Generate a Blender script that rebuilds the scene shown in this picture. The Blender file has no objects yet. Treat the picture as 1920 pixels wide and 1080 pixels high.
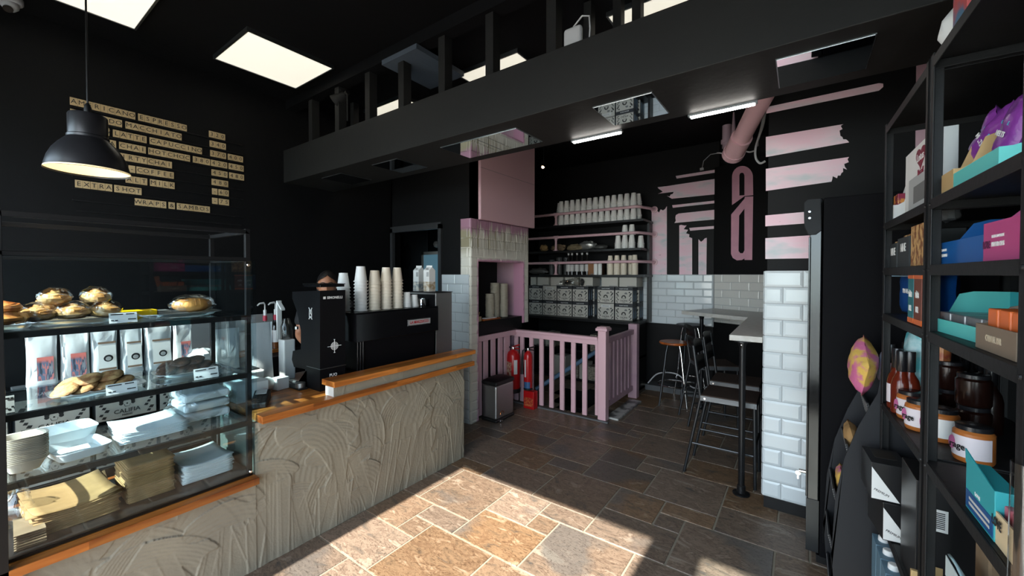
import bpy, bmesh, math, random
from mathutils import Vector, Matrix, noise
R = math.radians
SC = bpy.context.scene
COL = SC.collection
rnd = random.Random(7)

# ------------------------------------------------------------------ camera
F_PX, CAM_H, YAW, PITCH, SHIFT_PX = 755.0, 1.55, R(35.7), R(1.0), 12.0
cd = bpy.data.cameras.new('camera'); cam = bpy.data.objects.new('camera', cd); COL.objects.link(cam)
cam.location = (0, 0, CAM_H); cam.rotation_euler = (R(90) - PITCH, 0, YAW)
cd.sensor_width = 36; cd.lens = F_PX / 1920 * 36; cd.shift_y = -SHIFT_PX / 1920
cd.clip_start = .02; cd.clip_end = 200
SC.camera = cam
SC.view_settings.view_transform = 'Standard'; SC.view_settings.look = 'None'
SC.view_settings.gamma = 1; SC.view_settings.use_curve_mapping = False
SC.view_settings.exposure = 0.0
SC.cycles.use_denoising = True
SC.cycles.max_bounces = 8; SC.cycles.diffuse_bounces = 3; SC.cycles.glossy_bounces = 3
SC.cycles.transparent_max_bounces = 16; SC.cycles.sample_clamp_indirect = 4
SC.cycles.caustics_reflective = False; SC.cycles.caustics_refractive = False

# ------------------------------------------------------------------ sky, sun, daylight through the shopfront
w = bpy.data.worlds.new('sky'); SC.world = w; w.use_nodes = True
nt = w.node_tree; bg = nt.nodes['Background']
sky = nt.nodes.new('ShaderNodeTexSky'); sky.sky_type = 'HOSEK_WILKIE'
sky.sun_direction = (0.0, -0.766, 0.643); sky.turbidity = 3.0; sky.ground_albedo = .35
hs_ = nt.nodes.new('ShaderNodeHueSaturation'); hs_.inputs['Saturation'].default_value = .45
nt.links.new(sky.outputs[0], hs_.inputs['Color']); nt.links.new(hs_.outputs[0], bg.inputs[0]); bg.inputs[1].default_value = 31
sd = bpy.data.lights.new('sun', 'SUN'); sun = bpy.data.objects.new('sun', sd); COL.objects.link(sun)
sd.energy = 23.0; sd.angle = R(.7); sd.color = (1.0, .93, .82)
sun.rotation_euler = Vector((0, -math.cos(R(40)), math.sin(R(40)))).to_track_quat('Z', 'Y').to_euler()
SHOP_Y = -0.6
def portal(name, x0, x1, z0, z1):
    l = bpy.data.lights.new(name, 'AREA'); o = bpy.data.objects.new(name, l); COL.objects.link(o)
    l.shape = 'RECTANGLE'; l.size = x1 - x0; l.size_y = z1 - z0; l.cycles.is_portal = True
    o.location = ((x0 + x1) / 2, SHOP_Y - .03, (z0 + z1) / 2); o.rotation_euler = (R(90), 0, 0)
portal('daylight_portal_west', -3.9, -2.34, .1, 2.575)
portal('daylight_portal_door', -2.19, -.70, .0, 2.575)
portal('daylight_portal_east', -.42, .95, .3, 2.575)

# ------------------------------------------------------------------ measuring: pixel of the 1920x1080 photo -> point on a plane of the room
_fw = Vector((-math.sin(YAW) * math.cos(PITCH), math.cos(YAW) * math.cos(PITCH), -math.sin(PITCH)))
_rt = Vector((math.cos(YAW), math.sin(YAW), 0)); _up = _rt.cross(_fw)
def ray(px, py): return _fw + _rt * ((px - 960) / F_PX) + _up * ((540 - SHIFT_PX - py) / F_PX)
CO = Vector((0, 0, CAM_H))
def onX(px, py, x): r = ray(px, py); return CO + r * (x / r.x)
def onY(px, py, y): r = ray(px, py); return CO + r * (y / r.y)
def onZ(px, py, z): r = ray(px, py); return CO + r * ((z - CAM_H) / r.z)
def onP(px, py, p, n): r = ray(px, py); n = Vector(n); return CO + r * ((Vector(p) - CO).dot(n) / r.dot(n))

# ------------------------------------------------------------------ mesh helpers
class MB:
    def __init__(s): s.v = []; s.f = []; s.m = []
    def add(s, vs, fs, mi=0):
        b = len(s.v); s.v += [Vector(v) for v in vs]; s.f += [tuple(i + b for i in f) for f in fs]; s.m += [mi] * len(fs); return s
    def box(s, x0, x1, y0, y1, z0, z1, mi=0):
        return s.add([(x0,y0,z0),(x1,y0,z0),(x1,y1,z0),(x0,y1,z0),(x0,y0,z1),(x1,y0,z1),(x1,y1,z1),(x0,y1,z1)],
                     [(0,3,2,1),(4,5,6,7),(0,1,5,4),(1,2,6,5),(2,3,7,6),(3,0,4,7)], mi)
    def bc(s, c, d, rz=0, mi=0, M=None):
        M = M or Matrix.Rotation(rz, 3, 'Z'); c = Vector(c); h = Vector(d) / 2; b = len(s.v)
        P = [c + M @ Vector((sx*h.x, sy*h.y, sz*h.z)) for sz in (-1,1) for sx, sy in ((-1,-1),(1,-1),(1,1),(-1,1))]
        return s.add(P, [(0,3,2,1),(4,5,6,7),(0,1,5,4),(1,2,6,5),(2,3,7,6),(3,0,4,7)], mi)
    def tube(s, pts, r, n=10, mi=0, caps=True, closed=False):
        pts = [Vector(p) for p in pts]; N = len(pts); rr = r if isinstance(r, (list, tuple)) else [r] * N
        rings = []; ref = None
        for i, p in enumerate(pts):
            if closed: t = (pts[(i+1) % N] - pts[i-1])
            else: t = pts[min(i+1, N-1)] - pts[max(i-1, 0)]
            t.normalize()
            if ref is None: ref = t.cross(Vector((0,0,1)) if abs(t.z) < .9 else Vector((1,0,0))).normalized()
            ref = (ref - t * ref.dot(t)).normalized(); u = t.cross(ref)
            rings.append([p + (ref * math.cos(a) + u * math.sin(a)) * rr[i] for a in (2*math.pi*k/n for k in range(n))])
        vs = [q for ring in rings for q in ring]; fs = []
        for i in range(N if closed else N - 1):
            j = (i + 1) % N
            for k in range(n): fs.append((i*n+k, i*n+(k+1) % n, j*n+(k+1) % n, j*n+k))
        if caps and not closed: fs.append(tuple(range(n))[::-1]); fs.append(tuple((N-1)*n + k for k in range(n)))
        return s.add(vs, fs, mi)
    def lathe(s, prof, c=(0,0,0), n=24, mi=0, sx=1, sy=1):
        c = Vector(c); vs = []; fs = []; N = len(prof)
        for r, z in prof:
            for k in range(n):
                a = 2*math.pi*k/n; vs.append(c + Vector((r*math.cos(a)*sx, r*math.sin(a)*sy, z)))
        for i in range(N-1):
            for k in range(n): fs.append((i*n+k, i*n+(k+1) % n, (i+1)*n+(k+1) % n, (i+1)*n+k))
        if prof[0][0] > 1e-5: fs.append(tuple(range(n))[::-1])
        if prof[-1][0] > 1e-5: fs.append(tuple((N-1)*n+k for k in range(n)))
        return s.add(vs, fs, mi)
    def prism(s, poly, off, mi=0):
        poly = [Vector(p) for p in poly]; n = len(poly); off = Vector(off)
        return s.add(poly + [p + off for p in poly], [tuple(range(n))[::-1], tuple(range(n, 2*n))] + [(k, (k+1) % n, (k+1) % n + n, k+n) for k in range(n)], mi)
    def blob(s, c, d, seed=0, amp=.15, fr=3.0, n=14, mi=0, flat=None, rz=0):
        c = Vector(c); vs = []; fs = []; m = n // 2 + 2; q = Matrix.Rotation(rz, 3, 'Z')
        for i in range(m+1):
            th = math.pi * i / m
            for k in range(n):
                a = 2*math.pi*k/n; p = Vector((math.sin(th)*math.cos(a), math.sin(th)*math.sin(a), math.cos(th)))
                g = 1 + amp * noise.noise(p * fr + Vector((seed*7.3, seed*1.7, 0)))*2
                o = Vector((p.x*d[0]/2, p.y*d[1]/2, p.z*d[2]/2)) * g
                if flat is not None: o.z = max(o.z, -flat*d[2]/2)
                vs.append(c + q @ o)
        for i in range(m):
            for k in range(n): fs.append((i*n+k, (i+1)*n+k, (i+1)*n+(k+1) % n, i*n+(k+1) % n))
        return s.add(vs, fs, mi)
    def grid(s, P, mi=0):
        r, c = len(P), len(P[0]); return s.add([q for row in P for q in row], [(i*c+j, i*c+j+1, (i+1)*c+j+1, (i+1)*c+j) for i in range(r-1) for j in range(c-1)], mi)
    def xf(s, M):
        s.v = [M @ v for v in s.v]; return s
    def build(s, name, mat, parent=None, smooth=False, bevel=0, seg=2, sub=0, solid=0, fixn=True):
        me = bpy.data.meshes.new(name)
        if parent is not None:
            Mi = rootmat(parent).inverted(); vs = [Mi @ v for v in s.v]
        else: vs = s.v
        me.from_pydata([tuple(v) for v in vs], [], s.f)
        for m in (mat if isinstance(mat, (list, tuple)) else [mat]): me.materials.append(m)
        me.polygons.foreach_set('material_index', s.m)
        if fixn:
            b = bmesh.new(); b.from_mesh(me); bmesh.ops.remove_doubles(b, verts=b.verts, dist=1e-6)
            bmesh.ops.recalc_face_normals(b, faces=b.faces); b.to_mesh(me); b.free()
        if smooth: me.shade_smooth(); me.set_sharp_from_angle(angle=R(38))
        me.update(); o = bpy.data.objects.new(name, me); COL.objects.link(o)
        if parent is not None: o.parent = parent
        if bevel:
            k = o.modifiers.new('bevel', 'BEVEL'); k.width = bevel; k.segments = seg; k.limit_method = 'ANGLE'; k.angle_limit = R(40)
        if solid:
            k = o.modifiers.new('solid', 'SOLIDIFY'); k.thickness = solid; k.offset = 0
        if sub:
            k = o.modifiers.new('sub', 'SUBSURF'); k.levels = sub; k.render_levels = sub
        return o
def rootmat(o):
    while o.parent is not None: o = o.parent
    return Matrix.Translation(o.location) @ o.rotation_euler.to_matrix().to_4x4()
def tag(o, label=None, cat=None, group=None, kind=None):
    if label: o['label'] = label
    if cat: o['category'] = cat
    if group: o['group'] = group
    if kind: o['kind'] = kind
    return o
def thing(name, label, cat, loc=(0,0,0), rz=0, group=None):
    o = bpy.data.objects.new(name, None); COL.objects.link(o); o.location = loc; o.rotation_euler = (0, 0, rz)
    o.empty_display_size = .05
    return tag(o, label, cat, group)
def struct(o): o['kind'] = 'structure'; return o
def dup(root, loc, rz=None, label=None, group=None, tilt=None):
    r = root.copy(); COL.objects.link(r); r.location = loc
    if rz is not None: r.rotation_euler = (tilt[0] if tilt else 0, tilt[1] if tilt else 0, rz)
    if label: r['label'] = label
    if group: r['group'] = group
    for ch in KIDS(root):
        c = ch.copy(); COL.objects.link(c); c.parent = r
        for g in KIDS(ch):
            d = g.copy(); COL.objects.link(d); d.parent = c
    return r
_kids = {}
def KIDS(o):
    if o.name not in _kids: _kids[o.name] = [c for c in bpy.data.objects if c.parent == o]
    return _kids[o.name]
def text(s, size, mat, parent, origin, right, up, name='lettering', depth=.001, align='CENTER', sx=1.0, bold=0.0, label=None):
    """letters as real thin solids lying on a surface; origin = middle of the line, right / up = directions in the room"""
    cu = bpy.data.curves.new('t', 'FONT'); cu.body = s; cu.size = size; cu.extrude = depth / 2; cu.align_x = align; cu.align_y = 'CENTER'; cu.offset = bold * size
    cu.resolution_u = 2
    to = bpy.data.objects.new('t', cu); COL.objects.link(to)
    me = bpy.data.meshes.new_from_object(to, depsgraph=bpy.context.evaluated_depsgraph_get())
    bpy.data.objects.remove(to); bpy.data.curves.remove(cu)
    r = Vector(right).normalized(); u = Vector(up); u = (u - r * u.dot(r)).normalized(); n = r.cross(u)
    M = Matrix((( r.x*sx, u.x, n.x, origin[0]), (r.y*sx, u.y, n.y, origin[1]), (r.z*sx, u.z, n.z, origin[2]), (0,0,0,1)))
    if parent is not None: M = rootmat(parent).inverted() @ M
    me.transform(M); me.materials.clear(); me.materials.append(mat); me.name = name
    o = bpy.data.objects.new(name, me); COL.objects.link(o)
    if parent is not None: o.parent = parent
    if label: o['label'] = label
    return o

# ------------------------------------------------------------------ materials
def lin(c):
    if isinstance(c, str):
        c = c.lstrip('#'); c = [int(c[i:i+2], 16) / 255 for i in (0, 2, 4)]
        c = [x / 12.92 if x <= .04045 else ((x + .055) / 1.055) ** 2.4 for x in c]
    return (*c[:3], 1)
def mat(name, c, rough=.5, metal=0, bump=None, var=None, emit=None, spec=None, coat=0, sheen=0, aniso=None):
    """bump=(scale, strength); var=(colour2, scale, contrast) mottles the base colour"""
    m = bpy.data.materials.new(name); m.use_nodes = True; t = m.node_tree; p = t.nodes['Principled BSDF']
    p.inputs['Base Color'].default_value = lin(c); p.inputs['Roughness'].default_value = rough; p.inputs['Metallic'].default_value = metal
    if spec is not None: p.inputs['Specular IOR Level'].default_value = spec
    if coat: p.inputs['Coat Weight'].default_value = coat; p.inputs['Coat Roughness'].default_value = .05
    tc = t.nodes.new('ShaderNodeTexCoord')
    if var:
        n = t.nodes.new('ShaderNodeTexNoise'); n.inputs['Scale'].default_value = var[1]; n.inputs['Detail'].default_value = 5
        cr = t.nodes.new('ShaderNodeValToRGB'); k = var[2] if len(var) > 2 else .2
        cr.color_ramp.elements[0].position = .5 - k; cr.color_ramp.elements[1].position = .5 + k
        cr.color_ramp.elements[0].color = lin(c); cr.color_ramp.elements[1].color = lin(var[0])
        t.links.new(tc.outputs['Object'], n.inputs['Vector']); t.links.new(n.outputs['Fac'], cr.inputs['Fac']); t.links.new(cr.outputs['Color'], p.inputs['Base Color'])
    if bump:
        n = t.nodes.new('ShaderNodeTexNoise'); n.inputs['Scale'].default_value = bump[0]; n.inputs['Detail'].default_value = 4
        b = t.nodes.new('ShaderNodeBump'); b.inputs['Strength'].default_value = bump[1]; b.inputs['Distance'].default_value = .01
        t.links.new(tc.outputs['Object'], n.inputs['Vector']); t.links.new(n.outputs['Fac'], b.inputs['Height']); t.links.new(b.outputs['Normal'], p.inputs['Normal'])
    if emit:
        p.inputs['Emission Color'].default_value = lin(emit[0]); p.inputs['Emission Strength'].default_value = emit[1]
    return m
def glass(name, tint=(.88, .94, .96), refl=.035, rough=.0):
    m = bpy.data.materials.new(name); m.use_nodes = True; t = m.node_tree; t.nodes.clear()
    o = t.nodes.new('ShaderNodeOutputMaterial'); a = t.nodes.new('ShaderNodeBsdfTransparent'); g = t.nodes.new('ShaderNodeBsdfGlossy')
    a.inputs['Color'].default_value = (*tint, 1); g.inputs['Roughness'].default_value = rough
    mx = t.nodes.new('ShaderNodeMixShader'); lw = t.nodes.new('ShaderNodeLayerWeight'); pw = t.nodes.new('ShaderNodeMath'); pw.operation = 'POWER'; pw.inputs[1].default_value = 5
    ma = t.nodes.new('ShaderNodeMath'); ma.operation = 'MULTIPLY_ADD'; ma.inputs[1].default_value = 1 - refl; ma.inputs[2].default_value = refl; ma.use_clamp = True
    t.links.new(lw.outputs['Facing'], pw.inputs[0]); t.links.new(pw.outputs[0], ma.inputs[0]); t.links.new(ma.outputs[0], mx.inputs[0]); t.links.new(a.outputs[0], mx.inputs[1]); t.links.new(g.outputs[0], mx.inputs[2]); t.links.new(mx.outputs[0], o.inputs[0])
    return m
def wood(name, c1, c2, rough=.35, axis='Y', scale=1.0):
    m = bpy.data.materials.new(name); m.use_nodes = True; t = m.node_tree; p = t.nodes['Principled BSDF']; L = t.links.new
    tc = t.nodes.new('ShaderNodeTexCoord'); mp = t.nodes.new('ShaderNodeMapping')
    mp.inputs['Scale'].default_value = {'Y': (14, 1.2, 14), 'X': (1.2, 14, 14), 'Z': (14, 14, 1.2)}[axis]
    n = t.nodes.new('ShaderNodeTexNoise'); n.inputs['Scale'].default_value = 1.6 * scale; n.inputs['Detail'].default_value = 7; n.inputs['Distortion'].default_value = .6
    cr = t.nodes.new('ShaderNodeValToRGB'); cr.color_ramp.elements[0].position = .32; cr.color_ramp.elements[1].position = .68
    cr.color_ramp.elements[0].color = lin(c1); cr.color_ramp.elements[1].color = lin(c2)
    # glued staves: a tint per stave
    mp2 = t.nodes.new('ShaderNodeMapping'); mp2.inputs['Scale'].default_value = {'Y': (24, 1.7, 24), 'X': (1.7, 24, 24), 'Z': (24, 24, 1.7)}[axis]
    wn = t.nodes.new('ShaderNodeTexWhiteNoise'); fl = t.nodes.new('ShaderNodeVectorMath'); fl.operation = 'FLOOR'
    hs = t.nodes.new('ShaderNodeHueSaturation'); mr = t.nodes.new('ShaderNodeMapRange'); mr.inputs[3].default_value = .6; mr.inputs[4].default_value = 1.35
    L(tc.outputs['Object'], mp.inputs['Vector']); L(mp.outputs[0], n.inputs['Vector']); L(n.outputs['Fac'], cr.inputs[0])
    L(tc.outputs['Object'], mp2.inputs['Vector']); L(mp2.outputs[0], fl.inputs[0]); L(fl.outputs[0], wn.inputs['Vector']); L(wn.outputs['Value'], mr.inputs[0]); L(mr.outputs[0], hs.inputs['Value'])
    L(cr.outputs[0], hs.inputs['Color']); L(hs.outputs[0], p.inputs['Base Color']); p.inputs['Roughness'].default_value = rough
    b = t.nodes.new('ShaderNodeBump'); b.inputs['Strength'].default_value = .08; L(n.outputs['Fac'], b.inputs['Height']); L(b.outputs[0], p.inputs['Normal'])
    return m

BLK = mat('black_wall_paint', (.0028,.0028,.0032), .6, bump=(9, .25), spec=.2)
CEIL = mat('black_ceiling_paint', (.003,.003,.0035), .6, bump=(5, .2), spec=.15)
BEAMM = mat('charcoal_beam_paint', (.011,.011,.011), .6, bump=(20, .15), var=((.016,.016,.0155), 2.0, .3), spec=.2)
BMET = mat('black_metal', (.007,.007,.0075), .4, spec=.35)
RACKM = mat('black_rack_steel', (.0085,.0085,.009), .5, bump=(60, .08), spec=.3)
GLOSSB = mat('gloss_black', (.006,.006,.007), .12)
SATB = mat('satin_black', (.004,.004,.005), .45, spec=.2)
PLB = mat('black_plastic', (.012,.012,.012), .42)
WHITE = mat('white', (.78,.78,.76), .45)
WHT_T = mat('white_glazed_tile', (.62,.67,.69), .10, bump=(7, .10))
IVORY = mat('ivory_glazed_tile', (.66,.65,.61), .22, bump=(9, .12))
GROUTW = mat('pale_grout', (.42,.44,.45), .8)
PINK = mat('pink_paint', '#D6AEB6', .42, bump=(30, .08))
PINKD = mat('pink_worn_paint', '#C8A4AC', .45, bump=(30, .1), var=('#A98798', 4, .3))
CHROME = mat('chrome', (.78,.78,.78), .12, 1)
STEEL = mat('brushed_steel', (.50,.50,.49), .42, 1, bump=(3, .05))
SILV = mat('silver_tray', (.62,.64,.66), .28, 1)
ALU = mat('grey_frame_metal', (.30,.32,.33), .35, 1)
MIRR = mat('mirror', (.85,.87,.88), .015, 1)
GLASS = glass('case_glass'); GLASSP = glass('clear_plastic_film', (.93,.95,.96), .06, .12)
BOTG = glass('bottle_glass', (.82,.80,.78), .06)
WOODO = wood('oiled_counter_wood', '#7A3E14', '#C07A38')
WOODX = wood('oiled_wood_crosswise', '#7A3E14', '#C07A38', axis='X')
SEATW = wood('round_seat_wood', '#8A4317', '#B8622A', axis='X')
KRAFT = mat('kraft_paper', '#A98556', .8, var=('#8C6B42', 14, .3), bump=(30, .1))
KRAFTD = mat('grey_kraft_board', '#8A7358', .85, var=('#6F5B44', 14, .3))
PAPER = mat('white_paper', (.72,.72,.70), .7, bump=(18, .12))
CUPW = mat('paper_cup_white', (.80,.79,.76), .5)
CUPC = mat('paper_cup_cream', (.76,.68,.55), .55)
INK = mat('black_print', (.015,.015,.015), .6)
INKG = mat('grey_print', (.16,.16,.16), .6)
REDP = mat('red_enamel', '#B01A1C', .25)
REDK = mat('red_print', '#C02A2A', .5)
FRIDGEM = mat('matt_black_fridge', (.004,.004,.005), .6, spec=.06)
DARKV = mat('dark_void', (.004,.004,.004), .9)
# ================================================================== THE ROOM
CZ = 3.225          # ceiling height
WX = -4.05          # menu wall
# --- slate-look ceramic floor in the five-size repeating pattern (module 158 mm)
MOD, FX0, FY0 = .158, -1.842, 2.197
def floor_mat():
    m = bpy.data.materials.new('slate_tile'); m.use_nodes = True; t = m.node_tree; p = t.nodes['Principled BSDF']; L = t.links.new
    tc = t.nodes.new('ShaderNodeTexCoord'); at = t.nodes.new('ShaderNodeAttribute'); at.attribute_name = 'tile'; at.attribute_type = 'GEOMETRY'
    off = t.nodes.new('ShaderNodeVectorMath'); off.operation = 'MULTIPLY_ADD'; off.inputs[1].default_value = (30, 30, 30)
    L(at.outputs['Color'], off.inputs[0]); L(tc.outputs['Object'], off.inputs[2])
    mp = t.nodes.new('ShaderNodeMapping'); mp.inputs['Scale'].default_value = (1, 2.4, 1); mp.inputs['Rotation'].default_value = (0, 0, .5); L(off.outputs[0], mp.inputs[0])
    n1 = t.nodes.new('ShaderNodeTexNoise'); n1.inputs['Scale'].default_value = 6.5; n1.inputs['Detail'].default_value = 8; n1.inputs['Roughness'].default_value = .62; n1.inputs['Distortion'].default_value = .8
    L(mp.outputs[0], n1.inputs[0])
    cr = t.nodes.new('ShaderNodeValToRGB'); e = cr.color_ramp.elements
    e[0].position = .28; e[0].color = lin('#6A6560'); e[1].position = .40; e[1].color = lin('#957553')
    for pos, c in ((.48, '#B08A62'), (.54, '#8E6A48'), (.60, '#B8926A'), (.68, '#C8B698'), (.76, '#A88864'), (.85, '#8A7258')): k = e.new(pos); k.color = lin(c)
    L(n1.outputs['Fac'], cr.inputs[0])
    # slate-grey patches
    n2 = t.nodes.new('ShaderNodeTexNoise'); n2.inputs['Scale'].default_value = 1.5; n2.inputs['Detail'].default_value = 4; L(off.outputs[0], n2.inputs[0])
    r2 = t.nodes.new('ShaderNodeValToRGB'); r2.color_ramp.elements[0].position = .56; r2.color_ramp.elements[1].position = .62; L(n2.outputs['Fac'], r2.inputs[0])
    mx = t.nodes.new('ShaderNodeMix'); mx.data_type = 'RGBA'; L(r2.outputs[0], mx.inputs[0]); L(cr.outputs[0], mx.inputs[6]); mx.inputs[7].default_value = lin('#807A74')
    mfac = t.nodes.new('ShaderNodeMath'); mfac.operation = 'MULTIPLY'; mfac.inputs[1].default_value = .75; L(r2.outputs[0], mfac.inputs[0]); L(mfac.outputs[0], mx.inputs[0])
    # fine veins
    n3 = t.nodes.new('ShaderNodeTexNoise'); n3.inputs['Scale'].default_value = 26; n3.inputs['Detail'].default_value = 6; n3.inputs['Distortion'].default_value = 2.5; L(mp.outputs[0], n3.inputs[0])
    r3 = t.nodes.new('ShaderNodeValToRGB'); r3.color_ramp.elements[0].position = .36; r3.color_ramp.elements[0].color = (.55,.52,.50,1); r3.color_ramp.elements[1].position = .47; r3.color_ramp.elements[1].color = (1,1,1,1); L(n3.outputs['Fac'], r3.inputs[0])
    mu = t.nodes.new('ShaderNodeMix'); mu.data_type = 'RGBA'; mu.blend_type = 'MULTIPLY'; mu.inputs[0].default_value = 1; L(mx.outputs[2], mu.inputs[6]); L(r3.outputs[0], mu.inputs[7])
    hs = t.nodes.new('ShaderNodeHueSaturation'); sp = t.nodes.new('ShaderNodeSeparateColor'); L(at.outputs['Color'], sp.inputs[0])
    mr = t.nodes.new('ShaderNodeMapRange'); mr.inputs[3].default_value = .42; mr.inputs[4].default_value = .58; L(sp.outputs[2], mr.inputs[0]); L(mr.outputs[0], hs.inputs['Value']); L(mu.outputs[2], hs.inputs['Color'])
    ms = t.nodes.new('ShaderNodeMapRange'); ms.inputs[3].default_value = .6; ms.inputs[4].default_value = .95; L(sp.outputs[0], ms.inputs[0]); L(ms.outputs[0], hs.inputs['Saturation'])
    L(hs.outputs[0], p.inputs['Base Color']); p.inputs['Roughness'].default_value = .42; p.inputs['Specular IOR Level'].default_value = .4
    b = t.nodes.new('ShaderNodeBump'); b.inputs['Strength'].default_value = .35; b.inputs['Distance'].default_value = .006; L(n1.outputs['Fac'], b.inputs['Height']); L(b.outputs[0], p.inputs['Normal'])
    return m
FLOORM = floor_mat(); GROUT = mat('floor_grout', '#857E70', .9, bump=(80, .2))
def build_floor(x0, x1, y0, y1):
    bm = bmesh.new(); cl = bm.loops.layers.color.new('tile'); g = .0045; r = random.Random(3)
    unit = ((0,0,3,3), (1,3,4,5), (3,1,5,3), (-1,2,0,3), (5,2,7,3))
    for a in range(-14, 15):
        for b in range(-14, 15):
            for (i0, j0, i1, j1) in unit:
                I, J = -2 + 4*a + 2*b, -2 + 3*a - 4*b
                X0, X1 = FX0 + (I+i0)*MOD, FX0 + (I+i1)*MOD; Y0, Y1 = FY0 + (J+j0)*MOD, FY0 + (J+j1)*MOD
                X0, X1, Y0, Y1 = max(X0, x0), min(X1, x1), max(Y0, y0), min(Y1, y1)
                if X1 - X0 < .02 or Y1 - Y0 < .02: continue
                if X0 > -2.86 and X1 < -1.76 and Y0 > 4.06 and Y1 < 5.3: continue   # the stair opening
                c = (r.random(), r.random(), r.random(), 1)
                lo = [bm.verts.new((x, y, -.004)) for x, y in ((X0+g,Y0+g),(X1-g,Y0+g),(X1-g,Y1-g),(X0+g,Y1-g))]
                h = g + .003; hi = [bm.verts.new((x, y, 0)) for x, y in ((X0+h,Y0+h),(X1-h,Y0+h),(X1-h,Y1-h),(X0+h,Y1-h))]
                fs = [bm.faces.new(hi)] + [bm.faces.new((lo[k], lo[(k+1) % 4], hi[(k+1) % 4], hi[k])) for k in range(4)]
                for f in fs:
                    f.material_index = 0
                    for l in f.loops: l[cl] = c
    for q in (((x0,y0),(x1,4.04)), ((x0,4.04),(-2.86,y1)), ((-1.74,4.04),(x1,y1)), ((-2.86,5.3),(-1.74,y1))):
        (a, b), (c, d) = q; f = bm.faces.new([bm.verts.new(p) for p in ((a,b,-.0035),(c,b,-.0035),(c,d,-.0035),(a,d,-.0035))]); f.material_index = 1
    me = bpy.data.meshes.new('floor'); bm.to_mesh(me); bm.free(); me.materials.append(FLOORM); me.materials.append(GROUT)
    o = bpy.data.objects.new('floor', me); COL.objects.link(o); return struct(o)
build_floor(-4.1, 1.0, SHOP_Y, 5.65)

def B(name, m, *boxes, parent=None, bevel=0, kind=None, seg=2):
    b = MB()
    for q in boxes: b.box(*q)
    o = b.build(name, m, parent, bevel=bevel, seg=seg)
    if kind: o['kind'] = kind
    return o
S = 'structure'
B('ceiling', CEIL, (-6.3, 1.2, SHOP_Y-.1, 6.2, CZ, CZ+.1), kind=S)
B('wall_left', BLK, (WX-.12, WX, SHOP_Y-.1, 3.12, 0, CZ), kind=S)
B('wall_right', BLK, (.92, 1.04, SHOP_Y-.1, 3.27, 0, CZ), kind=S)
# wall between service area and the back room, with the doorway
dX0, dX1 = -4.05, -3.17
B('wall_service', BLK, (dX0-.1, dX0+.02, 3.12, 3.24, 0, CZ), (dX1, -2.78, 3.12, 3.24, 1.55, CZ), (dX1, -2.78, 3.12, 3.24, 0, .1), (dX0, dX1, 3.12, 3.24, 2.10, CZ), (dX1, -2.78, 3.128, 3.24, .1, 1.55), kind=S)
DF = mat('dark_grey_door_frame', (.03,.031,.033), .4)
B('door_1', DF, (dX0+.02, dX0+.06, 3.09, 3.13, 0, 2.10), (dX1-.045, dX1, 3.09, 3.13, 0, 2.10), (dX0+.02, dX1, 3.09, 3.13, 2.05, 2.12), kind=S)
B('wall_back_room', mat('back_room_paint', (.02,.022,.026), .6), (-6.2, -3.6, 5.0, 5.1, 0, CZ), (-6.3, -6.2, 3.12, 5.1, 0, CZ), (-6.2, -4.15, 3.12, 3.24, 0, CZ), (-6.2, -3.5, 3.24, 5.1, -.1, -.004), kind=S)

# tiles laid on a wall: o = lower left corner, u = along, tile = (w, h); skips tiles in `holes` (u0,u1,v0,v1)
def tiles(mb, o, u, W, H, tw, th, n, holes=(), t=.007, bev=.012, g=.0025, off=0, mi=0, v=(0,0,1)):
    o, u, n, v = Vector(o), Vector(u).normalized(), Vector(n).normalized(), Vector(v)
    rows = int(math.ceil(H / th - .01))
    for j in range(rows):
        z1 = H - j*th; z0 = max(0, z1 - th)
        a = -(tw/2 if (j + off) % 2 else 0)
        while a < W - .004:
            s0, s1 = max(0, a), min(W, a + tw); a += tw
            cells = [(s0, s1, z0, z1)]
            for h in holes:
                nc = []
                for (p0, p1, q0, q1) in cells:
                    if p1 <= h[0] or p0 >= h[1] or q1 <= h[2] or q0 >= h[3]: nc.append((p0,p1,q0,q1)); continue
                    if p0 < h[0]: nc.append((p0, h[0], q0, q1))
                    if p1 > h[1]: nc.append((h[1], p1, q0, q1))
                    c0, c1 = max(p0, h[0]), min(p1, h[1])
                    if q0 < h[2]: nc.append((c0, c1, q0, h[2]))
                    if q1 > h[3]: nc.append((c0, c1, h[3], q1))
                cells = nc
            for (p0, p1, q0, q1) in cells:
                if p1 - p0 < .012 or q1 - q0 < .012: continue
                bb = min(bev, (p1-p0)/3, (q1-q0)/3)
                P = lambda s, z, k: o + u*s + v*z + n*k
                vs = [P(p0+g,q0+g,0),P(p1-g,q0+g,0),P(p1-g,q1-g,0),P(p0+g,q1-g,0),
                      P(p0+g,q0+g,t*.45),P(p1-g,q0+g,t*.45),P(p1-g,q1-g,t*.45),P(p0+g,q1-g,t*.45),
                      P(p0+bb,q0+bb,t),P(p1-bb,q0+bb,t),P(p1-bb,q1-bb,t),P(p0+bb,q1-bb,t)]
                fs = [(8,9,10,11)] + [(k, (k+1) % 4, (k+1) % 4 + 4, k+4) for k in range(4)] + [(k+4, (k+1) % 4 + 4, (k+1) % 4 + 8, k+8) for k in range(4)]
                mb.add(vs, fs, mi)
# white tiles beside the doorway
ws = MB(); ws.box(dX1, -2.775, 3.105, 3.12, .0, 1.55, 1); tiles(ws, (dX1, 3.105, 0), (1,0,0), .395, 1.55, .20, .10, (0,-1,0)); ws.build('wall_service_tiles', [WHT_T, GROUTW])['kind'] = S
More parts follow.
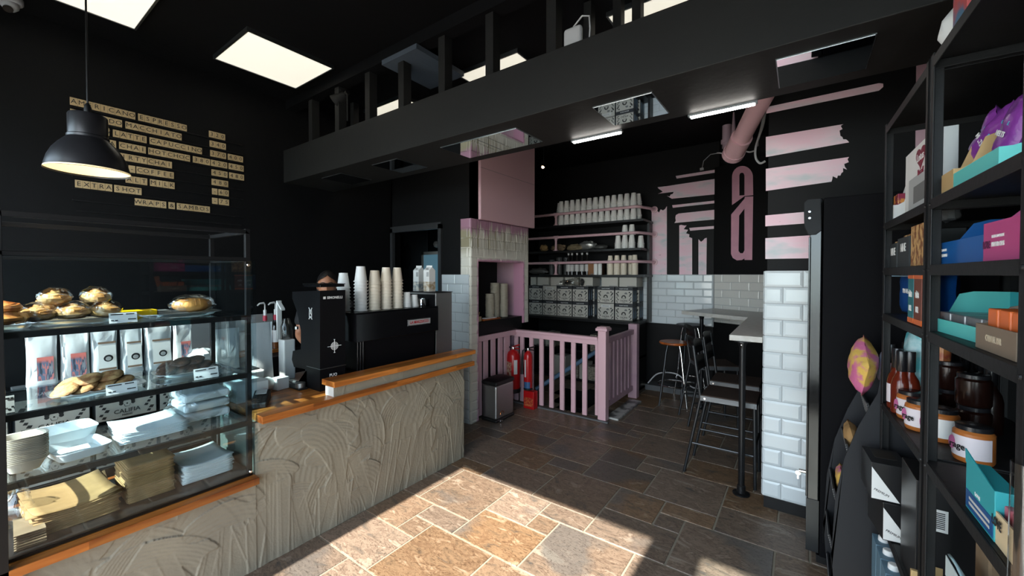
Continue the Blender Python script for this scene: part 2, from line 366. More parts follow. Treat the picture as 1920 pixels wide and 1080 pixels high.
# ivory tiled wall of the hatch (plane x=-2.76), pink paint run down from the top
def drip_mat():
    m = bpy.data.materials.new('ivory_tile_with_pink_runs'); m.use_nodes = True; t = m.node_tree; p = t.nodes['Principled BSDF']; L = t.links.new
    tc = t.nodes.new('ShaderNodeTexCoord'); sx = t.nodes.new('ShaderNodeSeparateXYZ'); L(tc.outputs['Object'], sx.inputs[0])
    mp = t.nodes.new('ShaderNodeMapping'); mp.inputs['Scale'].default_value = (1, 34, 1.2); L(tc.outputs['Object'], mp.inputs[0])
    n = t.nodes.new('ShaderNodeTexNoise'); n.inputs['Scale'].default_value = 1.0; n.inputs['Detail'].default_value = 3; L(mp.outputs[0], n.inputs[0])
    # top band: height + noise
    a = t.nodes.new('ShaderNodeMath'); a.operation = 'MULTIPLY_ADD'; a.inputs[1].default_value = .42; L(n.outputs['Fac'], a.inputs[0]); L(sx.outputs['Z'], a.inputs[2])
    r = t.nodes.new('ShaderNodeMapRange'); r.inputs[1].default_value = 2.205; r.inputs[2].default_value = 2.27; L(a.outputs[0], r.inputs[0])
    # thin darker runs below the band
    mp2 = t.nodes.new('ShaderNodeMapping'); mp2.inputs['Scale'].default_value = (1, 60, 1.0); L(tc.outputs['Object'], mp2.inputs[0])
    n2 = t.nodes.new('ShaderNodeTexNoise'); n2.inputs['Scale'].default_value = 1.0; n2.inputs['Detail'].default_value = 2; L(mp2.outputs[0], n2.inputs[0])
    c2 = t.nodes.new('ShaderNodeValToRGB'); c2.color_ramp.elements[0].position = .535; c2.color_ramp.elements[1].position = .56; L(n2.outputs['Fac'], c2.inputs[0])
    zr = t.nodes.new('ShaderNodeMapRange'); zr.inputs[1].default_value = 1.74; zr.inputs[2].default_value = 1.85; L(sx.outputs['Z'], zr.inputs[0])
    mm = t.nodes.new('ShaderNodeMath'); mm.operation = 'MULTIPLY'; L(c2.outputs[0], mm.inputs[0]); L(zr.outputs[0], mm.inputs[1])
    m1 = t.nodes.new('ShaderNodeMix'); m1.data_type = 'RGBA'; m1.inputs[6].default_value = lin('#DCD8CC'); m1.inputs[7].default_value = lin('#989078'); L(mm.outputs[0], m1.inputs[0])
    m2 = t.nodes.new('ShaderNodeMix'); m2.data_type = 'RGBA'; L(r.outputs[0], m2.inputs[0]); L(m1.outputs[2], m2.inputs[6]); m2.inputs[7].default_value = lin('#A87F92')
    # pink edging sprayed round the hatch
    def edge(axis, lo, hi):
        q = t.nodes.new('ShaderNodeMath'); q.operation = 'SUBTRACT'; q.inputs[1].default_value = (lo+hi)/2; L(sx.outputs[axis], q.inputs[0])
        ab = t.nodes.new('ShaderNodeMath'); ab.operation = 'ABSOLUTE'; L(q.outputs[0], ab.inputs[0])
        s = t.nodes.new('ShaderNodeMath'); s.operation = 'SUBTRACT'; s.inputs[1].default_value = (hi-lo)/2; L(ab.outputs[0], s.inputs[0]); return s
    ey, ez = edge('Y', 3.235, 4.07), edge('Z', .0, 1.69)
    mxn = t.nodes.new('ShaderNodeMath'); mxn.operation = 'MAXIMUM'; L(ey.outputs[0], mxn.inputs[0]); L(ez.outputs[0], mxn.inputs[1])
    n3 = t.nodes.new('ShaderNodeTexNoise'); n3.inputs['Scale'].default_value = 14; L(tc.outputs['Object'], n3.inputs[0])
    ad = t.nodes.new('ShaderNodeMath'); ad.operation = 'MULTIPLY_ADD'; ad.inputs[1].default_value = -.05; L(n3.outputs['Fac'], ad.inputs[0]); L(mxn.outputs[0], ad.inputs[2])
    rr = t.nodes.new('ShaderNodeMapRange'); rr.inputs[1].default_value = .012; rr.inputs[2].default_value = -.012; L(ad.outputs[0], rr.inputs[0])
    m3 = t.nodes.new('ShaderNodeMix'); m3.data_type = 'RGBA'; L(rr.outputs[0], m3.inputs[0]); L(m2.outputs[2], m3.inputs[6]); m3.inputs[7].default_value = lin('#C08FA6')
    L(m3.outputs[2], p.inputs['Base Color']); p.inputs['Roughness'].default_value = .3
    b = t.nodes.new('ShaderNodeBump'); b.inputs['Strength'].default_value = .5; b.inputs['Distance'].default_value = .004; L(mm.outputs[0], b.inputs['Height']); L(b.outputs[0], p.inputs['Normal'])
    return m
DRIP = drip_mat(); IX = -2.76
hz = MB(); hz.box(-2.90, IX, 3.115, 3.235, 0, 2.13, 1); hz.box(-2.90, IX, 4.07, 4.185, .96, 2.13, 1); hz.box(-2.90, IX, 3.235, 4.07, 1.69, 2.13, 1)
tiles(hz, (IX, 3.115, 0), (0,1,0), 1.07, 2.13, .20, .10, (1,0,0), holes=((.12, .955, 0, 1.69), (.955, 1.07, 0, .96)), off=1)
tiles(hz, (-2.90, 3.115, 0), (1,0,0), .14, 2.13, .20, .10, (0,-1,0))
hz.build('wall_hatch', [DRIP, DRIP])['kind'] = S
# niche behind the hatch: pink reveal, dark back
B('wall_niche', PINKD, (-3.2, -2.9, 4.07, 4.13, .0, CZ), kind=S)
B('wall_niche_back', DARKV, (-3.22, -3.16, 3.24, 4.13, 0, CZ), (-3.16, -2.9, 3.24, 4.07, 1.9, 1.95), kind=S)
B('wall_hatch_upper', BLK, (-2.95, -2.78, 3.115, 4.2, 2.13, CZ), kind=S)
# pink extraction hood boxing above the hatch
hd = thing('hood_boxing', 'pink painted boxed duct above the tiled hatch reaching up to the ceiling', 'duct', (-2.8, 3.7, 2.13))
B('panel', PINK, (-2.735, -2.70, 3.205, 4.24, 2.125, CZ-.002), parent=hd, bevel=.003)
B('panel_joint', INKG, (-2.701, -2.699, 3.205, 4.235, 2.658, 2.661), parent=hd)
# --- far area
FY = 5.65
fw = MB(); fw.box(-3.6, -.85, FY, FY+.1, 0, CZ); fw.build('wall_far', BLK)['kind'] = S
ft = MB(); ft.box(-3.5, -.9, FY-.014, FY, .885, 1.55, 1); tiles(ft, (-3.5, FY-.014, .885), (1,0,0), 2.59, .665, .225, .095, (0,-1,0)); ft.build('wall_far_tiles', [WHT_T, GROUTW])['kind'] = S
B('wall_far_left', BLK, (-3.62, -3.52, 4.13, FY+.1, 0, CZ), kind=S)
SP, SE = Vector((-.907, FY, 0)), Vector((.9, -.435, 0)).normalized(); SN = Vector((SE.y, -SE.x, 0))  # slanted wall: point, along, facing
if SN.y > 0: SN = -SN
sw = MB(); sw.prism([SP, SP+SE*1.6, SP+SE*1.6-SN*.1, SP-SN*.1], (0,0,2.90)); sw.build('wall_slanted', BLK)['kind'] = S
st = MB(); st.prism([SP+SN*.001+SE*.02, SP+SE*1.6+SN*.001, SP+SE*1.6+SN*.013, SP+SE*.02+SN*.013], (0,0,.6), 1); st.xf(Matrix.Translation((0,0,.95)))
tiles(st, SP+SN*.013+SE*.02+Vector((0,0,.95)), SE, 1.55, .60, .225, .095, SN, off=1); st.build('wall_slanted_tiles', [IVORY, GROUTW])['kind'] = S
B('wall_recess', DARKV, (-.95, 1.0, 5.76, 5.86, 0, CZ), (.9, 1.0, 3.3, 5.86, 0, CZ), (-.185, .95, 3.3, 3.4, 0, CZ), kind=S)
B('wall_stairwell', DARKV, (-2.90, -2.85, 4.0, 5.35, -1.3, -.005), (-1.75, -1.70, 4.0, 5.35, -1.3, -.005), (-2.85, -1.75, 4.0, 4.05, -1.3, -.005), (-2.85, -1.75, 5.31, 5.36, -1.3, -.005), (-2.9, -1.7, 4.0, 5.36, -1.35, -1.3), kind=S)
B('baseboard_far', mat('grey_screed', (.09,.095,.10), .7, bump=(12,.4)), (-1.70, -.5, 5.45, 5.65, 0, .07), kind=S)
# near right wall with the stripes (plane y=3.15) and its white tiled lower pier
B('wall_pier', BLK, (-.185, .95, 3.165, 3.3, 0, CZ), kind=S)
pt = MB(); pt.prism([(-.195,3.15,.075),(.5,3.15,.075),(.5,3.2,.075),(-.195,3.2,.075)], (0,0,1.50), 1)
tiles(pt, (-.20, 3.15, .075), (1,0,0), .70, 1.50, .21, .107, (0,-1,0), t=.009, bev=.016)
tiles(pt, (-.20, 3.35, .075), (0,-1,0), .20, 1.50, .21, .107, (-1,0,0), t=.005, bev=.01)
pt.build('wall_pier_tiles', [WHT_T, GROUTW])['kind'] = S
B('baseboard_pier', BMET, (-.19, .5, 3.145, 3.2, 0, .075), kind=S)
# side of the pier running back
B('wall_pier_side', BLK, (-.18, -.12, 3.3, 4.75, 0, 1.0), kind=S)
# shopfront behind the camera
sf = MB()
for q in ((-4.2,-3.9,0,CZ), (-2.34,-2.19,0,CZ), (-.70,-.42,0,CZ), (.95,1.1,0,CZ)): sf.box(q[0], q[1], SHOP_Y-.1, SHOP_Y, q[2], q[3])
sf.box(-4.2, 1.1, SHOP_Y-.1, SHOP_Y, 2.575, CZ); sf.box(-3.9, -2.34, SHOP_Y-.1, SHOP_Y, 0, .1); sf.box(-.42, .95, SHOP_Y-.1, SHOP_Y, 0, .3)
sf.build('wall_shopfront', BLK)['kind'] = S
B('window_1', GLASS, (-3.9, -2.34, SHOP_Y-.055, SHOP_Y-.05, .1, 2.575), kind=S)
B('window_2', GLASS, (-.42, .95, SHOP_Y-.055, SHOP_Y-.05, .3, 2.575), kind=S)
B('pavement', mat('pavement', (.50,.48,.45), .85, bump=(10,.3)), (-14, 12, -20, SHOP_Y-.1, -.12, -.02), kind=S)

# --- the beam with its open framing above
bmz0, bmz1 = 2.43, 2.738
bo = MB(); bo.box(WX+.001, .919, 1.875, 2.39, bmz0, bmz1)
beam = bo.build('trim_1', BEAMM, bevel=.004); beam['kind'] = S
for i, (px, py) in enumerate(((590,255),(640,235),(697,215),(760,190),(836,165),(925,125),(1040,85))):
    x = onY(px, py, 1.97).x; B('framing_post', BEAMM, (x-.03, x+.03, 1.93, 2.0, bmz1, CZ), parent=beam)
for px, py in ((665,225),(832,150),(920,130),(1105,65),(1160,40),(1196,25)):
    x = onY(px, py, 2.33).x; B('framing_post', BEAMM, (x-.025, x+.025, 2.30, 2.36, bmz1, CZ), parent=beam)
B('framing_rail', CEIL, (WX+.001, .919, 1.90, 2.0, 3.14, CZ-.001), parent=beam)
x = onY(775, 120, 1.99).x
B('framing_plate', mat('plank_blue_light_tint', (.06,.075,.095), .5, bump=(25,.2)), (x-.22, x+.16, 1.88, 2.36, 3.10, 3.135), parent=beam)  # plank tinted blue-grey: the blue light falling on it is put into its colour
# mirror tiles stuck under the beam
MZ = bmz0
mt = thing('mirror_tile', 'pair of square mirror tiles under the beam reflecting the paint-streaked tiles', 'mirror', (-1.715, 2.133, MZ), group='mirror tiles under the beam')
B('mirror_plate', MIRR, (-2.030, -1.719, 1.985, 2.283, MZ-.006, MZ-.001), (-1.712, -1.398, 1.985, 2.283, MZ-.006, MZ-.001), parent=mt)
B('mirror_edge', ALU, (-2.034, -1.394, 1.981, 2.287, MZ-.0045, MZ-.0005), parent=mt)
for x0, lab in ((-.897, 'square mirror tile under the beam left of the long strip light, reflecting stacked cartons'), (-.091, 'rightmost square mirror tile under the beam, above the painted pier'), (-2.80, 'small dark square mirror tile under the beam left of the mirrored pair'), (-3.55, 'leftmost square mirror tile under the beam, almost lost in the dark')):
    t_ = thing('mirror_tile', lab, 'mirror', (x0+.15, 2.13, MZ), group='mirror tiles under the beam')
    B('mirror_plate', MIRR, (x0, x0+.302, 1.98, 2.28, MZ-.006, MZ-.001), parent=t_); B('mirror_edge', ALU, (x0-.004, x0+.306, 1.976, 2.284, MZ-.0045, MZ-.0005), parent=t_)
# --- lights
PANEL = mat('lit_panel', (.8,.8,.75), .5, emit=((1.0,.94,.78), .80)); TUBE = mat('lit_strip', (.8,.8,.8), .5, emit=((1.0,.95,.88), 45))
def panel(x0, x1, y0, y1, lab, th=.03):
    t_ = thing('ceiling_panel_light', lab, 'ceiling light', ((x0+x1)/2, (y0+y1)/2, CZ), group='square ceiling light panels')
    f = MB(); e = .012
    for q in ((x0,x0+e,y0,y1),(x1-e,x1,y0,y1),(x0+e,x1-e,y0,y0+e),(x0+e,x1-e,y1-e,y1)): f.box(*q, CZ-th, CZ-.001)
    f.build('frame', ALU, t_); B('diffuser', PANEL, (x0+e, x1-e, y0+e, y1-e, CZ-th+.004, CZ-.004), parent=t_)
panel(-3.66, -3.05, 1.185, 1.81, 'lit square ceiling panel over the counter, the one wholly in view')
panel(-3.66, -3.05, .13, .75, 'lit square ceiling panel cut off by the top edge beside the lamp cord')
panel(-3.63, -3.02, 2.462, 3.07, 'lit ceiling panel glimpsed through the leftmost gaps over the beam')
panel(-2.33, -1.72, 2.462, 3.07, 'lit ceiling panel glimpsed over the middle of the beam between posts')
panel(-1.03, -.42, 2.462, 3.07, 'lit ceiling panel glimpsed over the beam at the top edge right of the white box')
def strip(p, q, lab):
    t_ = thing('strip_light', lab, 'strip light', ((p[0]+q[0])/2, p[1], bmz0), group='strip lights along the beam')
    x0, x1 = sorted((p[0], q[0]))
    B('housing', ALU, (x0, x1, 2.375, 2.40, bmz0-.014, bmz0-.001), parent=t_); B('tube', TUBE, (x0+.012, x1-.012, 2.372, 2.402, bmz0-.019, bmz0-.0145), parent=t_)
strip(onZ(1070,262,bmz0), onZ(1166,242,bmz0), 'short lit strip light under the beam, left one above the cup shelves')
strip(onZ(1290,215,bmz0), onZ(1420,186,bmz0), 'longer lit strip light under the beam beside the pink pipe')
# ================================================================== COUNTER
CFX = -2.315     # plaster face
def plaster_front(y0, y1, z0, z1, seed, ny, nz, amp=1.0):
    """trowelled plaster: overlapping arc strokes, each overriding what lies under it"""
    import numpy as np
    r = random.Random(seed); Y = np.linspace(y0, y1, ny); Z = np.linspace(z0, z1, nz); GY, GZ = np.meshgrid(Y, Z)
    Hh = np.zeros_like(GY); area = (y1-y0)*(z1-z0)
    for k in range(int(95 * area) + 6):
        cy, cz = r.uniform(y0-.1, y1+.1), r.uniform(z0-.1, z1+.15); rad = r.uniform(.10, .55); wd = r.uniform(.04, .12)
        a0 = r.uniform(-.6, 2.4); da = r.uniform(.7, 1.9)
        dy, dz = GY-cy, (GZ-cz)*r.uniform(.8, 1.2); d = np.hypot(dy, dz); an = (np.arctan2(dz, dy) - a0) % (2*math.pi)
        t = (d - rad) / wd; inside = (np.abs(t) < 1) & (an < da)
        taper = np.sin(np.clip(an/da, 0, 1)*math.pi)**.35
        lvl = r.uniform(-.001, .0035); prof = lvl + .0024*t*r.choice((-1,1)) + .0026*np.exp(-((np.abs(t)-.95)/.05)**2)*r.uniform(.1,1.2) + .0005*np.sin(t*r.uniform(14,24)+r.random()*6)
        keep = inside & (np.abs(t) < taper)
        Hh = np.where(keep, Hh*.35 + prof, Hh)
    # long downward drags near the floor
    for k in range(int(26 * (y1-y0))):
        cy, zt, wd = r.uniform(y0, y1), r.uniform(z0+.15, z0+(z1-z0)*.65), r.uniform(.02, .06); sl = r.uniform(-.35, .35)
        t = (GY - cy - sl*(GZ-zt)) / wd; keep = (np.abs(t) < 1) & (GZ < zt)
        Hh = np.where(keep, Hh*.4 + r.uniform(-.001,.002) + .0014*np.exp(-((np.abs(t)-.9)/.1)**2), Hh)
    return Y, Z, Hh * amp
PLAST = mat('grey_trowelled_plaster', '#97917F', .8, var=('#7E7A6E', 3.0, .35), bump=(90, .12))
ct = thing('counter', 'grey trowelled plaster service counter with an oiled wooden worktop', 'counter', (-2.6, 1.2, 0))
Y, Z, Hh = plaster_front(.915, 2.52, 0, .772, 5, 430, 210)
g = MB(); g.grid([[(CFX + 1.25*Hh[j][i], Y[i], Z[j]) for i in range(len(Y))] for j in range(len(Z))]); g.build('plaster_front', PLAST, ct, smooth=False, fixn=False)
for o_ in (bpy.data.objects['plaster_front'],): o_.data.shade_smooth()
lc = thing('display_counter', 'low grey plaster base with a wooden ledge under the pastry case', 'counter', (-2.6, .3, 0))
Y, Z, Hh = plaster_front(-.35, .915, 0, .466, 9, 330, 130)
g = MB(); g.grid([[(CFX + 1.25*Hh[j][i], Y[i], Z[j]) for i in range(len(Y))] for j in range(len(Z))]); o_ = g.build('plaster_front', PLAST, lc, fixn=False); o_.data.shade_smooth()
B('body', PLAST, (-2.79, CFX-.004, .917, 2.52, 0, .772), parent=ct); B('body', PLAST, (-2.9, CFX-.004, -.35, .914, 0, .468), parent=lc)
B('worktop', WOODO, (-2.80, -2.262, .93, 2.60, .772, .811), parent=ct, bevel=.002)
B('front_ledge', WOODO, (-2.90, -2.262, -.35, .914, .468, .5015), parent=lc, bevel=.002)
up = MB(); Y, Z, Hh = plaster_front(1.335, 2.595, .811, .872, 21, 260, 22, .6)
B('upstand', mat('pale_plaster_end', (.55,.55,.53), .7), (-2.375, -2.286, 1.335, 2.595, .811, .872), parent=ct)
g = MB(); g.grid([[(-2.283 + Hh[j][i], Y[i], Z[j]) for i in range(len(Y))] for j in range(len(Z))]); o_ = g.build('upstand_plaster', PLAST, ct, fixn=False); o_.data.shade_smooth()
B('upper_ledge', WOODO, (-2.40, -2.258, 1.325, 2.61, .872, .906), parent=ct, bevel=.002)
# back counter against the menu wall
B('back_counter', SATB, (WX+.002, -3.68, .1, 3.0, 0, .84), bevel=.003); tag(bpy.data.objects['back_counter'], 'black back counter running along the menu wall', 'counter')

# ================================================================== DISPLAY CASE
cY0, cY1, cXf, cXb = .085, .905, -2.32, -2.83
case = thing('display_case', 'black framed glass pastry display case on the counter', 'display case', (-2.58, .4, .502))
fr = MB(); e = .022
for x in (cXf, cXb):
    for y in (cY0, cY1):
        xx = (x-e, x) if x == cXf else (x, x+e); yy = (y, y+e) if y == cY0 else (y-e, y)
        fr.box(*xx, *yy, .502, 1.785)
for z in (1.760, 1.617):
    fr.box(cXf-e, cXf, cY0, cY1, z, z+.02); fr.box(cXb, cXb+e, cY0, cY1, z, z+.02)
    fr.box(cXb, cXf, cY0, cY0+e, z, z+.02); fr.box(cXb, cXf, cY1-e, cY1, z, z+.02)
fr.box(cXb, cXf, cY0, cY1, .503, .515)
fr.build('frame', BMET, case, bevel=.0015)
# the left post runs down to the floor in front of the ledge
B('corner_post', BMET, (-2.30, -2.262, .075, .103, .0, 1.62)); tag(bpy.data.objects['corner_post'], 'thin black upright post at the left end of the case, down to the floor', 'post')
SHZ = (1.343, 1.043, .793)
for z in SHZ:
    sh = B('shelf', GLASS, (cXb+.01, cXf-.012, cY0+.012, cY1-.012, z-.008, z), parent=case)
    B('shelf_rail', BMET, (cXf-.018, cXf+.001, cY0, cY1, z-.026, z-.002), (cXb, cXb+.02, cY0, cY1, z-.026, z-.009), (cXb, cXf, cY1-.018, cY1, z-.026, z-.009), (cXb, cXf, cY0, cY0+.018, z-.026, z-.009), parent=sh)
B('front_glass', GLASS, (cXf+.004, cXf+.010, cY0, cY1+.02, .505, 1.62), parent=case)
B('side_glass', GLASS, (cXb, cXf+.004, cY1+.004, cY1+.009, .505, 1.62), parent=case)
for p in ((1.60), (.53)):
    k = MB(); k.lathe([(0,0),(.008,0),(.008,.006),(.005,.009),(0,.009)], n=14); k.xf(Matrix.Translation((cXf+.010, cY1-.015, p)) @ Matrix.Rotation(R(90), 4, 'Y')); k.build('glass_screw', CHROME, case, smooth=True)
B('led_strip', mat('cool_led_strip', (.7,.8,.9), .5, emit=((.70,.90,1.0), 9)), (cXf-.036, cXf-.026, cY0+.03, cY1-.03, 1.622, 1.630), parent=case)
for z in (): B('led_strip', bpy.data.materials['cool_led_strip'], (cXf-.032, cXf-.024, cY0+.03, cY1-.03, z-.020, z-.015), parent=case)

# trays and food --------------------------------------------------
def tray(loc, L, W, lab, rz=0, grp='silver trays in the case'):
    t_ = thing('serving_tray', lab, 'tray', loc, rz, grp); b = MB(); n = 28
    P = []
    for (f, z) in ((0, .002), (.72, .002), (.80, .006), (.86, .016), (1.0, .019), (1.0, .021), (.86, .018), (.79, .008), (0, .004)):
        P.append([(t_.location.x + W/2*f*math.copysign(abs(math.cos(a))**.55, math.cos(a)), t_.location.y + L/2*f*math.copysign(abs(math.sin(a))**.55, math.sin(a)), loc[2]+z) for a in (2*math.pi*k/n for k in range(n+1))])
    b.grid(P); b.build('tray', SILV, t_, smooth=True); return t_
def food_mat(name, c1, c2, sc, rough=.5):
    return mat(name, c1, rough, var=(c2, sc, .14), bump=(sc*2.5, .5))
PASTRY = food_mat('baked_pastry', '#B8732E', '#E0B878', 22); BUN = food_mat('glazed_bun', '#9A4E1E', '#D8A05A', 16, .35)
COOK = food_mat('cookie_dough', '#8A5A30', '#C49A66', 26, .7); CHOC = food_mat('chocolate_cookie', '#24150F', '#6B4A34', 24, .6)
FILM = glass('film_wrap', (.93,.93,.92), .16, .08)
def bun(b, c, r, h, seed):
    # coiled bun: a spiral rope, wide at the base
    pts = []; rr = []
    for k in range(46):
        a = k*.42 + seed; q = 1 - k/46; pts.append((c[0] + r*.72*q*math.cos(a), c[1] + r*.72*q*math.sin(a), c[2] + h*.42 + h*.38*(1-q))); rr.append(max(.25, .6+.15*math.sin(k*.9+seed))*r*.42)
    b.tube(pts, rr, 7)
def loaf(loc, L, W, Hh_, m, name, lab, cat, grp, seed, n=1, rz=0, wrap=True):
    t_ = thing(name, lab, cat, loc, rz, grp); b = MB()
    for i in range(4):   # layered folded pastry
        b.blob((loc[0]+rnd.uniform(-.004,.004), loc[1]+(i-1.5)*L*.2, loc[2]+Hh_*.42), (W*.92, L*.42, Hh_*(.85+.1*rnd.random())), seed+i, .16, 2.6, 16, flat=.95)
    b.box(loc[0]-W*.45, loc[0]+W*.45, loc[1]-L*.44, loc[1]+L*.44, loc[2], loc[2]+Hh_*.3)
    for i in range(5): b.tube([(loc[0]+W*.46*math.cos(a), loc[1]+(i-2)*L*.19, loc[2]+Hh_*(.35+.52*math.sin(a))) for a in (math.pi*k/8 for k in range(9))], W*.055, 6)
    b.build('pastry', m, t_, smooth=True); return t_
z1 = SHZ[0]
tray((-2.47, .10, z1), .19, .26, 'silver tray with a sticky bun at the left end of the top shelf')
tray((-2.545, .31, z1), .34, .27, 'silver tray heaped with wrapped pastries on the top shelf')
tray((-2.54, .66, z1), .34, .27, 'silver tray holding one wrapped croissant on the top shelf')
t_ = thing('sticky_bun', 'tall sticky bun at the left end of the case top shelf', 'pastry', (-2.44, .10, z1+.018), group='pastries on the top shelf')
b = MB(); bun(b, (-2.44,.10,z1+.018), .075, .055, 1); bun(b, (-2.44,.11,z1+.06), .062, .04, 3); b.blob((-2.44,.10,z1+.04), (.15,.13,.05), 4, .1); b.build('bun', BUN, t_, smooth=True)
for i, (x, y, z, r, lab) in enumerate(((-2.50,.20,0,.055,'wrapped cinnamon pastry at the front left of the heaped tray'), (-2.50,.295,0,.055,'wrapped cinnamon pastry at the front middle of the heaped tray'), (-2.50,.395,0,.052,'wrapped cinnamon pastry at the front right of the heaped tray'),
        (-2.59,.25,.0,.055,'wrapped cinnamon pastry at the back left of the heaped tray'), (-2.59,.36,.0,.055,'wrapped cinnamon pastry at the back right of the heaped tray'), (-2.535,.25,.058,.05,'wrapped cinnamon pastry lying on top, left of the heap'), (-2.535,.37,.058,.05,'wrapped cinnamon pastry lying on top, right of the heap'))):
    t_ = thing('wrapped_pastry', lab, 'pastry', (x, y, z1+.02+z), group='pastries on the top shelf'); b = MB(); bun(b, (x, y, z1+.02+z), r, .068, i*1.3); b.blob((x,y,z1+.045+z), (r*1.9,r*1.9,.055), i, .1, flat=.9); b.build('pastry', PASTRY, t_, smooth=True)
    c = MB(); c.blob((x,y,z1+.055+z), (r*2.2,r*2.15,.085), i+9, .07, 4, 16, flat=.8); c.build('film', FILM, t_, smooth=True)
t_ = thing('croissant', 'wrapped croissant alone on its tray at the right end of the top shelf', 'pastry', (-2.555, .72, z1+.02), .2)
b = MB()
pts = [(-2.555 + .035*math.cos(a) , .72 + .068*math.sin(a), z1+.052) for a in (R(-95+190*k/12) for k in range(13))]
b.tube(pts, [.010+.026*math.sin(math.pi*(k+.4)/12.8)*(1+.10*math.sin(k*2.7)) for k in range(13)], 12)
for k in range(1, 12): b.tube([(pts[k][0]+.034*math.sin(math.pi*k/12)*math.cos(a), pts[k][1], pts[k][2]+.034*math.sin(math.pi*k/12)*math.sin(a)) for a in (R(20*j) for j in range(10))], .0035, 5)
b.build('croissant', food_mat('croissant_crust', '#A8662A', '#D69A50', 12, .4), t_, smooth=True)
c = MB(); c.blob((-2.545,.72,z1+.055), (.11,.20,.10), 3, .08, 5, 18, flat=.75); c.build('film', FILM, t_, smooth=True)
YEL = mat('yellow_plastic', '#F2C400', .4)
t_ = thing('yellow_tray', 'bright yellow plastic tray edge between the heaped pastries and the croissant', 'tray', (-2.66, .52, z1)); B('body', YEL, (-2.70, -2.62, .44, .60, z1+.001, z1+.032), parent=t_, bevel=.003)
B('grille', STEEL, *[(-2.70, -2.62, .603+.0*k, .65, z1+.006+k*.006, z1+.008+k*.006) for k in range(4)], parent=t_)
def price_card(y0, y1, x, z, h, lab):
    t_ = thing('price_card', lab, 'price card', (x, (y0+y1)/2, z), group='price cards in the case'); b = MB()
    b.prism([(x, y0, z), (x, y1, z), (x-.012, y1, z+h), (x-.012, y0, z+h)], (-.0015, 0, 0)); b.build('card', WHITE, t_)
    L = y1-y0
    for a, c, q in ((.06,.50,.80), (.60,.90,.80), (.06,.16,.22), (.20,.30,.22), (.66,.95,.28)):
        k = MB(); k.prism([(x+.0008-.012*q, y0+L*a, z+h*q), (x+.0008-.012*q, y0+L*c, z+h*q), (x+.0008-.012*(q+.10), y0+L*c, z+h*(q+.10)), (x+.0008-.012*(q+.10), y0+L*a, z+h*(q+.10))], (.0006,0,0)); k.build('printed_line', INK, t_)
def cardpx(pl, pr, zs, lab, h=.042, x=-2.345):
    price_card(onX(pl, 600, x).y, onX(pr, 600, x).y, x, zs, h, lab)
cardpx(205, 258, SHZ[0]+.002, 'white price card before the heaped pastries on the top shelf')
cardpx(197, 256, SHZ[1]+.002, 'white price card before the pale cookies on the middle shelf')
cardpx(363, 409, SHZ[1]+.002, 'white price card before the dark cookies on the middle shelf', h=.05)
cardpx(6, 24, SHZ[1]+.002, 'white price card at the left end of the middle shelf', h=.06)
z2 = SHZ[1]
tray((-2.47, .365, z2), .30, .20, 'silver tray under the pale cookies on the middle shelf'); tray((-2.56, .70, z2), .27, .20, 'silver tray under the dark chocolate cookies on the middle shelf')
def cookies(cx, cy, m, name, word, grp, pile):
    for i, (dx, dy, dz, tl, lab) in enumerate(pile):
        r = .047; t_ = None; b = MB()
        P = []
        for f, z in ((0,.011),(.5,.0125),(.8,.010),(.95,.005),(1,.0),(.9,-.006),(0,-.007)):
            P.append([Vector((f*r*math.cos(a)*(1+.05*math.sin(3*a+i)), f*r*math.sin(a)*(1+.05*math.cos(2*a+i)), z + (.0022*noise.noise(Vector((f*r*60*math.cos(a), f*r*60*math.sin(a), i*3.1))) if f > .01 else 0))) for a in (2*math.pi*k/22 for k in range(23))])
        b.grid(P); b.xf(Matrix.Translation((cx+dx, cy+dy, z2+.030+dz)) @ Matrix.Rotation(R(tl), 4, 'X') @ Matrix.Rotation(R(12), 4, 'Y'))
        o = b.build(name, m, None, smooth=True); tag(o, f'{word} {lab}', 'cookie', grp)
pile = [(0.02,-.10,0,24,'lying at the left end of its tray, front row'), (0.02,-.045,.003,20,'second from the left of its tray, front row'), (.02,.01,.004,18,'third from the left of its tray, front row'), (.02,.065,.003,16,'last on the right of its tray, front row'),
        (-.04,-.08,.012,24,'at the left of its tray, back row'), (-.04,-.02,.016,20,'in the middle of its tray, back row'), (-.04,.045,.016,18,'at the right of its tray, back row'), (0,-.03,.030,14,'leaning on top of its heap, left'), (0,.035,.032,10,'leaning on top of its heap, right')]
cookies(-2.47, .365, COOK, 'cookie', 'pale brown cookie', 'pale cookies on the middle shelf', pile)
cookies(-2.56, .70, CHOC, 'chocolate_cookie', 'dark chocolate cookie', 'dark cookies on the middle shelf', [(a, b_*.85, c_, d_, e_) for a, b_, c_, d_, e_ in pile])
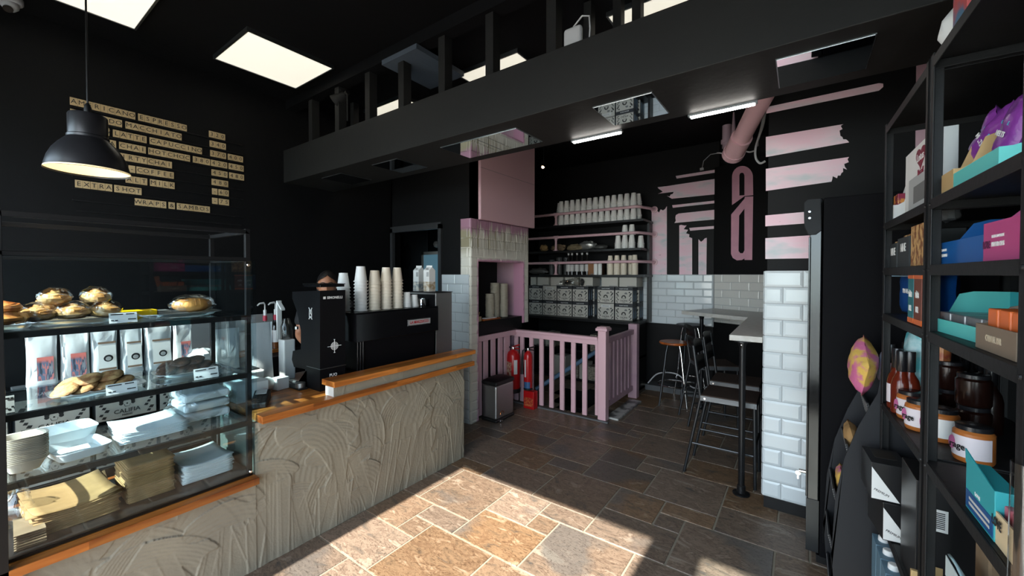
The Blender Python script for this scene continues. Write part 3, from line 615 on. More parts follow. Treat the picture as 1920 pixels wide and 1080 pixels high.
# level three: bowls, trays, paper, bagged boxes
z3 = SHZ[2]; FOAM = mat('white_foam', (.70,.76,.78), .5, bump=(60,.05))
bw = MB()
def bowl_proto():
    b = MB(); P = []
    for s, z in ((.0,.002),(.030,.0),(.034,.002),(.050,.040),(.0545,.042),(.0545,.044),(.049,.042),(.032,.004),(0,.004)):
        P.append([(s*math.copysign(abs(math.cos(a))**.6, math.cos(a)), s*1.15*math.copysign(abs(math.sin(a))**.6, math.sin(a)), z) for a in (2*math.pi*k/24 for k in range(25))])
    b.grid(P); return b.build('paper_bowl', mat('paper_bowl_card', '#D9CFC0', .7, var=('#C8BDAB', 20, .3)), None, smooth=True)
bp = bowl_proto(); tag(bp, 'lowest white paper food tray of the nested stack on the third shelf', 'food tray', 'paper food trays')
bp.location = (-2.44, .155, z3+.001)
for k in range(1, 15):
    c = bp.copy(); COL.objects.link(c); c.location = (-2.44 + rnd.uniform(-.0015,.0015), .155, z3+.001+k*.0066); c.rotation_euler = (0,0,rnd.uniform(-.05,.05))
    c['label'] = 'white paper food tray nested midway in the stack on the third shelf' if k < 14 else 'topmost white paper food tray of the stack on the third shelf'
def foam_tray(loc, L, W, h, lab, rz, tilt=0, grp='foam trays'):
    t_ = thing('foam_tray', lab, 'tray', loc, rz, grp); t_.rotation_euler = (tilt, 0, rz); b = MB(); P = []
    for f, z in ((0,.004),(.80,.0),(.84,.002),(.97,h),(1.0,h),(1.0,h+.004),(.95,h+.003),(.80,.006),(0,.008)):
        P.append([(W/2*f*math.copysign(abs(math.cos(a))**.35, math.cos(a)), L/2*f*math.copysign(abs(math.sin(a))**.35, math.sin(a)), z) for a in (2*math.pi*k/40 for k in range(41))])
    b.grid(P); b.v = [rootmat(t_) @ v for v in b.v]; b.build('tray_body', FOAM, t_, smooth=True)
foam_tray((-2.48, .30, z3+.002), .17, .22, .035, 'open white foam tray lying in front beside the paper trays', .15)
foam_tray((-2.66, .28, z3+.002), .20, .18, .07, 'second white foam tray standing behind the front one', .1)
def sheets(name, lab, cat, cx, cy, z, L, W, n, th, m, seed, grp=None, curl=.0, rzs=.04):
    """a pile of loose sheets: each sheet is a thing of its own, with its own little curl and turn"""
    r = random.Random(seed)
    for k in range(n):
        b = MB(); P = []; nx = 9
        for i in range(nx):
            P.append([((i/(nx-1)-.5)*W, (j/8-.5)*L, curl*(abs(i/(nx-1)-.5)**2*4*.5 + (j/8-.5)**2*2)*(k+1)/n + .0006*math.sin(i*1.3+k)) for j in range(9)])
        b.grid(P); b.xf(Matrix.Translation((cx + r.uniform(-.004,.004), cy + r.uniform(-.004,.004), z + th*(k+.6))) @ Matrix.Rotation(r.uniform(-rzs, rzs), 4, 'Z'))
        o = b.build(name, m, None, smooth=True, solid=th*.8)
        pos = 'topmost' if k == n-1 else 'lowest' if k == 0 else 'inner'
        tag(o, f'{pos} {lab}', cat, grp)
sheets('white_paper_bag', 'flat white paper bag of the pile on the third shelf', 'paper bag', -2.55, .545, z3+.001, .24, .26, 9, .004, mat('blue_white_paper', (.68,.74,.76), .6, bump=(14,.12)), 4, 'flat white bags on the third shelf', .02)
t_ = thing('bagged_food_boxes', 'clear plastic bag of white foam lunch boxes at the right of the third shelf', 'bag', (-2.62, .76, z3)); b = MB()
for k in range(3): b.box(-2.72, -2.50, .67, .87, z3+.006+k*.05, z3+.046+k*.05)
b.build('foam_boxes', FOAM, t_, bevel=.012)
c = MB(); c.blob((-2.61,.765,z3+.085), (.30,.26,.20), 5, .10, 3, 22, flat=.82); c.build('plastic_bag', FILM, t_, smooth=True)
# base: kraft stacks and papers
z4 = .515
sheets('kraft_sheet', 'brown kraft bag of the sloping pile at the left of the case floor', 'paper bag', -2.58, .29, z4+.001, .25, .32, 11, .006, KRAFT, 6, 'brown kraft bags in the case', .03, .09)
sheets('kraft_bag', 'brown kraft bag of the tall block stack on the case floor', 'paper bag', -2.56, .53, z4+.001, .165, .24, 24, .0068, KRAFT, 8, 'stacked kraft bags in the case', .004, .012)
sheets('white_napkin', 'white folded paper of the pile at the right of the case floor', 'paper', -2.57, .755, z4+.001, .21, .26, 12, .006, PAPER, 9, 'white papers on the case floor', .02, .05)
b = MB(); 
for k in range(7): b.prism([(-2.50-.06*math.cos(k), .135+.01*math.sin(k*2), z4+k*.008), (-2.36, .12, z4+k*.009+.004), (-2.36+.01*math.sin(k), .20, z4+k*.008+.006), (-2.50, .20, z4+k*.009)], (0,0,.004))
o = b.build('crumpled_bags', KRAFTD, None); tag(o, 'heap of crumpled brown paper bags in the bottom left corner of the case', 'paper bag', kind='stuff')
o = MB().blob((-2.60,.14,z4+.08), (.12,.09,.16), 8, .12, 3, 16, flat=.9).build('film_bag', FILM, None, smooth=True); tag(o, 'small clear plastic bag standing in the left corner of the case floor', 'bag')
# ================================================================== MENU ON THE LEFT WALL
MENU = thing('menu_board', 'wooden letter-tile menu on black rails across the dark left wall', 'menu', (WX, 1.0, 2.4))
TILEW = mat('letter_tile_wood', '#C9AE84', .6, var=('#B0946A', 9, .3))
def mcol(cx): return onX(100 + cx/4.5, 250, WX).y
RZ0, RP, TH = 2.752, .0805, .052
z_row0 = onX(100+142/4.5, 160+100/4.5, WX).z
def zrow(k):
    # heights measured at the left and right ends of each row
    return z_row0 - k*.0795
rows = ((0, (('AMERICANO',142,692),('ESPRESSO',715,1125),('320',1310,1447))), (1, (('CORTADO',142,580),('MACCHIATO',607,1080),('340',1315,1452))),
        (2, (('FLAT W',145,472),('LATTE',500,785),('CAPUCCINO',808,1250),('370',1318,1453),('400',1467,1595))), (3, (('MOCHA',160,527),('CHAI',550,777),('HOTCHOC',796,1148),('380',1172,1316),('420',1322,1462),('450',1472,1600))),
        (4, (('DIRTY',500,785),('CHAI',788,995),('450',1328,1463),('480',1476,1602))), (5, (('N',560,615),('-',627,685),('COFFEE',693,1010),('480',1328,1468))),
        (6, (('ALT',600,785),('MILK',806,1015),('-',1330,1377),('60',1383,1472))), (7, (('EXTRA',172,488),('SHOT',503,735),('-',1330,1377),('75',1385,1473))), (8, (('WRAPS',675,942),('&',960,1015),('SAMBOS',1030,1310))))
for k, ws_ in rows:
    z = zrow(k)
    B('rail', BMET, (WX+.001, WX+.012, mcol(150), mcol(1592), z-TH-.012, z-TH-.004), parent=MENU)
    for wd, a, c in ws_:
        y0, y1 = mcol(a), mcol(c); n = len(wd); b = MB(); st_ = (y1-y0)/n
        for i in range(n): b.box(WX+.002, WX+.009, y0+i*st_+.0008, y0+(i+1)*st_-.0008, z-TH, z)
        s_ = b.build('word_strip', TILEW, MENU)
        for i, ch in enumerate(wd):
            if ch != ' ': text(ch, .043, INK, s_, (WX+.0095, y0+(i+.5)*st_, z-TH/2), (0,1,0), (0,0,1), name='letter', depth=.0008)
B('rail', BMET, (WX+.001, WX+.012, mcol(180), mcol(1580), zrow(9)-TH-.004, zrow(9)-TH+.004), parent=MENU)

# ================================================================== PENDANT LAMP
lp = thing('pendant_lamp', 'black dome pendant lamp with lit cream inside hanging over the pastry case', 'pendant lamp', (-2.5, .352, 1.99))
LX, LY, LZ = -2.5, .352, 1.992
LB = mat('lamp_black', (.013,.013,.015), .33); LI = mat('lamp_cream_inside', (.80,.70,.46), .4, emit=((1.0,.80,.42), .55))
prof = [(.134,0),(.132,.006),(.130,.02),(.122,.052),(.108,.085),(.090,.112),(.075,.130),(.066,.140),(.066,.150),(.062,.154),(.062,.236),(.058,.243),(.03,.250),(.012,.252)]
m_ = MB(); m_.lathe(prof, (LX,LY,LZ), 40); m_.f = m_.f[:-2] if False else m_.f; m_.build('shade', LB, lp, smooth=True)
inn = [(.1335,.001),(.128,.02),(.120,.050),(.106,.083),(.088,.110),(.062,.130),(.0,.131)]
b = MB(); P = [[(LX+r*math.cos(a), LY+r*math.sin(a), LZ+z+.0006) for a in (2*math.pi*k/40 for k in range(41))] for r, z in inn]; b.grid(P); b.build('inner_reflector', LI, lp, smooth=True)
b = MB(); b.lathe([(0,-.06),(.022,-.05),(.030,-.03),(.028,-.008),(.014,.014),(.012,.04)], (LX,LY,LZ+.085), 20); b.build('bulb', mat('lit_bulb', (1,.9,.7), .4, emit=((1.0,.80,.48), 14)), lp, smooth=True)
MB().tube([(LX,LY,LZ+.25),(LX,LY,CZ-.002)], .0035, 8).build('cord', BMET, lp)
MB().lathe([(.012,.25),(.012,.275),(.008,.29),(.004,.295)], (LX,LY,LZ), 14).build('cord_grip', BMET, lp, smooth=True)
# the lathe shell is open below: remove its bottom cap
me = [c for c in bpy.data.objects if c.parent == lp and c.name.startswith('shade')][0].data
bm_ = bmesh.new(); bm_.from_mesh(me); [bm_.faces.remove(f) for f in list(bm_.faces) if len(f.verts) > 10 and f.calc_center_median().z < .05]; bm_.to_mesh(me); bm_.free()

# security camera
c0 = onZ(20, 4, CZ-.03); sc_ = thing('security_camera', 'white dome security camera under the ceiling in the top left corner', 'security camera', (c0.x, c0.y, CZ))
CAMW = mat('grey_white_plastic', (.42,.42,.43), .4)
MB().lathe([(.05,0),(.052,-.004),(.052,-.03),(.046,-.038),(0,-.038)][::-1], (c0.x,c0.y,CZ-.001), 28).build('base', CAMW, sc_, smooth=True)
MB().lathe([(0,-.036),(.022,-.03),(.036,-.014),(.040,.004),(.034,.02)], (c0.x+.004,c0.y-.004,CZ-.052), 24).build('eyeball', CAMW, sc_, smooth=True)
b = MB(); b.lathe([(0,0),(.019,0),(.021,.004),(.021,.012),(0,.012)], n=20); b.xf(Matrix.Translation((c0.x+.022,c0.y-.012,CZ-.080)) @ Matrix.Rotation(R(140), 4, 'Y')); b.build('lens', GLOSSB, sc_, smooth=True)

# ================================================================== BEHIND THE CASE: milk cartons, bags
def emblem(mi_b, o, r, u, n, s):
    pass
BOXW = mat('carton_white', '#B9B6AC', .6); BOXD = mat('carton_dark', (.02,.022,.026), .5); BOXB = mat('carton_blue_bottle', '#7F95A8', .6)
def milk_carton(name, label, group, w=.245, d=.17, h=.222, band=True):
    """case of plant milk: printed white front facing +X in its own frame"""
    t_ = thing(name, label, 'carton', (0,0,0), 0, group)
    B('box', BOXD, (-d, -.002, -w/2+.001, w/2-.001, 0, h), parent=t_, bevel=.002)
    B('front_panel', BOXW, (-.003, .0, -w/2+.004, w/2-.004, .003, h*(.80 if band else .985)), parent=t_)
    p = .0008; R_, U = (0,1,0), (0,0,1)
    text('CALIFIA', .030, INK, t_, (p, 0, h*.17), R_, U, bold=.01); text('FARMS', .014, INK, t_, (p, 0, h*.075), R_, U)
    # round head with dark hair between garlands
    b = MB(); z = h*.37
    def disc(y, zz, r, sy=1, n=14): b.add([(p+.0004, y+r*sy*math.cos(2*math.pi*k/n), zz+r*math.sin(2*math.pi*k/n)) for k in range(n)], [tuple(range(n))])
    for k in range(9): a = R(-10 + 200*k/8); disc(.024*math.cos(a), z+.024*math.sin(a), .0085)
    b.build('emblem_hair', INK, t_, fixn=False)
    b = MB(); disc(0, z-.006, .004); b.tube([(p, -.012, z-.010),(p,-.008,z-.022),(p,.008,z-.022),(p,.012,z-.010)], .0012, 4); b.build('emblem_face', INK, t_, fixn=False)
    rr = random.Random(4)
    for side in (-1, 1):
        b = MB()
        for k in range(9):
            y = side*w*(.36+.05*math.sin(k*2.1)); zz = h*(.08+.075*k); q = .007+.005*rr.random()
            b.add([(p, y-q*1.2, zz-q*.5), (p, y+q*.5, zz-q*.9), (p, y+q*1.2, zz+q*.6), (p, y-q*.4, zz+q*.9)], [(0,1,2,3)])
        b.build('printed_border', INK, t_, fixn=False)
    b = MB(); b.add([(p, .03+.02*math.cos(a), h*.60+.018*math.sin(a)) for a in (R(-20+220*k/8) for k in range(9))], [tuple(range(9))]); b.build('printed_leaf', INKG, t_, fixn=False)
    if band: text('PLANT FUTURE', .017, WHITE, t_, (p, 0, h*.89), R_, U, bold=.01)
    else: B('plain_label', mat('label_white', (.6,.6,.58), .6), (.0, .001, -w*.28, w*.28, h*.74, h*.90), parent=t_); text('REGULAR', .02, INKG, t_, (.0015, 0, h*.82), R_, U)
    # side faces: tall pale bottle print
    for sy in (-1, 1):
        b = MB(); y = sy*(w/2)
        for cx in (-d*.72, -d*.27): b.prism([(cx-.018, y, h*.12),(cx+.018, y, h*.12),(cx+.018, y, h*.45),(cx+.008, y, h*.62),(cx+.006, y, h*.78),(cx-.006, y, h*.78),(cx-.008, y, h*.62),(cx-.018, y, h*.45)], (0, sy*.0008, 0))
        b.build('bottle_print', BOXB, t_)
    return t_
mc = milk_carton('milk_carton', 'x', 'cartons of plant milk')
mcp = milk_carton('milk_carton', 'x', 'cartons of plant milk', band=False)
used_mc = {mc: False, mcp: False}
def place_carton(src, loc, rz, label, group):
    if not used_mc[src]:
        used_mc[src] = True; KIDS(src); src.location = loc; src.rotation_euler = (0,0,rz); src['label'] = label; src['group'] = group; src.color = (1,1,1,1); return src
    return dup(src, loc, rz, label, group)
# far shelves come first (fronts face -Y: rotate -90)
SHY = 5.28
for row, z in ((0, .935), (1, 1.160)):
    rn = ('lower row', 'upper row')[row]
    for i, (x, src) in enumerate(((-3.345, mc), (-3.093, mcp if row else mc), (-2.84, mc), (-2.585, mc))):
        place_carton(src, (x, SHY, z), -math.pi/2, f"{('first','second','third','fourth')[i]} milk carton from the left in the {rn} beside the tiled hatch", 'milk cartons on the far shelf')
    for i, (x, src) in enumerate(((-2.185, mc if row else mcp), (-1.93, mc))):
        place_carton(src, (x, SHY-.03, z), -math.pi/2, f"milk carton at the {('left','right')[i]} of the {rn} in the right pair", 'milk cartons on the far shelf')
    for i, x in enumerate((-2.585+.02, -1.93+.02)):
        place_carton(mc, (x, SHY+.18, z), -math.pi/2, f"milk carton half hidden behind the front cartons, {('left','right')[i]} block, {rn}", 'milk cartons on the far shelf')
# plain cartons on top
def plain_box(loc, w_, d_, h_, lab, cat='carton', grp='plain white cartons', m=BOXW, rz=0, name='plain_carton'):
    t_ = thing(name, lab, cat, loc, rz, grp); b = MB(); b.box(loc[0]-w_/2, loc[0]+w_/2, loc[1], loc[1]+d_, loc[2], loc[2]+h_)
    Mt = Matrix.Translation(loc) @ Matrix.Rotation(rz, 4, 'Z') @ Matrix.Translation([-q for q in loc]); b.xf(Mt); b.build('box', m, t_, bevel=.002)
    c = MB(); c.box(loc[0]-w_*.03, loc[0]+w_*.46, loc[1]-.0008, loc[1], loc[2]+h_*.02, loc[2]+h_*.10); c.xf(Mt); c.build('tape_mark', INKG, t_); return t_
for x, w_, lab in ((-3.40,.10,'narrow plain carton on top of the milk cartons nearest the hatch'), (-3.22,.20,'first wide plain carton on top of the milk cartons, left block'), (-2.98,.21,'second wide plain carton on top of the milk cartons, left block'), (-2.73,.22,'third wide plain carton behind the crumpled film, left block'), (-2.50,.20,'last plain carton of the left block, beside the gap')):
    plain_box((x, SHY+.02, 1.384), w_, .25, .128, lab)
for x, lab in ((-2.14,'plain white carton on the right block, left one'), (-1.885,'plain white carton on the right block, right one')): plain_box((x, SHY, 1.384), .235, .25, .128, lab)
b = MB(); b.blob((-2.80, SHY-.03, 1.43), (.22,.08,.08), 3, .25, 3, 14); b.blob((-2.64, SHY-.03, 1.45), (.26,.08,.11), 5, .25, 3, 14); o = b.build('crumpled_film', FILM, None, smooth=True); tag(o, 'crumpled clear film lying over the milk cartons of the left block', 'plastic film')
b = MB(); b.blob((-2.79, SHY+.0, 1.43), (.10,.05,.05), 3, .2); b.blob((-2.55, SHY-.01, 1.44), (.06,.04,.10), 3, .2); o = b.build('dark_pouch', INK, None, smooth=True); tag(o, 'dark pouches inside the crumpled film on the cartons', 'pouch')
# shelving
sh = thing('cup_shelves', 'black wall shelves with pink pipe rails holding cups and cartons', 'shelf unit', (-2.6, 5.4, 1.0))
for z, x1 in ((2.275, -1.66), (1.90, -1.69), (1.545, -1.66)):
    s_ = B('shelf_board', BMET, (-3.5, x1, 5.22, FY-.02, z-.03, z), parent=sh, bevel=.002)
B('shelf_board', BMET, (-3.5, -1.70, 5.14, FY-.02, .895, .933), parent=sh, bevel=.002)
B('shelf_board', BMET, (-3.5, -1.74, 5.30, FY-.02, .42, .45), (-3.5, -1.74, 5.30, FY-.02, .0, .03), parent=sh)
B('upright', BMET, (-1.70, -1.67, 5.5, 5.63, .9, 2.275), parent=sh); B('upright', BMET, (-1.79, -1.74, 5.3, FY-.02, .0, .9), parent=sh)
for z, zp in ((2.275, 2.44), (1.90, 2.10), (1.545, 1.722)):
    py = 5.235; r = .019
    pr = MB(); cx = -1.765
    pr.tube([(-3.5, py, zp), (cx-.06, py, zp), (cx-.02, py, zp+.0), (cx+.015, py+.015, zp), (cx+.035, py+.05, zp), (cx+.10, FY-.17, zp), (cx+.12, FY-.016, zp)], r, 14)
    pipe = pr.build('pipe_rail', PINK, sh, smooth=True)
    fl = MB(); fl.lathe([(0,0),(.045,0),(.045,.008),(.026,.012),(.024,.03),(0,.03)], n=20); fl.xf(Matrix.Translation((cx+.12, FY-.016, zp)) @ Matrix.Rotation(R(90), 4, 'X')); fl.build('wall_flange', PINK, pipe, smooth=True)
    st_ = MB(); px_ = -2.96; st_.tube([(px_, py, z+.001),(px_, py, zp)], .017, 14); st_.lathe([(.04,0),(.04,.008),(.024,.012),(.022,.03)], (px_,py,z+.001), 18); st_.tube([(px_-.035,py,zp),(px_+.035,py,zp)], .025, 14)
    st_.tube([(px_, py, zp-.045),(px_,py,zp-.02)], .024, 14); st_.build('pipe_upright', PINK, pipe, smooth=True)

# ---- cups
def cup_proto(m, rt, rb, h, nm):
    b = MB(); b.lathe([(rb*.9,.004),(rb*.92,0),(rb,0),(rt*.985,h-.006),(rt*1.11,h-.008),(rt*1.12,h-.001),(rt*1.04,h),(rt*.97,h),(rb*.96,.006),(0,.006)], n=18); o = b.build(nm, m, None, smooth=True); return o
cupL = cup_proto(CUPW, .044, .030, .112, 'paper_cup'); cupM = cup_proto(CUPC, .042, .029, .105, 'paper_cup'); cupS = cup_proto(CUPW, .036, .026, .088, 'paper_cup')
_cu = set()
def cup(src, loc, up, label, group):
    if src.name in _cu: o = src.copy(); COL.objects.link(o)
    else: o = src; _cu.add(src.name)
    h = src.get('h', 0); o.location = loc; o.rotation_euler = (0 if up else math.pi, 0, rnd.uniform(0, 6))
    return tag(o, label, 'cup', group)
def stack(src, x, y, z, n, h, pitch, label, group):
    """n cups upside down, nested: every cup is its own object; the top one shows its full side"""
    for k in range(n): cup(src, (x, y, z + h + k*pitch), False, label, group)
    return z + h + (n-1)*pitch
# on the espresso machine (top at z=1.285)
MT = 1.286
for x, y, n, src, h, lab in ((-2.70, 1.660, 8, cupL, .112, 'white cup in the leftmost stack on the espresso machine, beside the grinder'), (-2.60, 1.735, 10, cupL, .112, 'white cup in the tallest stack on the espresso machine, second from the left'),
        (-2.60, 1.850, 9, cupM, .105, 'cream cup in the third stack from the left on the espresso machine'), (-2.70, 1.93, 9, cupM, .105, 'cream cup in the stack half hidden behind the third stack on the machine'),
        (-2.60, 1.955, 10, cupM, .105, 'cream cup in the fourth stack from the left on the espresso machine'), (-2.60, 2.060, 10, cupM, .105, 'cream cup in the fifth stack from the left on the espresso machine')):
    stack(src, x, y, MT, n, h, .0235 if src is cupL else .0238, lab, 'cups stacked on the espresso machine')
stack(cupS, -2.60, 2.155, MT, 4, .088, .011, 'small white cup in the taller little stack on the machine, right of the big stacks', 'cups stacked on the espresso machine')
stack(cupS, -2.60, 2.232, MT, 2, .088, .009, 'small white cup in the low pair at the right on the machine', 'cups stacked on the espresso machine')
# on the wall shelves
names = ('first','second','third','fourth','fifth','sixth','seventh','eighth','ninth','tenth','eleventh','twelfth','thirteenth')
for i in range(13):
    x = -2.905 + i*.0905
    zt = stack(cupL, x, 5.30, 2.276, 4, .112, .022, f'white cup in the {names[i]} double stack from the left on the top wall shelf', 'white cups on the top wall shelf')
    stack(cupL, x, 5.30, zt + .001, 4, .112, .022, f'white cup in the {names[i]} double stack from the left on the top wall shelf', 'white cups on the top wall shelf')
for x, lab in ((-2.99, 'white cup in the stack behind the pink upright, left end of the top wall shelf'), (-1.79, 'white cup in the back stack at the right end of the top wall shelf')):
    zt = stack(cupL, x, 5.40, 2.276, 4, .112, .022, lab, 'white cups on the top wall shelf'); stack(cupL, x, 5.40, zt+.001, 4, .112, .022, lab, 'white cups on the top wall shelf')
for i, x in enumerate((-2.03, -1.935, -1.84)):
    zt = stack(cupL, x, 5.30, 1.901, 4, .112, .022, f"white cup in the {('left','middle','right')[i]} stack at the end of the second wall shelf", 'white cups on the second wall shelf')
    if i: stack(cupL, x, 5.30, zt+.001, 3, .112, .012, f"white cup in the {('left','middle','right')[i]} stack at the end of the second wall shelf", 'white cups on the second wall shelf')
zt = stack(cupL, -1.76, 5.42, 1.901, 4, .112, .02, 'white cup in the back stack at the end of the second wall shelf', 'white cups on the second wall shelf')
for i, x in enumerate((-2.14, -2.045, -1.95, -1.80)):
    zt = stack(cupM, x, 5.30, 1.546, 9, .105, .020, f"cream cup in the {('first','second','third','fourth')[i]} front stack at the right of the third wall shelf", 'cream cups on the third wall shelf')
stack(cupM, -2.19, 5.42, 1.546, 9, .105, .020, 'cream cup in the back stack left of the cream cups on the third shelf', 'cream cups on the third wall shelf')
stack(cupM, -1.90, 5.42, 1.546, 9, .105, .020, 'cream cup in the back stack between the third and fourth cream stacks', 'cream cups on the third wall shelf')
for i, x in enumerate((-2.36, -2.295)):
    o = MB().lathe([(0,0),(.027,0),(.029,.01),(.029,.15),(.02,.165),(.02,.19),(0,.19)], (x, 5.31, 1.546), 16).build('white_bottle', CUPW, None, smooth=True); tag(o, f"{('left','right')[i]} white plastic bottle of two behind the lowest pink rail", 'bottle', 'white bottles on the third wall shelf')
# dark bottles, brown boxes
def syrup(loc, lab, grp, body, cap, h=.24, r=.032, pump=False):
    t_ = thing('syrup_bottle', lab, 'bottle', loc, 0, grp); x, y, z = loc
    MB().lathe([(0,0),(r,0),(r,h*.62),(r*.75,h*.72),(r*.36,h*.80),(r*.36,h*.97),(0,h*.97)], loc, 18).build('bottle', body, t_, smooth=True)
    return t_
DKB = mat('dark_bottle', (.02,.017,.016), .12)
LABW = mat('bottle_label', (.55,.54,.52), .6)
for i, x in enumerate((-2.80, -2.745, -2.66, -2.58, -2.50)):
    t_ = syrup((x, 5.33+.01*(i == 1), 1.546), f'{names[i]} dark syrup bottle from the left behind the lowest pink rail', 'dark syrup bottles on the third wall shelf', DKB, None, .30, .034)
    MB().lathe([(.0345,.05),(.0345,.15)], (x, 5.33+.01*(i == 1), 1.546), 18).build('label', LABW, t_, smooth=True)
    MB().lathe([(.0145,.0),(.0145,.028),(0,.028)], (x, 5.33+.01*(i == 1), 1.546+.29), 12).build('cap', LABW, t_, smooth=True)
plain_box((-2.43, 5.30, 1.546), .085, .10, .17, 'light brown box beside the dark syrup bottles', 'box', 'brown boxes on the third wall shelf', mat('tan_card', '#8A5F3C', .7), name='small_box')
plain_box((-2.335, 5.36, 1.546), .09, .10, .17, 'darker brown box behind the white bottles on the third shelf', 'box', 'brown boxes on the third wall shelf', mat('brown_card', '#54321F', .7), name='small_box')
LIDM = mat('clear_grey_lids', (.11,.11,.11), .3)
for i, (x, n_) in enumerate(((-3.10, 14), (-2.97, 16), (-2.90, 16))):
    for lv in range(n_):
        o = MB().lathe([(.044,0),(.047,.002),(.047,.006),(.038,.012),(.036,.015),(0,.015)], (x, 5.36 if i < 2 else 5.45, 1.546+lv*.0165), 16).build('cup_cover', LIDM, None, smooth=True)
        tag(o, f"grey cup lid in the {('left','middle','right')[i]} lid stack at the left of the third wall shelf", 'lid', 'cup lids on the third wall shelf')
for (x, y, z, d, lab, m) in ((-3.22, 5.33, 1.955, (.14,.10,.10), 'rolled bag of nuts under the second pink rail, near the hatch', KRAFT), (-3.02, 5.42, 1.955, (.26,.12,.11), 'brown paper bag behind the pink upright on the second shelf', KRAFTD), (-2.70, 5.33, 1.945, (.25,.12,.10), 'clear bag of pale food lying on the second wall shelf, left one', mat('pale_food', '#8F7F62', .6, var=('#5E523E', 30, .3))), (-2.52, 5.38, 1.968, (.30,.14,.13), 'crumpled silvery bag on the second wall shelf beside the pale one', mat('silver_film', (.35,.35,.33), .3, .6, bump=(30,.5))), (-2.32, 5.38, 1.94, (.22,.10,.07), 'dark pointed bag lying right of the silvery bag', mat('dark_film', (.06,.06,.055), .3)), (-3.32, 5.34, 1.60, (.36,.12,.10), 'dark wrapped bundle at the left of the third wall shelf', mat('dark_film2', (.07,.065,.06), .35, bump=(30,.4)))):
    o = MB().blob((x, y, z), d, int(x*-40) % 17, .18, 3, 16, flat=.9).build('food_bag', m, None, smooth=True); tag(o, lab, 'bag')
# lower boxes on the far lower shelf and beyond the railing
CREAMB = mat('small_carton_print', '#A39C8C', .6, var=('#6A6458', 40, .1))
for i, (x, z, w_, h_) in enumerate(((-3.16, .451, .07, .22), (-3.08, .451, .07, .22), (-3.35, .451, .15, .20), (-2.70,.031,.12,.24),(-2.56,.031,.12,.24),(-2.42,.031,.12,.20),(-2.95,.031,.2,.3),(-2.40,.451,.1,.24),(-2.15,.031,.12,.22),(-2.0,.451,.14,.14))):
    plain_box((x, 5.33, z), w_, .2, h_, f"carton on the low shelves behind the pink railing, {names[i]} of ten from the stack list" if False else ('pale small carton high behind the railing, left of a pair','pale small carton high behind the railing, right of a pair','grey carton high behind the railing beside the hatch','white carton low behind the railing slats, leftmost on the floor shelf','white carton low behind the railing, second on the floor shelf','short white carton low behind the railing, third on the floor shelf','wide white carton low behind the fire extinguishers','white carton behind the railing middle, on the upper low shelf','white carton low behind the railing near its corner post','flat white carton behind the railing near its corner, upper low shelf')[i], 'carton', 'cartons behind the railing', CREAMB if i % 2 else BOXW, name='stored_carton')
# blue handrail of the stair below
MB().tube([(-2.75, 4.35, .08),(-2.35, 4.75, .40),(-1.95, 5.15, .72)], .028, 10).build('stair_handrail', mat('blue_rail', '#5F7F9C', .35), None, smooth=True); tag(bpy.data.objects['stair_handrail'], 'pale blue sloping stair handrail seen between the pink slats', 'handrail')
st_ = MB()
for k in range(5): st_.box(-2.84, -1.76, 4.10+.24*k, 4.34+.24*k, -1.29, -1.1+.2*k)
o = st_.build('stair', mat('dark_stair', (.03,.03,.032), .7)); o['kind'] = S; o.name = 'floor_stair'
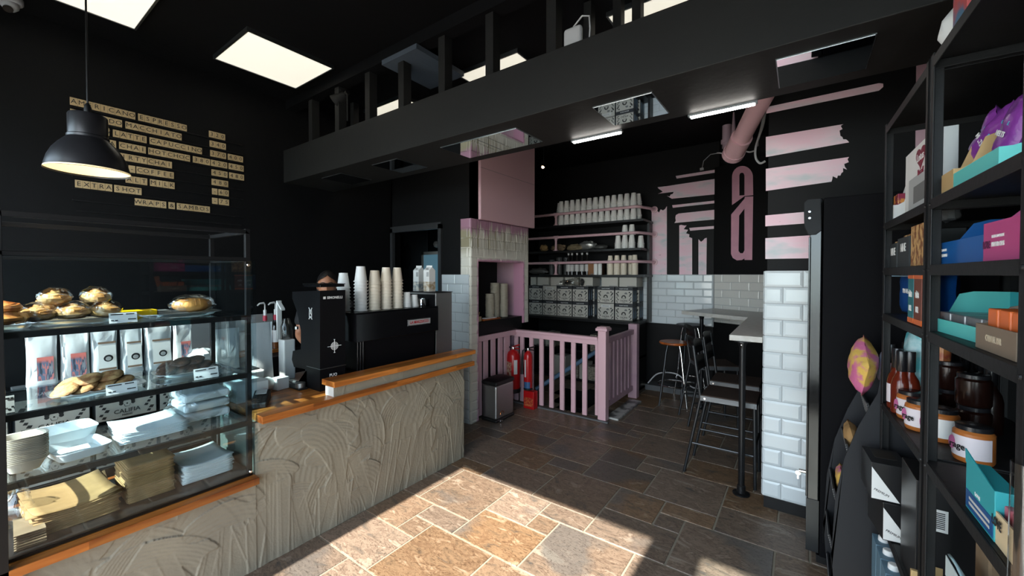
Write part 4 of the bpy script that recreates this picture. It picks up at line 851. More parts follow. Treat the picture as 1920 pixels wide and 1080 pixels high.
# ================================================================== BEHIND THE COUNTER
B('work_bench', STEEL, (-3.17, -2.81, .917, 2.6, .0, .79)); tag(bpy.data.objects['work_bench'], 'low steel work bench behind the wooden worktop', 'work bench')
B('carton_bench', SATB, (-3.22, -2.91, -.3, .914, 0, .545)); tag(bpy.data.objects['carton_bench'], 'dark low bench carrying the cartons behind the pastry case', 'bench')
for r_, z in ((0, .546), (1, .785)):
    for i, y in enumerate((.02, .28, .54, .795)):
        place_carton(mc if (i+r_) % 3 else mcp, (-2.93, y, z), 0, f"{names[i]} milk carton from the left in the {('lower','upper')[r_]} row behind the pastry case", 'milk cartons behind the case')
BAGW = mat('white_coffee_bag', (.66,.70,.72), .42, bump=(9,.35)); BAGM = mat('matt_white_bag', (.70,.72,.72), .6, bump=(12,.2))
def coffee_bag(y0, y1, h, z, x, style, lab, rz=0, grp='coffee bags behind the case', lean=0):
    w_ = y1-y0; t_ = thing('coffee_bag', lab, 'coffee bag', (x, (y0+y1)/2, z), rz, grp); b = MB(); P = []; n = 24; sd = int(y0*97) % 13
    for k, f in enumerate((0, .03, .12, .3, .5, .7, .85, .96, 1.0)):
        dd = .075*(1-f)**.8*(.9 if f else .8)+.004; ww = w_/2*(1.0 - .06*math.sin(math.pi*f)) * (.94 if f == 0 else 1)
        P.append([Vector((dd/2*math.copysign(abs(math.cos(a))**.5, math.cos(a)) - .03*f*0, ww*math.copysign(abs(math.sin(a))**.4, math.sin(a)), h*f)) + Vector((.008*noise.noise(Vector((math.cos(a)*3, math.sin(a)*3+sd, f*5))), 0, 0)) for a in (2*math.pi*q/n for q in range(n+1))])
    b.grid(P); b.add(P[0][:-1], [tuple(range(n))[::-1]]); b.v = [rootmat(t_) @ v for v in b.v]; b.build('bag', BAGM if style == 'photo' else BAGW, t_, smooth=True)
    def patch(nm, m, ya, yb, za, zb, off=.0):
        g_ = MB(); rr = []
        for j in range(5):
            f = za + (zb-za)*j/4; rr.append([rootmat(t_) @ Vector(((.075*(1-f)**.8*.9+.004)/2 + .009 + off, w_*(ya+(yb-ya)*i/4 - .5), h*f)) for i in range(5)])
        g_.grid(rr); return g_.build(nm, m, t_, smooth=True, fixn=False)
    if style == 'photo':
        patch('photo_label', bpy.data.materials['photo_label'], .32, .84, .13, .56)
    elif style != 'plain':
        patch('paper_label', WHITE, .25, .9, .14, .72); patch('brown_band', BROWNB, .25, .9, .68, .72, .001); patch('brown_band', BROWNB, .25, .9, .16, .20, .001)
        g_ = MB(); c = rootmat(t_) @ Vector((.052, w_*.08, h*.40)); g_.lathe([(.018,0),(.018,.001),(0,.001)], n=20); g_.xf(Matrix.Translation(c) @ Matrix.Rotation(R(90), 4, 'Y')); g_.build('round_badge', INK, t_)
        g_ = MB(); g_.lathe([(.011,0),(.011,.001),(0,.001)], n=12); g_.xf(Matrix.Translation(c + Vector((.0012,0,-.002))) @ Matrix.Rotation(R(90), 4, 'Y')); g_.build('badge_centre', LABW, t_)
BROWNB = mat('brown_label_band', '#7A6250', .6)
def photo_label():
    m = bpy.data.materials.new('photo_label'); m.use_nodes = True; t = m.node_tree; p = t.nodes['Principled BSDF']; L = t.links.new
    tc = t.nodes.new('ShaderNodeTexCoord'); sx = t.nodes.new('ShaderNodeSeparateXYZ'); L(tc.outputs['Object'], sx.inputs[0])
    mp = t.nodes.new('ShaderNodeMapping'); mp.inputs['Scale'].default_value = (0, 55, 9); L(tc.outputs['Object'], mp.inputs[0])
    n = t.nodes.new('ShaderNodeTexNoise'); n.inputs['Detail'].default_value = 2; n.inputs['Scale'].default_value = 1; L(mp.outputs[0], n.inputs[0])
    c = t.nodes.new('ShaderNodeValToRGB'); c.color_ramp.interpolation = 'CONSTANT'; e = c.color_ramp.elements
    e[0].position = 0; e[0].color = lin('#3A4250'); e[1].position = .42; e[1].color = lin('#66728A')
    for q, k in ((.5, '#C77B78'), (.58, '#4A5568'), (.66, '#8C8F96')): x_ = e.new(q); x_.color = lin(k)
    L(n.outputs['Fac'], c.inputs[0])
    r_ = t.nodes.new('ShaderNodeMapRange'); r_.inputs[1].default_value = .115; r_.inputs[2].default_value = .13; L(sx.outputs['Z'], r_.inputs[0])
    mx = t.nodes.new('ShaderNodeMix'); mx.data_type = 'RGBA'; L(r_.outputs[0], mx.inputs[0]); L(c.outputs[0], mx.inputs[6]); mx.inputs[7].default_value = lin('#D8776E'); L(mx.outputs[2], p.inputs['Base Color'])
photo_label()
bx = -2.985
def bag_px(pl, pr, pt, pb, style, lab, x=bx, z=1.009):
    y0, y1 = onX(pl, 660, x).y, onX(pr, 660, x).y; h = onX((pl+pr)/2, pt, x).z - z; coffee_bag(y0, y1, h, z, x, style, lab)
bag_px(47, 108, 625, 714, 'photo', 'white coffee bag with a street photo label, leftmost behind the case')
bag_px(112, 168, 619, 700, 'photo', 'white coffee bag with a street photo label, second from the left')
bag_px(169, 220, 614, 695, 'paper', 'shiny white coffee bag with round badge beside the two photo-label bags')
bag_px(225, 267, 616, 692, 'paper', 'shiny white coffee bag with round badge, the narrow middle one of three')
bag_px(270, 322, 613, 690, 'paper', 'shiny white coffee bag with round badge, rightmost of the three badge bags', )
bag_px(325, 360, 606, 680, 'photo', 'white coffee bag with a street photo label, rightmost, behind the dark cookies', x=-3.05)
plain_box((-2.99, .96, .795), .02, .02, .01, 'tiny white carton piece at the end of the work bench', 'carton', 'plain white cartons') if False else None
o = MB().blob((-2.98, .88, 1.055), (.12,.13,.09), 6, .12, 3, 16, flat=.95).build('rolled_bag', BAGW, None, smooth=True); tag(o, 'rolled up white bag lying right of the coffee bags', 'bag')
for y, h, lab in ((1.06, .40, 'tall grey-white bag standing on the bench right of the case, left one'), (1.27, .42, 'tall grey-white bag standing on the bench right of the case, right one')):
    coffee_bag(y-.075, y+.075, h, .791, -3.10, 'plain', lab, grp='tall bags on the bench')
# counter clutter
def put(name, lab, cat, m, *boxes, bevel=.002, rz=0, grp=None):
    c = Vector(((boxes[0][0]+boxes[0][1])/2, (boxes[0][2]+boxes[0][3])/2, boxes[0][4])); t_ = thing(name, lab, cat, c, 0, grp); b = MB()
    for q in boxes: b.box(*q)
    b.xf(Matrix.Translation(c) @ Matrix.Rotation(rz, 4, 'Z') @ Matrix.Translation(-c)); b.build('body', m, t_, bevel=bevel); t_['_'] = 0; del t_['_']; return t_
CT = .812
t_ = thing('card_terminal', 'black card payment terminal lying on the wooden worktop beside the case', 'card terminal', (-2.50, 1.02, CT), R(-30)); b = MB()
b.prism([(-.095,-.04,CT),(.095,-.04,CT),(.095,-.04,CT+.030),(.02,-.04,CT+.045),(-.075,-.04,CT+.062),(-.095,-.04,CT+.05)], (0,.08,0)); b.v = [Matrix.Translation((-2.50,1.02,0)) @ Matrix.Rotation(R(-30),4,'Z') @ v for v in b.v]; b.build('body', PLB, t_, bevel=.006)
b = MB(); b.bc((-.035,0,CT+.060), (.055,.055,.003), M=Matrix.Rotation(R(10),3,'Y')); b.v = [Matrix.Translation((-2.50,1.02,0)) @ Matrix.Rotation(R(-30),4,'Z') @ v for v in b.v]; b.build('screen', LABW, t_)
b = MB()
for i in range(3):
    for j in range(4): b.bc((.015+.018*j, -.022+.022*i, CT+.043-.006*j*.6), (.011,.014,.005))
b.v = [Matrix.Translation((-2.50,1.02,0)) @ Matrix.Rotation(R(-30),4,'Z') @ v for v in b.v]; b.build('keypad', INKG, t_)
put('white_box', 'large white card box on the worktop behind the card terminal', 'box', WHITE, (-2.79,-2.60,.935,1.105,CT,CT+.105))
put('white_box', 'small white box shining in the sun before the coffee grinder', 'box', WHITE, (-2.765,-2.70,1.19,1.27,CT,CT+.075), rz=.2)
t_ = thing('label_printer', 'white and black receipt printer behind the white box', 'printer', (-2.95, 1.12, .791)); B('body', WHITE, (-3.03,-2.87,1.03,1.20,.791,.925), parent=t_, bevel=.01); B('cover', PLB, (-3.02,-2.90,1.05,1.18,.925,.935), parent=t_, bevel=.003); B('front_plate', INKG, (-2.869,-2.866,1.06,1.16,.83,.87), parent=t_)
t_ = thing('paper_roll', 'bright white paper roll standing in the sun beside the printer', 'paper roll', (-2.74, 1.14, CT)); b = MB(); b.lathe([(.012,-.03),(.042,-.03),(.042,.03),(.012,.03),(.012,-.03)], n=28); b.xf(Matrix.Translation((-2.745,1.145,CT+.043)) @ Matrix.Rotation(R(90),4,'X') @ Matrix.Rotation(R(25),4,'Y')); b.build('roll', PAPER, t_, smooth=True)
b = MB()
for k, (x, y, rz) in enumerate(((-2.70,1.16,.3),(-2.66,1.22,-.4),(-2.72,1.24,.9))): b.prism([(x-.05,y-.03,CT+.001+.003*k),(x+.05,y-.02,CT+.001+.003*k),(x+.04,y+.03,CT+.012+.003*k),(x-.04,y+.03,CT+.001+.003*k)], (0,0,.001))
t_ = thing('tamper_mat', 'black tamping tray with a metal tool beside the grinder', 'tray', (-2.68,1.27,CT)); B('mat', PLB, (-2.79,-2.58,1.275,1.332,CT+.0,CT+.012), parent=t_, bevel=.003); MB().tube([(-2.76,1.305,CT+.03),(-2.66,1.305,CT+.034)], .011, 10).build('handle', STEEL, t_, smooth=True); MB().lathe([(0,.012),(.03,.012),(.03,.04),(.012,.045),(0,.045)], (-2.62,1.305,CT), 18).build('tamper', STEEL, t_, smooth=True)
# shelf with syrup pumps on the menu wall
t_ = thing('syrup_shelf', 'small oiled wooden wall shelf holding two pump bottles', 'shelf', (WX+.08, 1.5, .85)); B('board', WOODO, (WX+.001, WX+.17, 1.0, 1.83, .842, .868), parent=t_, bevel=.002)
t_ = thing('white_splash_panel', 'pale panel behind the syrup bottles on the wall shelf', 'panel', (WX+.02,1.4,.869)); B('board', mat('pale_panel', (.26,.26,.25), .5), (WX+.002, WX+.012, 1.05, 1.76, .8685, 1.185), parent=t_)
SYRG = mat('clear_bottle', (.34,.32,.30), .1); AMB = mat('amber_syrup', '#8A5226', .2)
def pump_bottle(x, y, z, lab, grp, liquid=.35):
    t_ = thing('syrup_pump_bottle', lab, 'bottle', (x,y,z), 0, grp)
    MB().lathe([(0,0),(.037,0),(.038,.01),(.038,.20),(.030,.225),(.016,.245),(.015,.285),(0,.285)], (x,y,z), 20).build('bottle', BOTG, t_, smooth=True)
    MB().lathe([(0,.003),(.034,.003),(.034,.24*liquid),(0,.24*liquid)], (x,y,z), 18).build('syrup', AMB, t_, smooth=True)
    b = MB(); P = [[(x+.0392*math.cos(a), y+.0392*math.sin(a), z+zz) for a in (R(-75+130*k/10) for k in range(11))] for zz in (.06,.17)]; b.grid(P); l_ = b.build('label', WHITE, t_, smooth=True)
    MB().lathe([(.017,.262),(.018,.275),(.018,.305),(.016,.31),(0,.31)], (x,y,z), 16).build('red_collar', mat('red_collar','#B83248',.5) if 'red_collar' not in bpy.data.materials else bpy.data.materials['red_collar'], t_, smooth=True)
    MB().tube([(x,y,z+.31),(x,y,z+.36)], .013, 12).tube([(x,y,z+.36),(x,y,z+.41),(x+.004,y-.012,z+.424),(x+.012,y-.05,z+.420),(x+.016,y-.068,z+.405)], [.006,.006,.009,.008,.006], 10).build('pump', WHITE, t_, smooth=True)
pump_bottle(WX+.10, 1.655, .869, 'left syrup bottle with a white pump on the small wall shelf', 'syrup pump bottles', .12); pump_bottle(WX+.10, 1.745, .869, 'right syrup bottle with a white pump on the small wall shelf', 'syrup pump bottles', .4)
# white dispenser behind the grinder
t_ = thing('water_dispenser', 'tall white dispenser with a clear jar behind the coffee grinder', 'dispenser', (-3.0, 1.45, .791))
B('body', WHITE, (-3.09, -3.0, 1.38, 1.46, .791, 1.08), parent=t_, bevel=.008); B('back_panel', WHITE, (-3.105, -3.09, 1.375, 1.41, 1.08, 1.36), parent=t_, bevel=.004)
MB().lathe([(0,0),(.04,0),(.042,.09),(.03,.12),(.02,.15),(0,.15)], (-3.045,1.42,1.081), 18).build('jar', BOTG, t_, smooth=True)
b = MB(); b.prism([(-3.10,1.375,1.345),(-3.03,1.375,1.29),(-3.03,1.375,1.305),(-3.10,1.375,1.36)], (0,.03,0)); b.build('spout_arm', WHITE, t_, bevel=.003)
MB().lathe([(0,0),(.014,0),(.014,.02),(0,.022)], (-3.0,1.47,1.15), 12).build('knob', CHROME, t_, smooth=True)
# coffee grinder
gr = thing('coffee_grinder', 'tall matt black coffee grinder with white logos at the end of the raised ledge', 'coffee grinder', (-2.6, 1.43, CT))
GY0, GY1 = 1.342, 1.515
pts = [onY(px, py, GY0) for px, py in ((600,545),(548,547),(548,560),(557,585),(564,620),(564,655),(549,658),(547,674),(551,688),(575,693),(575,725),(556,727),(556,733.5),(600,738.5))]
zoff = CT + .001 - min(p.z for p in pts); pts = [Vector((p.x, GY0, p.z)) for p in pts]
for p in pts:
    if p.z < CT + .02: p.z = CT + .0005 if p.z < CT + .012 else p.z
pts[-1].z = CT + .0005; pts[-2].z = CT + .0005
b = MB(); b.prism(pts, (0, GY1-GY0, 0)); b.build('housing', SATB, gr, bevel=.007)
gx = pts[0].x; B('seam', ALU, (gx-.17, gx+.0015, GY0-.0015, GY1+.001, .952, .955), parent=gr)
B('hopper_lid', GLOSSB, (gx-.21, gx-.003, GY0+.004, GY1-.004, 1.470, 1.486), parent=gr, bevel=.003); B('hopper_rim', SATB, (gx-.215, gx+.001, GY0, GY1, 1.486, 1.491), parent=gr, bevel=.002)
text('SIMONELLI', .022, WHITE, gr, (gx+.0012, 1.440, 1.402), (0,1,0), (0,0,1), bold=.02); B('logo_square', WHITE, (gx+.0004, gx+.0014, 1.362, 1.378, 1.395, 1.411), parent=gr)
text('PUQ', .026, WHITE, gr, (gx+.0012, 1.425, .905), (0,1,0), (0,0,1), bold=.02)
b = MB(); c = Vector((gx+.0014, 1.435, 1.09))
for r_ in (.010, .017, .024): b.tube([c + Vector((0, r_*math.cos(a), r_*math.sin(a))) for a in (2*math.pi*k/24 for k in range(24))], .0016, 5, closed=True)
b.tube([c+Vector((0,0,-.042)), c+Vector((0,0,.042))], .002, 5); b.tube([c+Vector((0,-.042,0)), c+Vector((0,.042,0))], .002, 5)
for dy, dz in ((.042,0),(-.042,0),(0,.042),(0,-.042)): b.lathe([(0,-.001),(.0055,-.001),(.0055,.001),(0,.001)], (c.x, c.y+dy, c.z+dz), 8)
b.build('round_emblem', WHITE, gr, fixn=False)
b = MB(); c = Vector((gx-.115, GY0-.0012, 1.30))
for sx in (-1, 1):
    b.tube([c+Vector((sx*.018,0,.035)), c+Vector((-sx*.005,0,.01)), c+Vector((sx*.016,0,-.012)), c+Vector((-sx*.018,0,-.035))], .0022, 5)
    b.tube([c+Vector((sx*.014,0,-.028)), c+Vector((sx*.016,0,.0)), c+Vector((sx*.012,0,.028))], .0015, 5)
for dx, dz in ((.018,.035),(-.018,.035),(.018,-.035),(-.018,-.035)): b.lathe([(0,-.004),(.004,0),(0,.004)], (c.x+dx, c.y, c.z+dz), 8)
b.build('side_emblem', WHITE, gr, fixn=False)
# espresso machine
em = thing('espresso_machine', 'wide black espresso machine with a red lettered badge and cups on top', 'espresso machine', (-2.75, 1.98, CT))
mx = -2.455
b = MB(); b.prism([(mx,1.60,1.085),(mx,1.60,1.278),(mx-.006,1.60,1.2845),(-2.98,1.60,1.2845),(-2.98,1.60,1.17),(-2.90,1.60,1.085)], (0,.765,0)); b.build('hood', GLOSSB, em, bevel=.004)
b = MB(); b.prism([(mx-.045,1.66,.87),(mx-.03,1.66,1.085),(-2.88,1.66,1.085),(-2.88,1.66,.87)], (0,.69,0)); b.build('body', SATB, em, bevel=.004)
B('drip_tray', SATB, (-2.95, mx-.02, 1.62, 2.35, .835, .87), parent=em, bevel=.004); B('front_edge', ALU, (mx-.02, mx-.012, 1.70, 2.30, .862, .867), parent=em)
for k, y in enumerate((1.632, 1.655, 1.675)): MB().tube([(mx-.035,y,.87),(mx-.03,y,1.085)], .007, 10).build('side_pillar', GLOSSB, em, smooth=True)
for x in (-2.9, mx-.07):
    for y in (1.66, 2.31): MB().lathe([(.022,0),(.018,.024)], (x,y,CT-.0005), 14).build('foot', BMET, em, smooth=True)
B('cup_rail', GLOSSB, (mx-.008, mx-.002, 1.60, 2.365, 1.2845, 1.290), parent=em)
for y in (1.85, 2.15):
    g_ = MB(); g_.lathe([(.032,0),(.034,-.03),(.02,-.05),(0,-.05)], (-2.93, y, 1.13), 16); g_.tube([(-2.95,y,1.10),(-3.08,y,1.09)], .012, 10); g_.build('portafilter', CHROME, em, smooth=True)
y0, y1 = onX(764, 600, mx).y, onX(807, 600, mx).y
z0_, z1_ = onX(785, 609.5, mx).z, onX(785, 597, mx).z
bd = B('badge', ALU, (mx+.0003, mx+.003, y0, y1, z0_, z1_), parent=em, bevel=.001); B('badge_field', mat('badge_grey', (.35,.34,.34), .4), (mx+.003, mx+.0036, y0+.006, y1-.006, z0_+.006, z1_-.006), parent=bd)
text('LA MARZOCCO', .031, mat('badge_red', '#B0202A', .4), bd, (mx+.0042, (y0+y1)/2, (z0_+z1_)/2), (0,1,0), (0,0,1), sx=(y1-y0)*.88/.245, bold=.012)
t_ = thing('milk_jug', 'small chrome jug at the right end of the espresso machine top', 'jug', (-2.62, 2.315, 1.286)); b = MB(); b.lathe([(0,.002),(.036,.002),(.038,.01),(.034,.05),(.036,.062),(.033,.062),(.031,.05),(.034,.012),(0,.008)], (-2.60,2.312,1.285), 22); b.build('jug', CHROME, t_, smooth=True); MB().tube([(-2.61,2.35,1.335),(-2.61,2.37,1.325),(-2.61,2.365,1.305),(-2.61,2.348,1.30)], .0035, 6).build('handle', CHROME, t_, smooth=True)
# steel boiler with milk cartons on top
t_ = thing('steel_boiler', 'brushed steel boiler box beside the espresso machine', 'water boiler', (-2.68, 2.49, CT)); B('body', STEEL, (-2.86,-2.505,2.385,2.575,CT,1.395), parent=t_, bevel=.003); B('top_plate', SATB, (-2.865,-2.50,2.38,2.58,1.395,1.401), parent=t_); B('front_panel', SATB, (-2.855,-2.515,2.3835,2.385,.84,1.38), parent=t_)
for i, (x, col, lab) in enumerate(((-2.80, '#7E8A92', 'left milk carton with a grey printed foot on the steel boiler'), (-2.665, '#A38A66', 'right milk carton with a tan printed foot on the steel boiler'))):
    t_ = thing('milk_box', lab, 'carton', (x, 2.46, 1.401), 0, 'drink cartons on the boiler'); w_ = .036; z = 1.402; b = MB()
    b.box(x-w_, x+w_, 2.46-w_, 2.46+w_, z, z+.185); b.prism([(x-w_,2.46-w_,z+.185),(x-w_,2.46+w_,z+.185),(x-w_,2.46,z+.215)], (2*w_,0,0)); b.box(x-w_, x+w_, 2.458, 2.462, z+.21, z+.228); b.build('carton', WHITE, t_)
    bb = MB(); bb.box(x-w_-.0008, x+w_+.0008, 2.46-w_-.0008, 2.46+w_+.0008, z+.002, z+.085); bb.build('printed_foot', mat('carton_print_%s' % ('grey','tan')[i], col, .6, var=('#D8D2C6', 30, .12)), t_)
    for q in range(3): B('printed_column', INKG, (x+.004+q*.010, x+.009+q*.010, 2.46-w_-.0009, 2.46-w_-.0002, z+.13, z+.17), parent=t_)
    text('NO', .02, INK, t_, (x+.01, 2.46-w_-.001, z+.198), (1,0,0), (0,0,1))
# back room beyond the doorway
B('wall_back_panel', mat('grey_door_panel', (.10,.105,.115), .5), (-5.75, -5.15, 4.7, 4.72, 0, 2.3), kind=S)
t_ = thing('blue_glass_door', 'white framed door with pale blue glass lit in the room behind', 'door', (-3.6, 4.9, 0))
BLG = mat('blue_lit_glass', '#3F6F86', .3, emit=((.20,.42,.55), .30)); f = MB()
xa, xb = onY(790, 500, 4.5).x, onY(829, 500, 4.5).x
for q in ((xa, xa+.05), (xb+.0, xb+.05)): f.box(q[0], q[1], 4.50, 4.54, 0, 1.92)
f.box(xa, xb+.05, 4.50, 4.54, 1.87, 1.92); f.build('frame', WHITE, t_); B('pane', BLG, (xa+.05, xb, 4.51, 4.52, .1, 1.87), parent=t_)
p_ = onY(819, 458, 4.4); o = MB().lathe([(0,-.055),(.04,-.04),(.058,0),(.04,.04),(0,.055)], p_, 18).build('round_back_lamp', CAMW, None, smooth=True); tag(o, 'pale round lamp high in the back room doorway', 'lamp')  # white round lamp in the back room, modelled without a glow
p_ = onY(752, 480, 4.55); t_ = thing('hanging_jacket', 'dark jacket hanging inside the back room doorway', 'jacket', (p_.x, 4.6, p_.z)); MB().blob((p_.x, 4.66, p_.z), (.20,.10,.42), 4, .15, 3, 14).build('cloth', mat('dark_cloth', (.03,.03,.034), .8), t_, smooth=True)

# ================================================================== BARISTA
SKIN = mat('skin', '#B4795A', .5); HAIR = mat('black_hair', (.010,.008,.008), .45, bump=(60,.3)); SHIRT = mat('black_shirt', (.015,.015,.017), .8); 
PX0, PY0 = -3.42, 1.95; hz_ = 1.455   # head centre
pr = thing('person', 'person with dark hair bending behind the coffee grinder, only forehead showing', 'person', (PX0, PY0, 0), R(-32))
def skin_body(name, m, verts, edges, rad, parent):
    me = bpy.data.meshes.new(name); me.from_pydata(verts, edges, []); me.materials.append(m); o = bpy.data.objects.new(name, me); COL.objects.link(o); o.parent = parent
    sk = o.modifiers.new('skin', 'SKIN'); sk.use_smooth_shade = True
    for v, r_ in zip(me.skin_vertices[0].data, rad): v.radius = (r_, r_) if not isinstance(r_, tuple) else r_
    me.skin_vertices[0].data[0].use_root = True
    s_ = o.modifiers.new('sub', 'SUBSURF'); s_.levels = 1; s_.render_levels = 2; return o
V = [(-.05,0,.92),(-.03,0,1.08),(.02,0,1.24),(.045,0,1.315),(.055,0,1.365),
     (.03,.17,1.26),(.07,.22,1.03),(.27,.14,.98),(.34,.12,.975), (.03,-.17,1.26),(.07,-.22,1.03),(.27,-.14,.98),(.34,-.12,.975),
     (-.03,.10,.84),(.0,.11,.46),(-.03,.11,.08),(.08,.12,.035), (-.03,-.10,.84),(.0,-.11,.46),(-.03,-.11,.08),(.08,-.12,.035)]
Ed = [(0,1),(1,2),(2,3),(3,4),(2,5),(5,6),(6,7),(7,8),(2,9),(9,10),(10,11),(11,12),(0,13),(13,14),(14,15),(15,16),(0,17),(17,18),(18,19),(19,20)]
Rd = [(.10,.15),(.10,.14),(.10,.15),.055,.050,.055,.042,.032,.028,.055,.042,.032,.028,.085,.060,.042,.035,.085,.060,.042,.035]
body = skin_body('body', SKIN, V, Ed, Rd, pr)
sh_ = skin_body('shirt', SHIRT, [(-.05,0,.90),(-.03,0,1.08),(.02,0,1.24),(.04,0,1.29),(.03,.17,1.26),(.06,.215,1.10),(.03,-.17,1.26),(.06,-.215,1.10)], [(0,1),(1,2),(2,3),(2,4),(4,5),(2,6),(6,7)], [(.12,.17),(.12,.16),(.12,.165),.075,.075,.062,.075,.062], pr)
tr_ = skin_body('trousers', SHIRT, [(-.05,0,.94),(-.03,.10,.84),(.0,.11,.46),(-.03,.11,.09),(-.03,-.10,.84),(.0,-.11,.46),(-.03,-.11,.09)], [(0,1),(1,2),(2,3),(0,4),(4,5),(5,6)], [(.13,.17),.10,.075,.058,.10,.075,.058], pr)
def at_p(v): return Matrix.Translation((PX0,PY0,0)) @ Matrix.Rotation(R(-32),4,'Z') @ Vector(v)
hb = MB(); P = []
for i in range(19):
    th = math.pi*i/18; row = []
    for k in range(25):
        a = 2*math.pi*k/24; x, y, z = math.sin(th)*math.cos(a), math.sin(th)*math.sin(a), math.cos(th)
        fx = x*.096; fy = y*.076*(1-.20*max(0,-z)**1.5); fz = z*.118
        if x > .3: # face plane: brow, nose, mouth, chin
            fx -= .010*max(0, x-.3); 
            fx += .022*math.exp(-((y/.16)**2)) * math.exp(-(((z+.18)/.16)**2))       # nose
            fx -= .008*math.exp(-(((abs(y)-.38)/.15)**2))*math.exp(-(((z-.02)/.12)**2))  # eye sockets
            fx += .006*math.exp(-((y/.30)**2))*math.exp(-(((z+.50)/.07)**2))        # lips
            fx += .008*math.exp(-((y/.30)**2))*math.exp(-(((z+.82)/.12)**2))        # chin
        row.append(at_p((fx+.075, fy, fz+hz_)))
    P.append(row)
hb.grid(P)
hd_ = hb.build('head', SKIN, pr, smooth=True)
for s_ in (-1, 1):
    MB().blob(at_p((.07, s_*.078, hz_-.005)), (.034,.014,.060), 3, .05, 2, 12, rz=R(-32)).build('ear', SKIN, pr, smooth=True)
    e_ = MB(); e_.lathe([(0,-.0115),(.009,-.008),(.0115,0),(.009,.008),(0,.0115)], at_p((.158, s_*.030, hz_+.002)), 12); ey = e_.build('eye', WHITE, pr, smooth=True)
    e_ = MB(); e_.lathe([(0,-.006),(.005,-.004),(.006,0),(.005,.004),(0,.006)], at_p((.165, s_*.030, hz_+.002)), 10); e_.build('iris', INK, ey, smooth=True)
    MB().tube([at_p((.168, s_*.014, hz_+.024)), at_p((.167, s_*.032, hz_+.029)), at_p((.157, s_*.048, hz_+.023))], .0032, 6).build('eyebrow', HAIR, pr, smooth=True)
MB().tube([at_p((.166, -.022, hz_-.060)), at_p((.174, 0, hz_-.058)), at_p((.166, .022, hz_-.060))], .0035, 6).build('lips', mat('lips', '#8A4A42', .5), pr, smooth=True)
hb = MB(); P = []
for i in range(15):
    th = math.pi*.78*i/14; row = []
    for k in range(33):
        a = 2*math.pi*k/32; x, y, z = math.sin(th)*math.cos(a), math.sin(th)*math.sin(a), math.cos(th)
        # hairline: in front the cap stops at the top of the forehead
        lim = .60 if x > .25 else -.9
        if x > .0 and z < .68 - .45*abs(y): z2_ = .68 - .45*abs(y); s_ = math.sqrt(max(0,1-z2_*z2_)); q = max(1e-4, math.hypot(x,y)); x, y, z = x/q*s_, y/q*s_, z2_
        g = 1.0 + .03*noise.noise(Vector((x*6, y*6, z*6)))
        row.append(at_p((x*.106*g+.068, y*.085*g, z*.128*g+hz_+.004)))
    P.append(row)
hb.grid(P); hb.build('hair', HAIR, pr, smooth=True)
def hand(base, s):
    vs = [Vector(base), Vector(base)+Vector((.075,0,-.012))]; ed = [(0,1)]; rd = [(.014,.026),(.012,.036)]
    for k, (dy, L_) in enumerate(((-.030,.060),(-.010,.072),(.011,.068),(.030,.054))):
        i = len(vs); vs += [Vector(base)+Vector((.085,dy,-.014)), Vector(base)+Vector((.085+L_*.5,dy*1.15,-.020)), Vector(base)+Vector((.085+L_*.85,dy*1.2,-.040))]; ed += [(1,i),(i,i+1),(i+1,i+2)]; rd += [.009,.0085,.0075]
    i = len(vs); vs += [Vector(base)+Vector((.035,-s*.038,-.012)), Vector(base)+Vector((.070,-s*.058,-.024))]; ed += [(0,i),(i,i+1)]; rd += [.011,.009]
    return skin_body('hand', SKIN, [tuple(v) for v in vs], ed, rd, pr)
hand((.36,.12,.972), 1); hand((.36,-.12,.972), -1)
for s_ in (-1,1): MB().blob(at_p((.03, s_*.115, .04)), (.28,.10,.08), 3, .03, 2, 14, flat=.9, rz=R(-32)).build('shoe', PLB, pr, smooth=True)

# ================================================================== HATCH, RAILING, BIN, EXTINGUISHERS
B('hatch_shelf', SATB, (-3.155, -2.768, 3.24, 4.062, .905, 1.045), bevel=.004); tag(bpy.data.objects['hatch_shelf'], 'thick black shelf inside the tiled hatch holding paper stacks', 'shelf')
LIDW = mat('stacked_paper_lids', '#C9C1B0', .6, var=('#A89F8C', 25, .3))
def lid_stack(cx, cy, n_, r_, lab):
    proto = None
    for k in range(n_):
        if proto is None:
            proto = MB().lathe([(r_*.8,0),(r_,.001),(r_,.0075),(r_*.9,.0095),(0,.0095)], (0,0,0), 16).build('cup_cover', LIDW, None, smooth=True); o = proto
        else: o = proto.copy(); COL.objects.link(o)
        o.location = (cx+rnd.uniform(-.002,.002), cy+rnd.uniform(-.002,.002), 1.046+k*.0102); tag(o, lab, 'lid', 'cream lids stacked in the hatch')
lid_stack(-2.90, 3.60, 28, .052, 'cream takeaway lid in the low front stack inside the hatch')
lid_stack(-2.92, 3.72, 40, .055, 'cream takeaway lid in the tall middle stack inside the hatch')
lid_stack(-2.90, 3.86, 39, .055, 'cream takeaway lid in the tall right stack inside the hatch')
lid_stack(-3.07, 3.50, 16, .05, 'cream takeaway lid in the shadowed back stack inside the hatch')
o = put('serviette_tray', 'dark wooden tray with white serviettes on the hatch shelf', 'tray', SEATW, (-2.87,-2.79,3.36,3.66,1.046,1.062)); B('serviettes', PAPER, (-2.865,-2.80,3.42,3.60,1.062,1.070), parent=o)
o = put('stirrer_box', 'small tan box of wooden stirrers at the left of the hatch', 'box', mat('tan_box', '#A08A6A', .7), (-2.85,-2.79,3.255,3.32,1.046,1.10))
for k in range(7):
    MB().tube([(-2.82+.008*math.sin(k*2), 3.27+.006*k, 1.06), (-2.82+.02*math.sin(k*3), 3.265+.009*k, 1.155+.01*math.cos(k*2))], .002, 5).build('stirrer', mat('stirrer_wood','#C8A878',.7) if k == 0 else bpy.data.materials['stirrer_wood'], o)
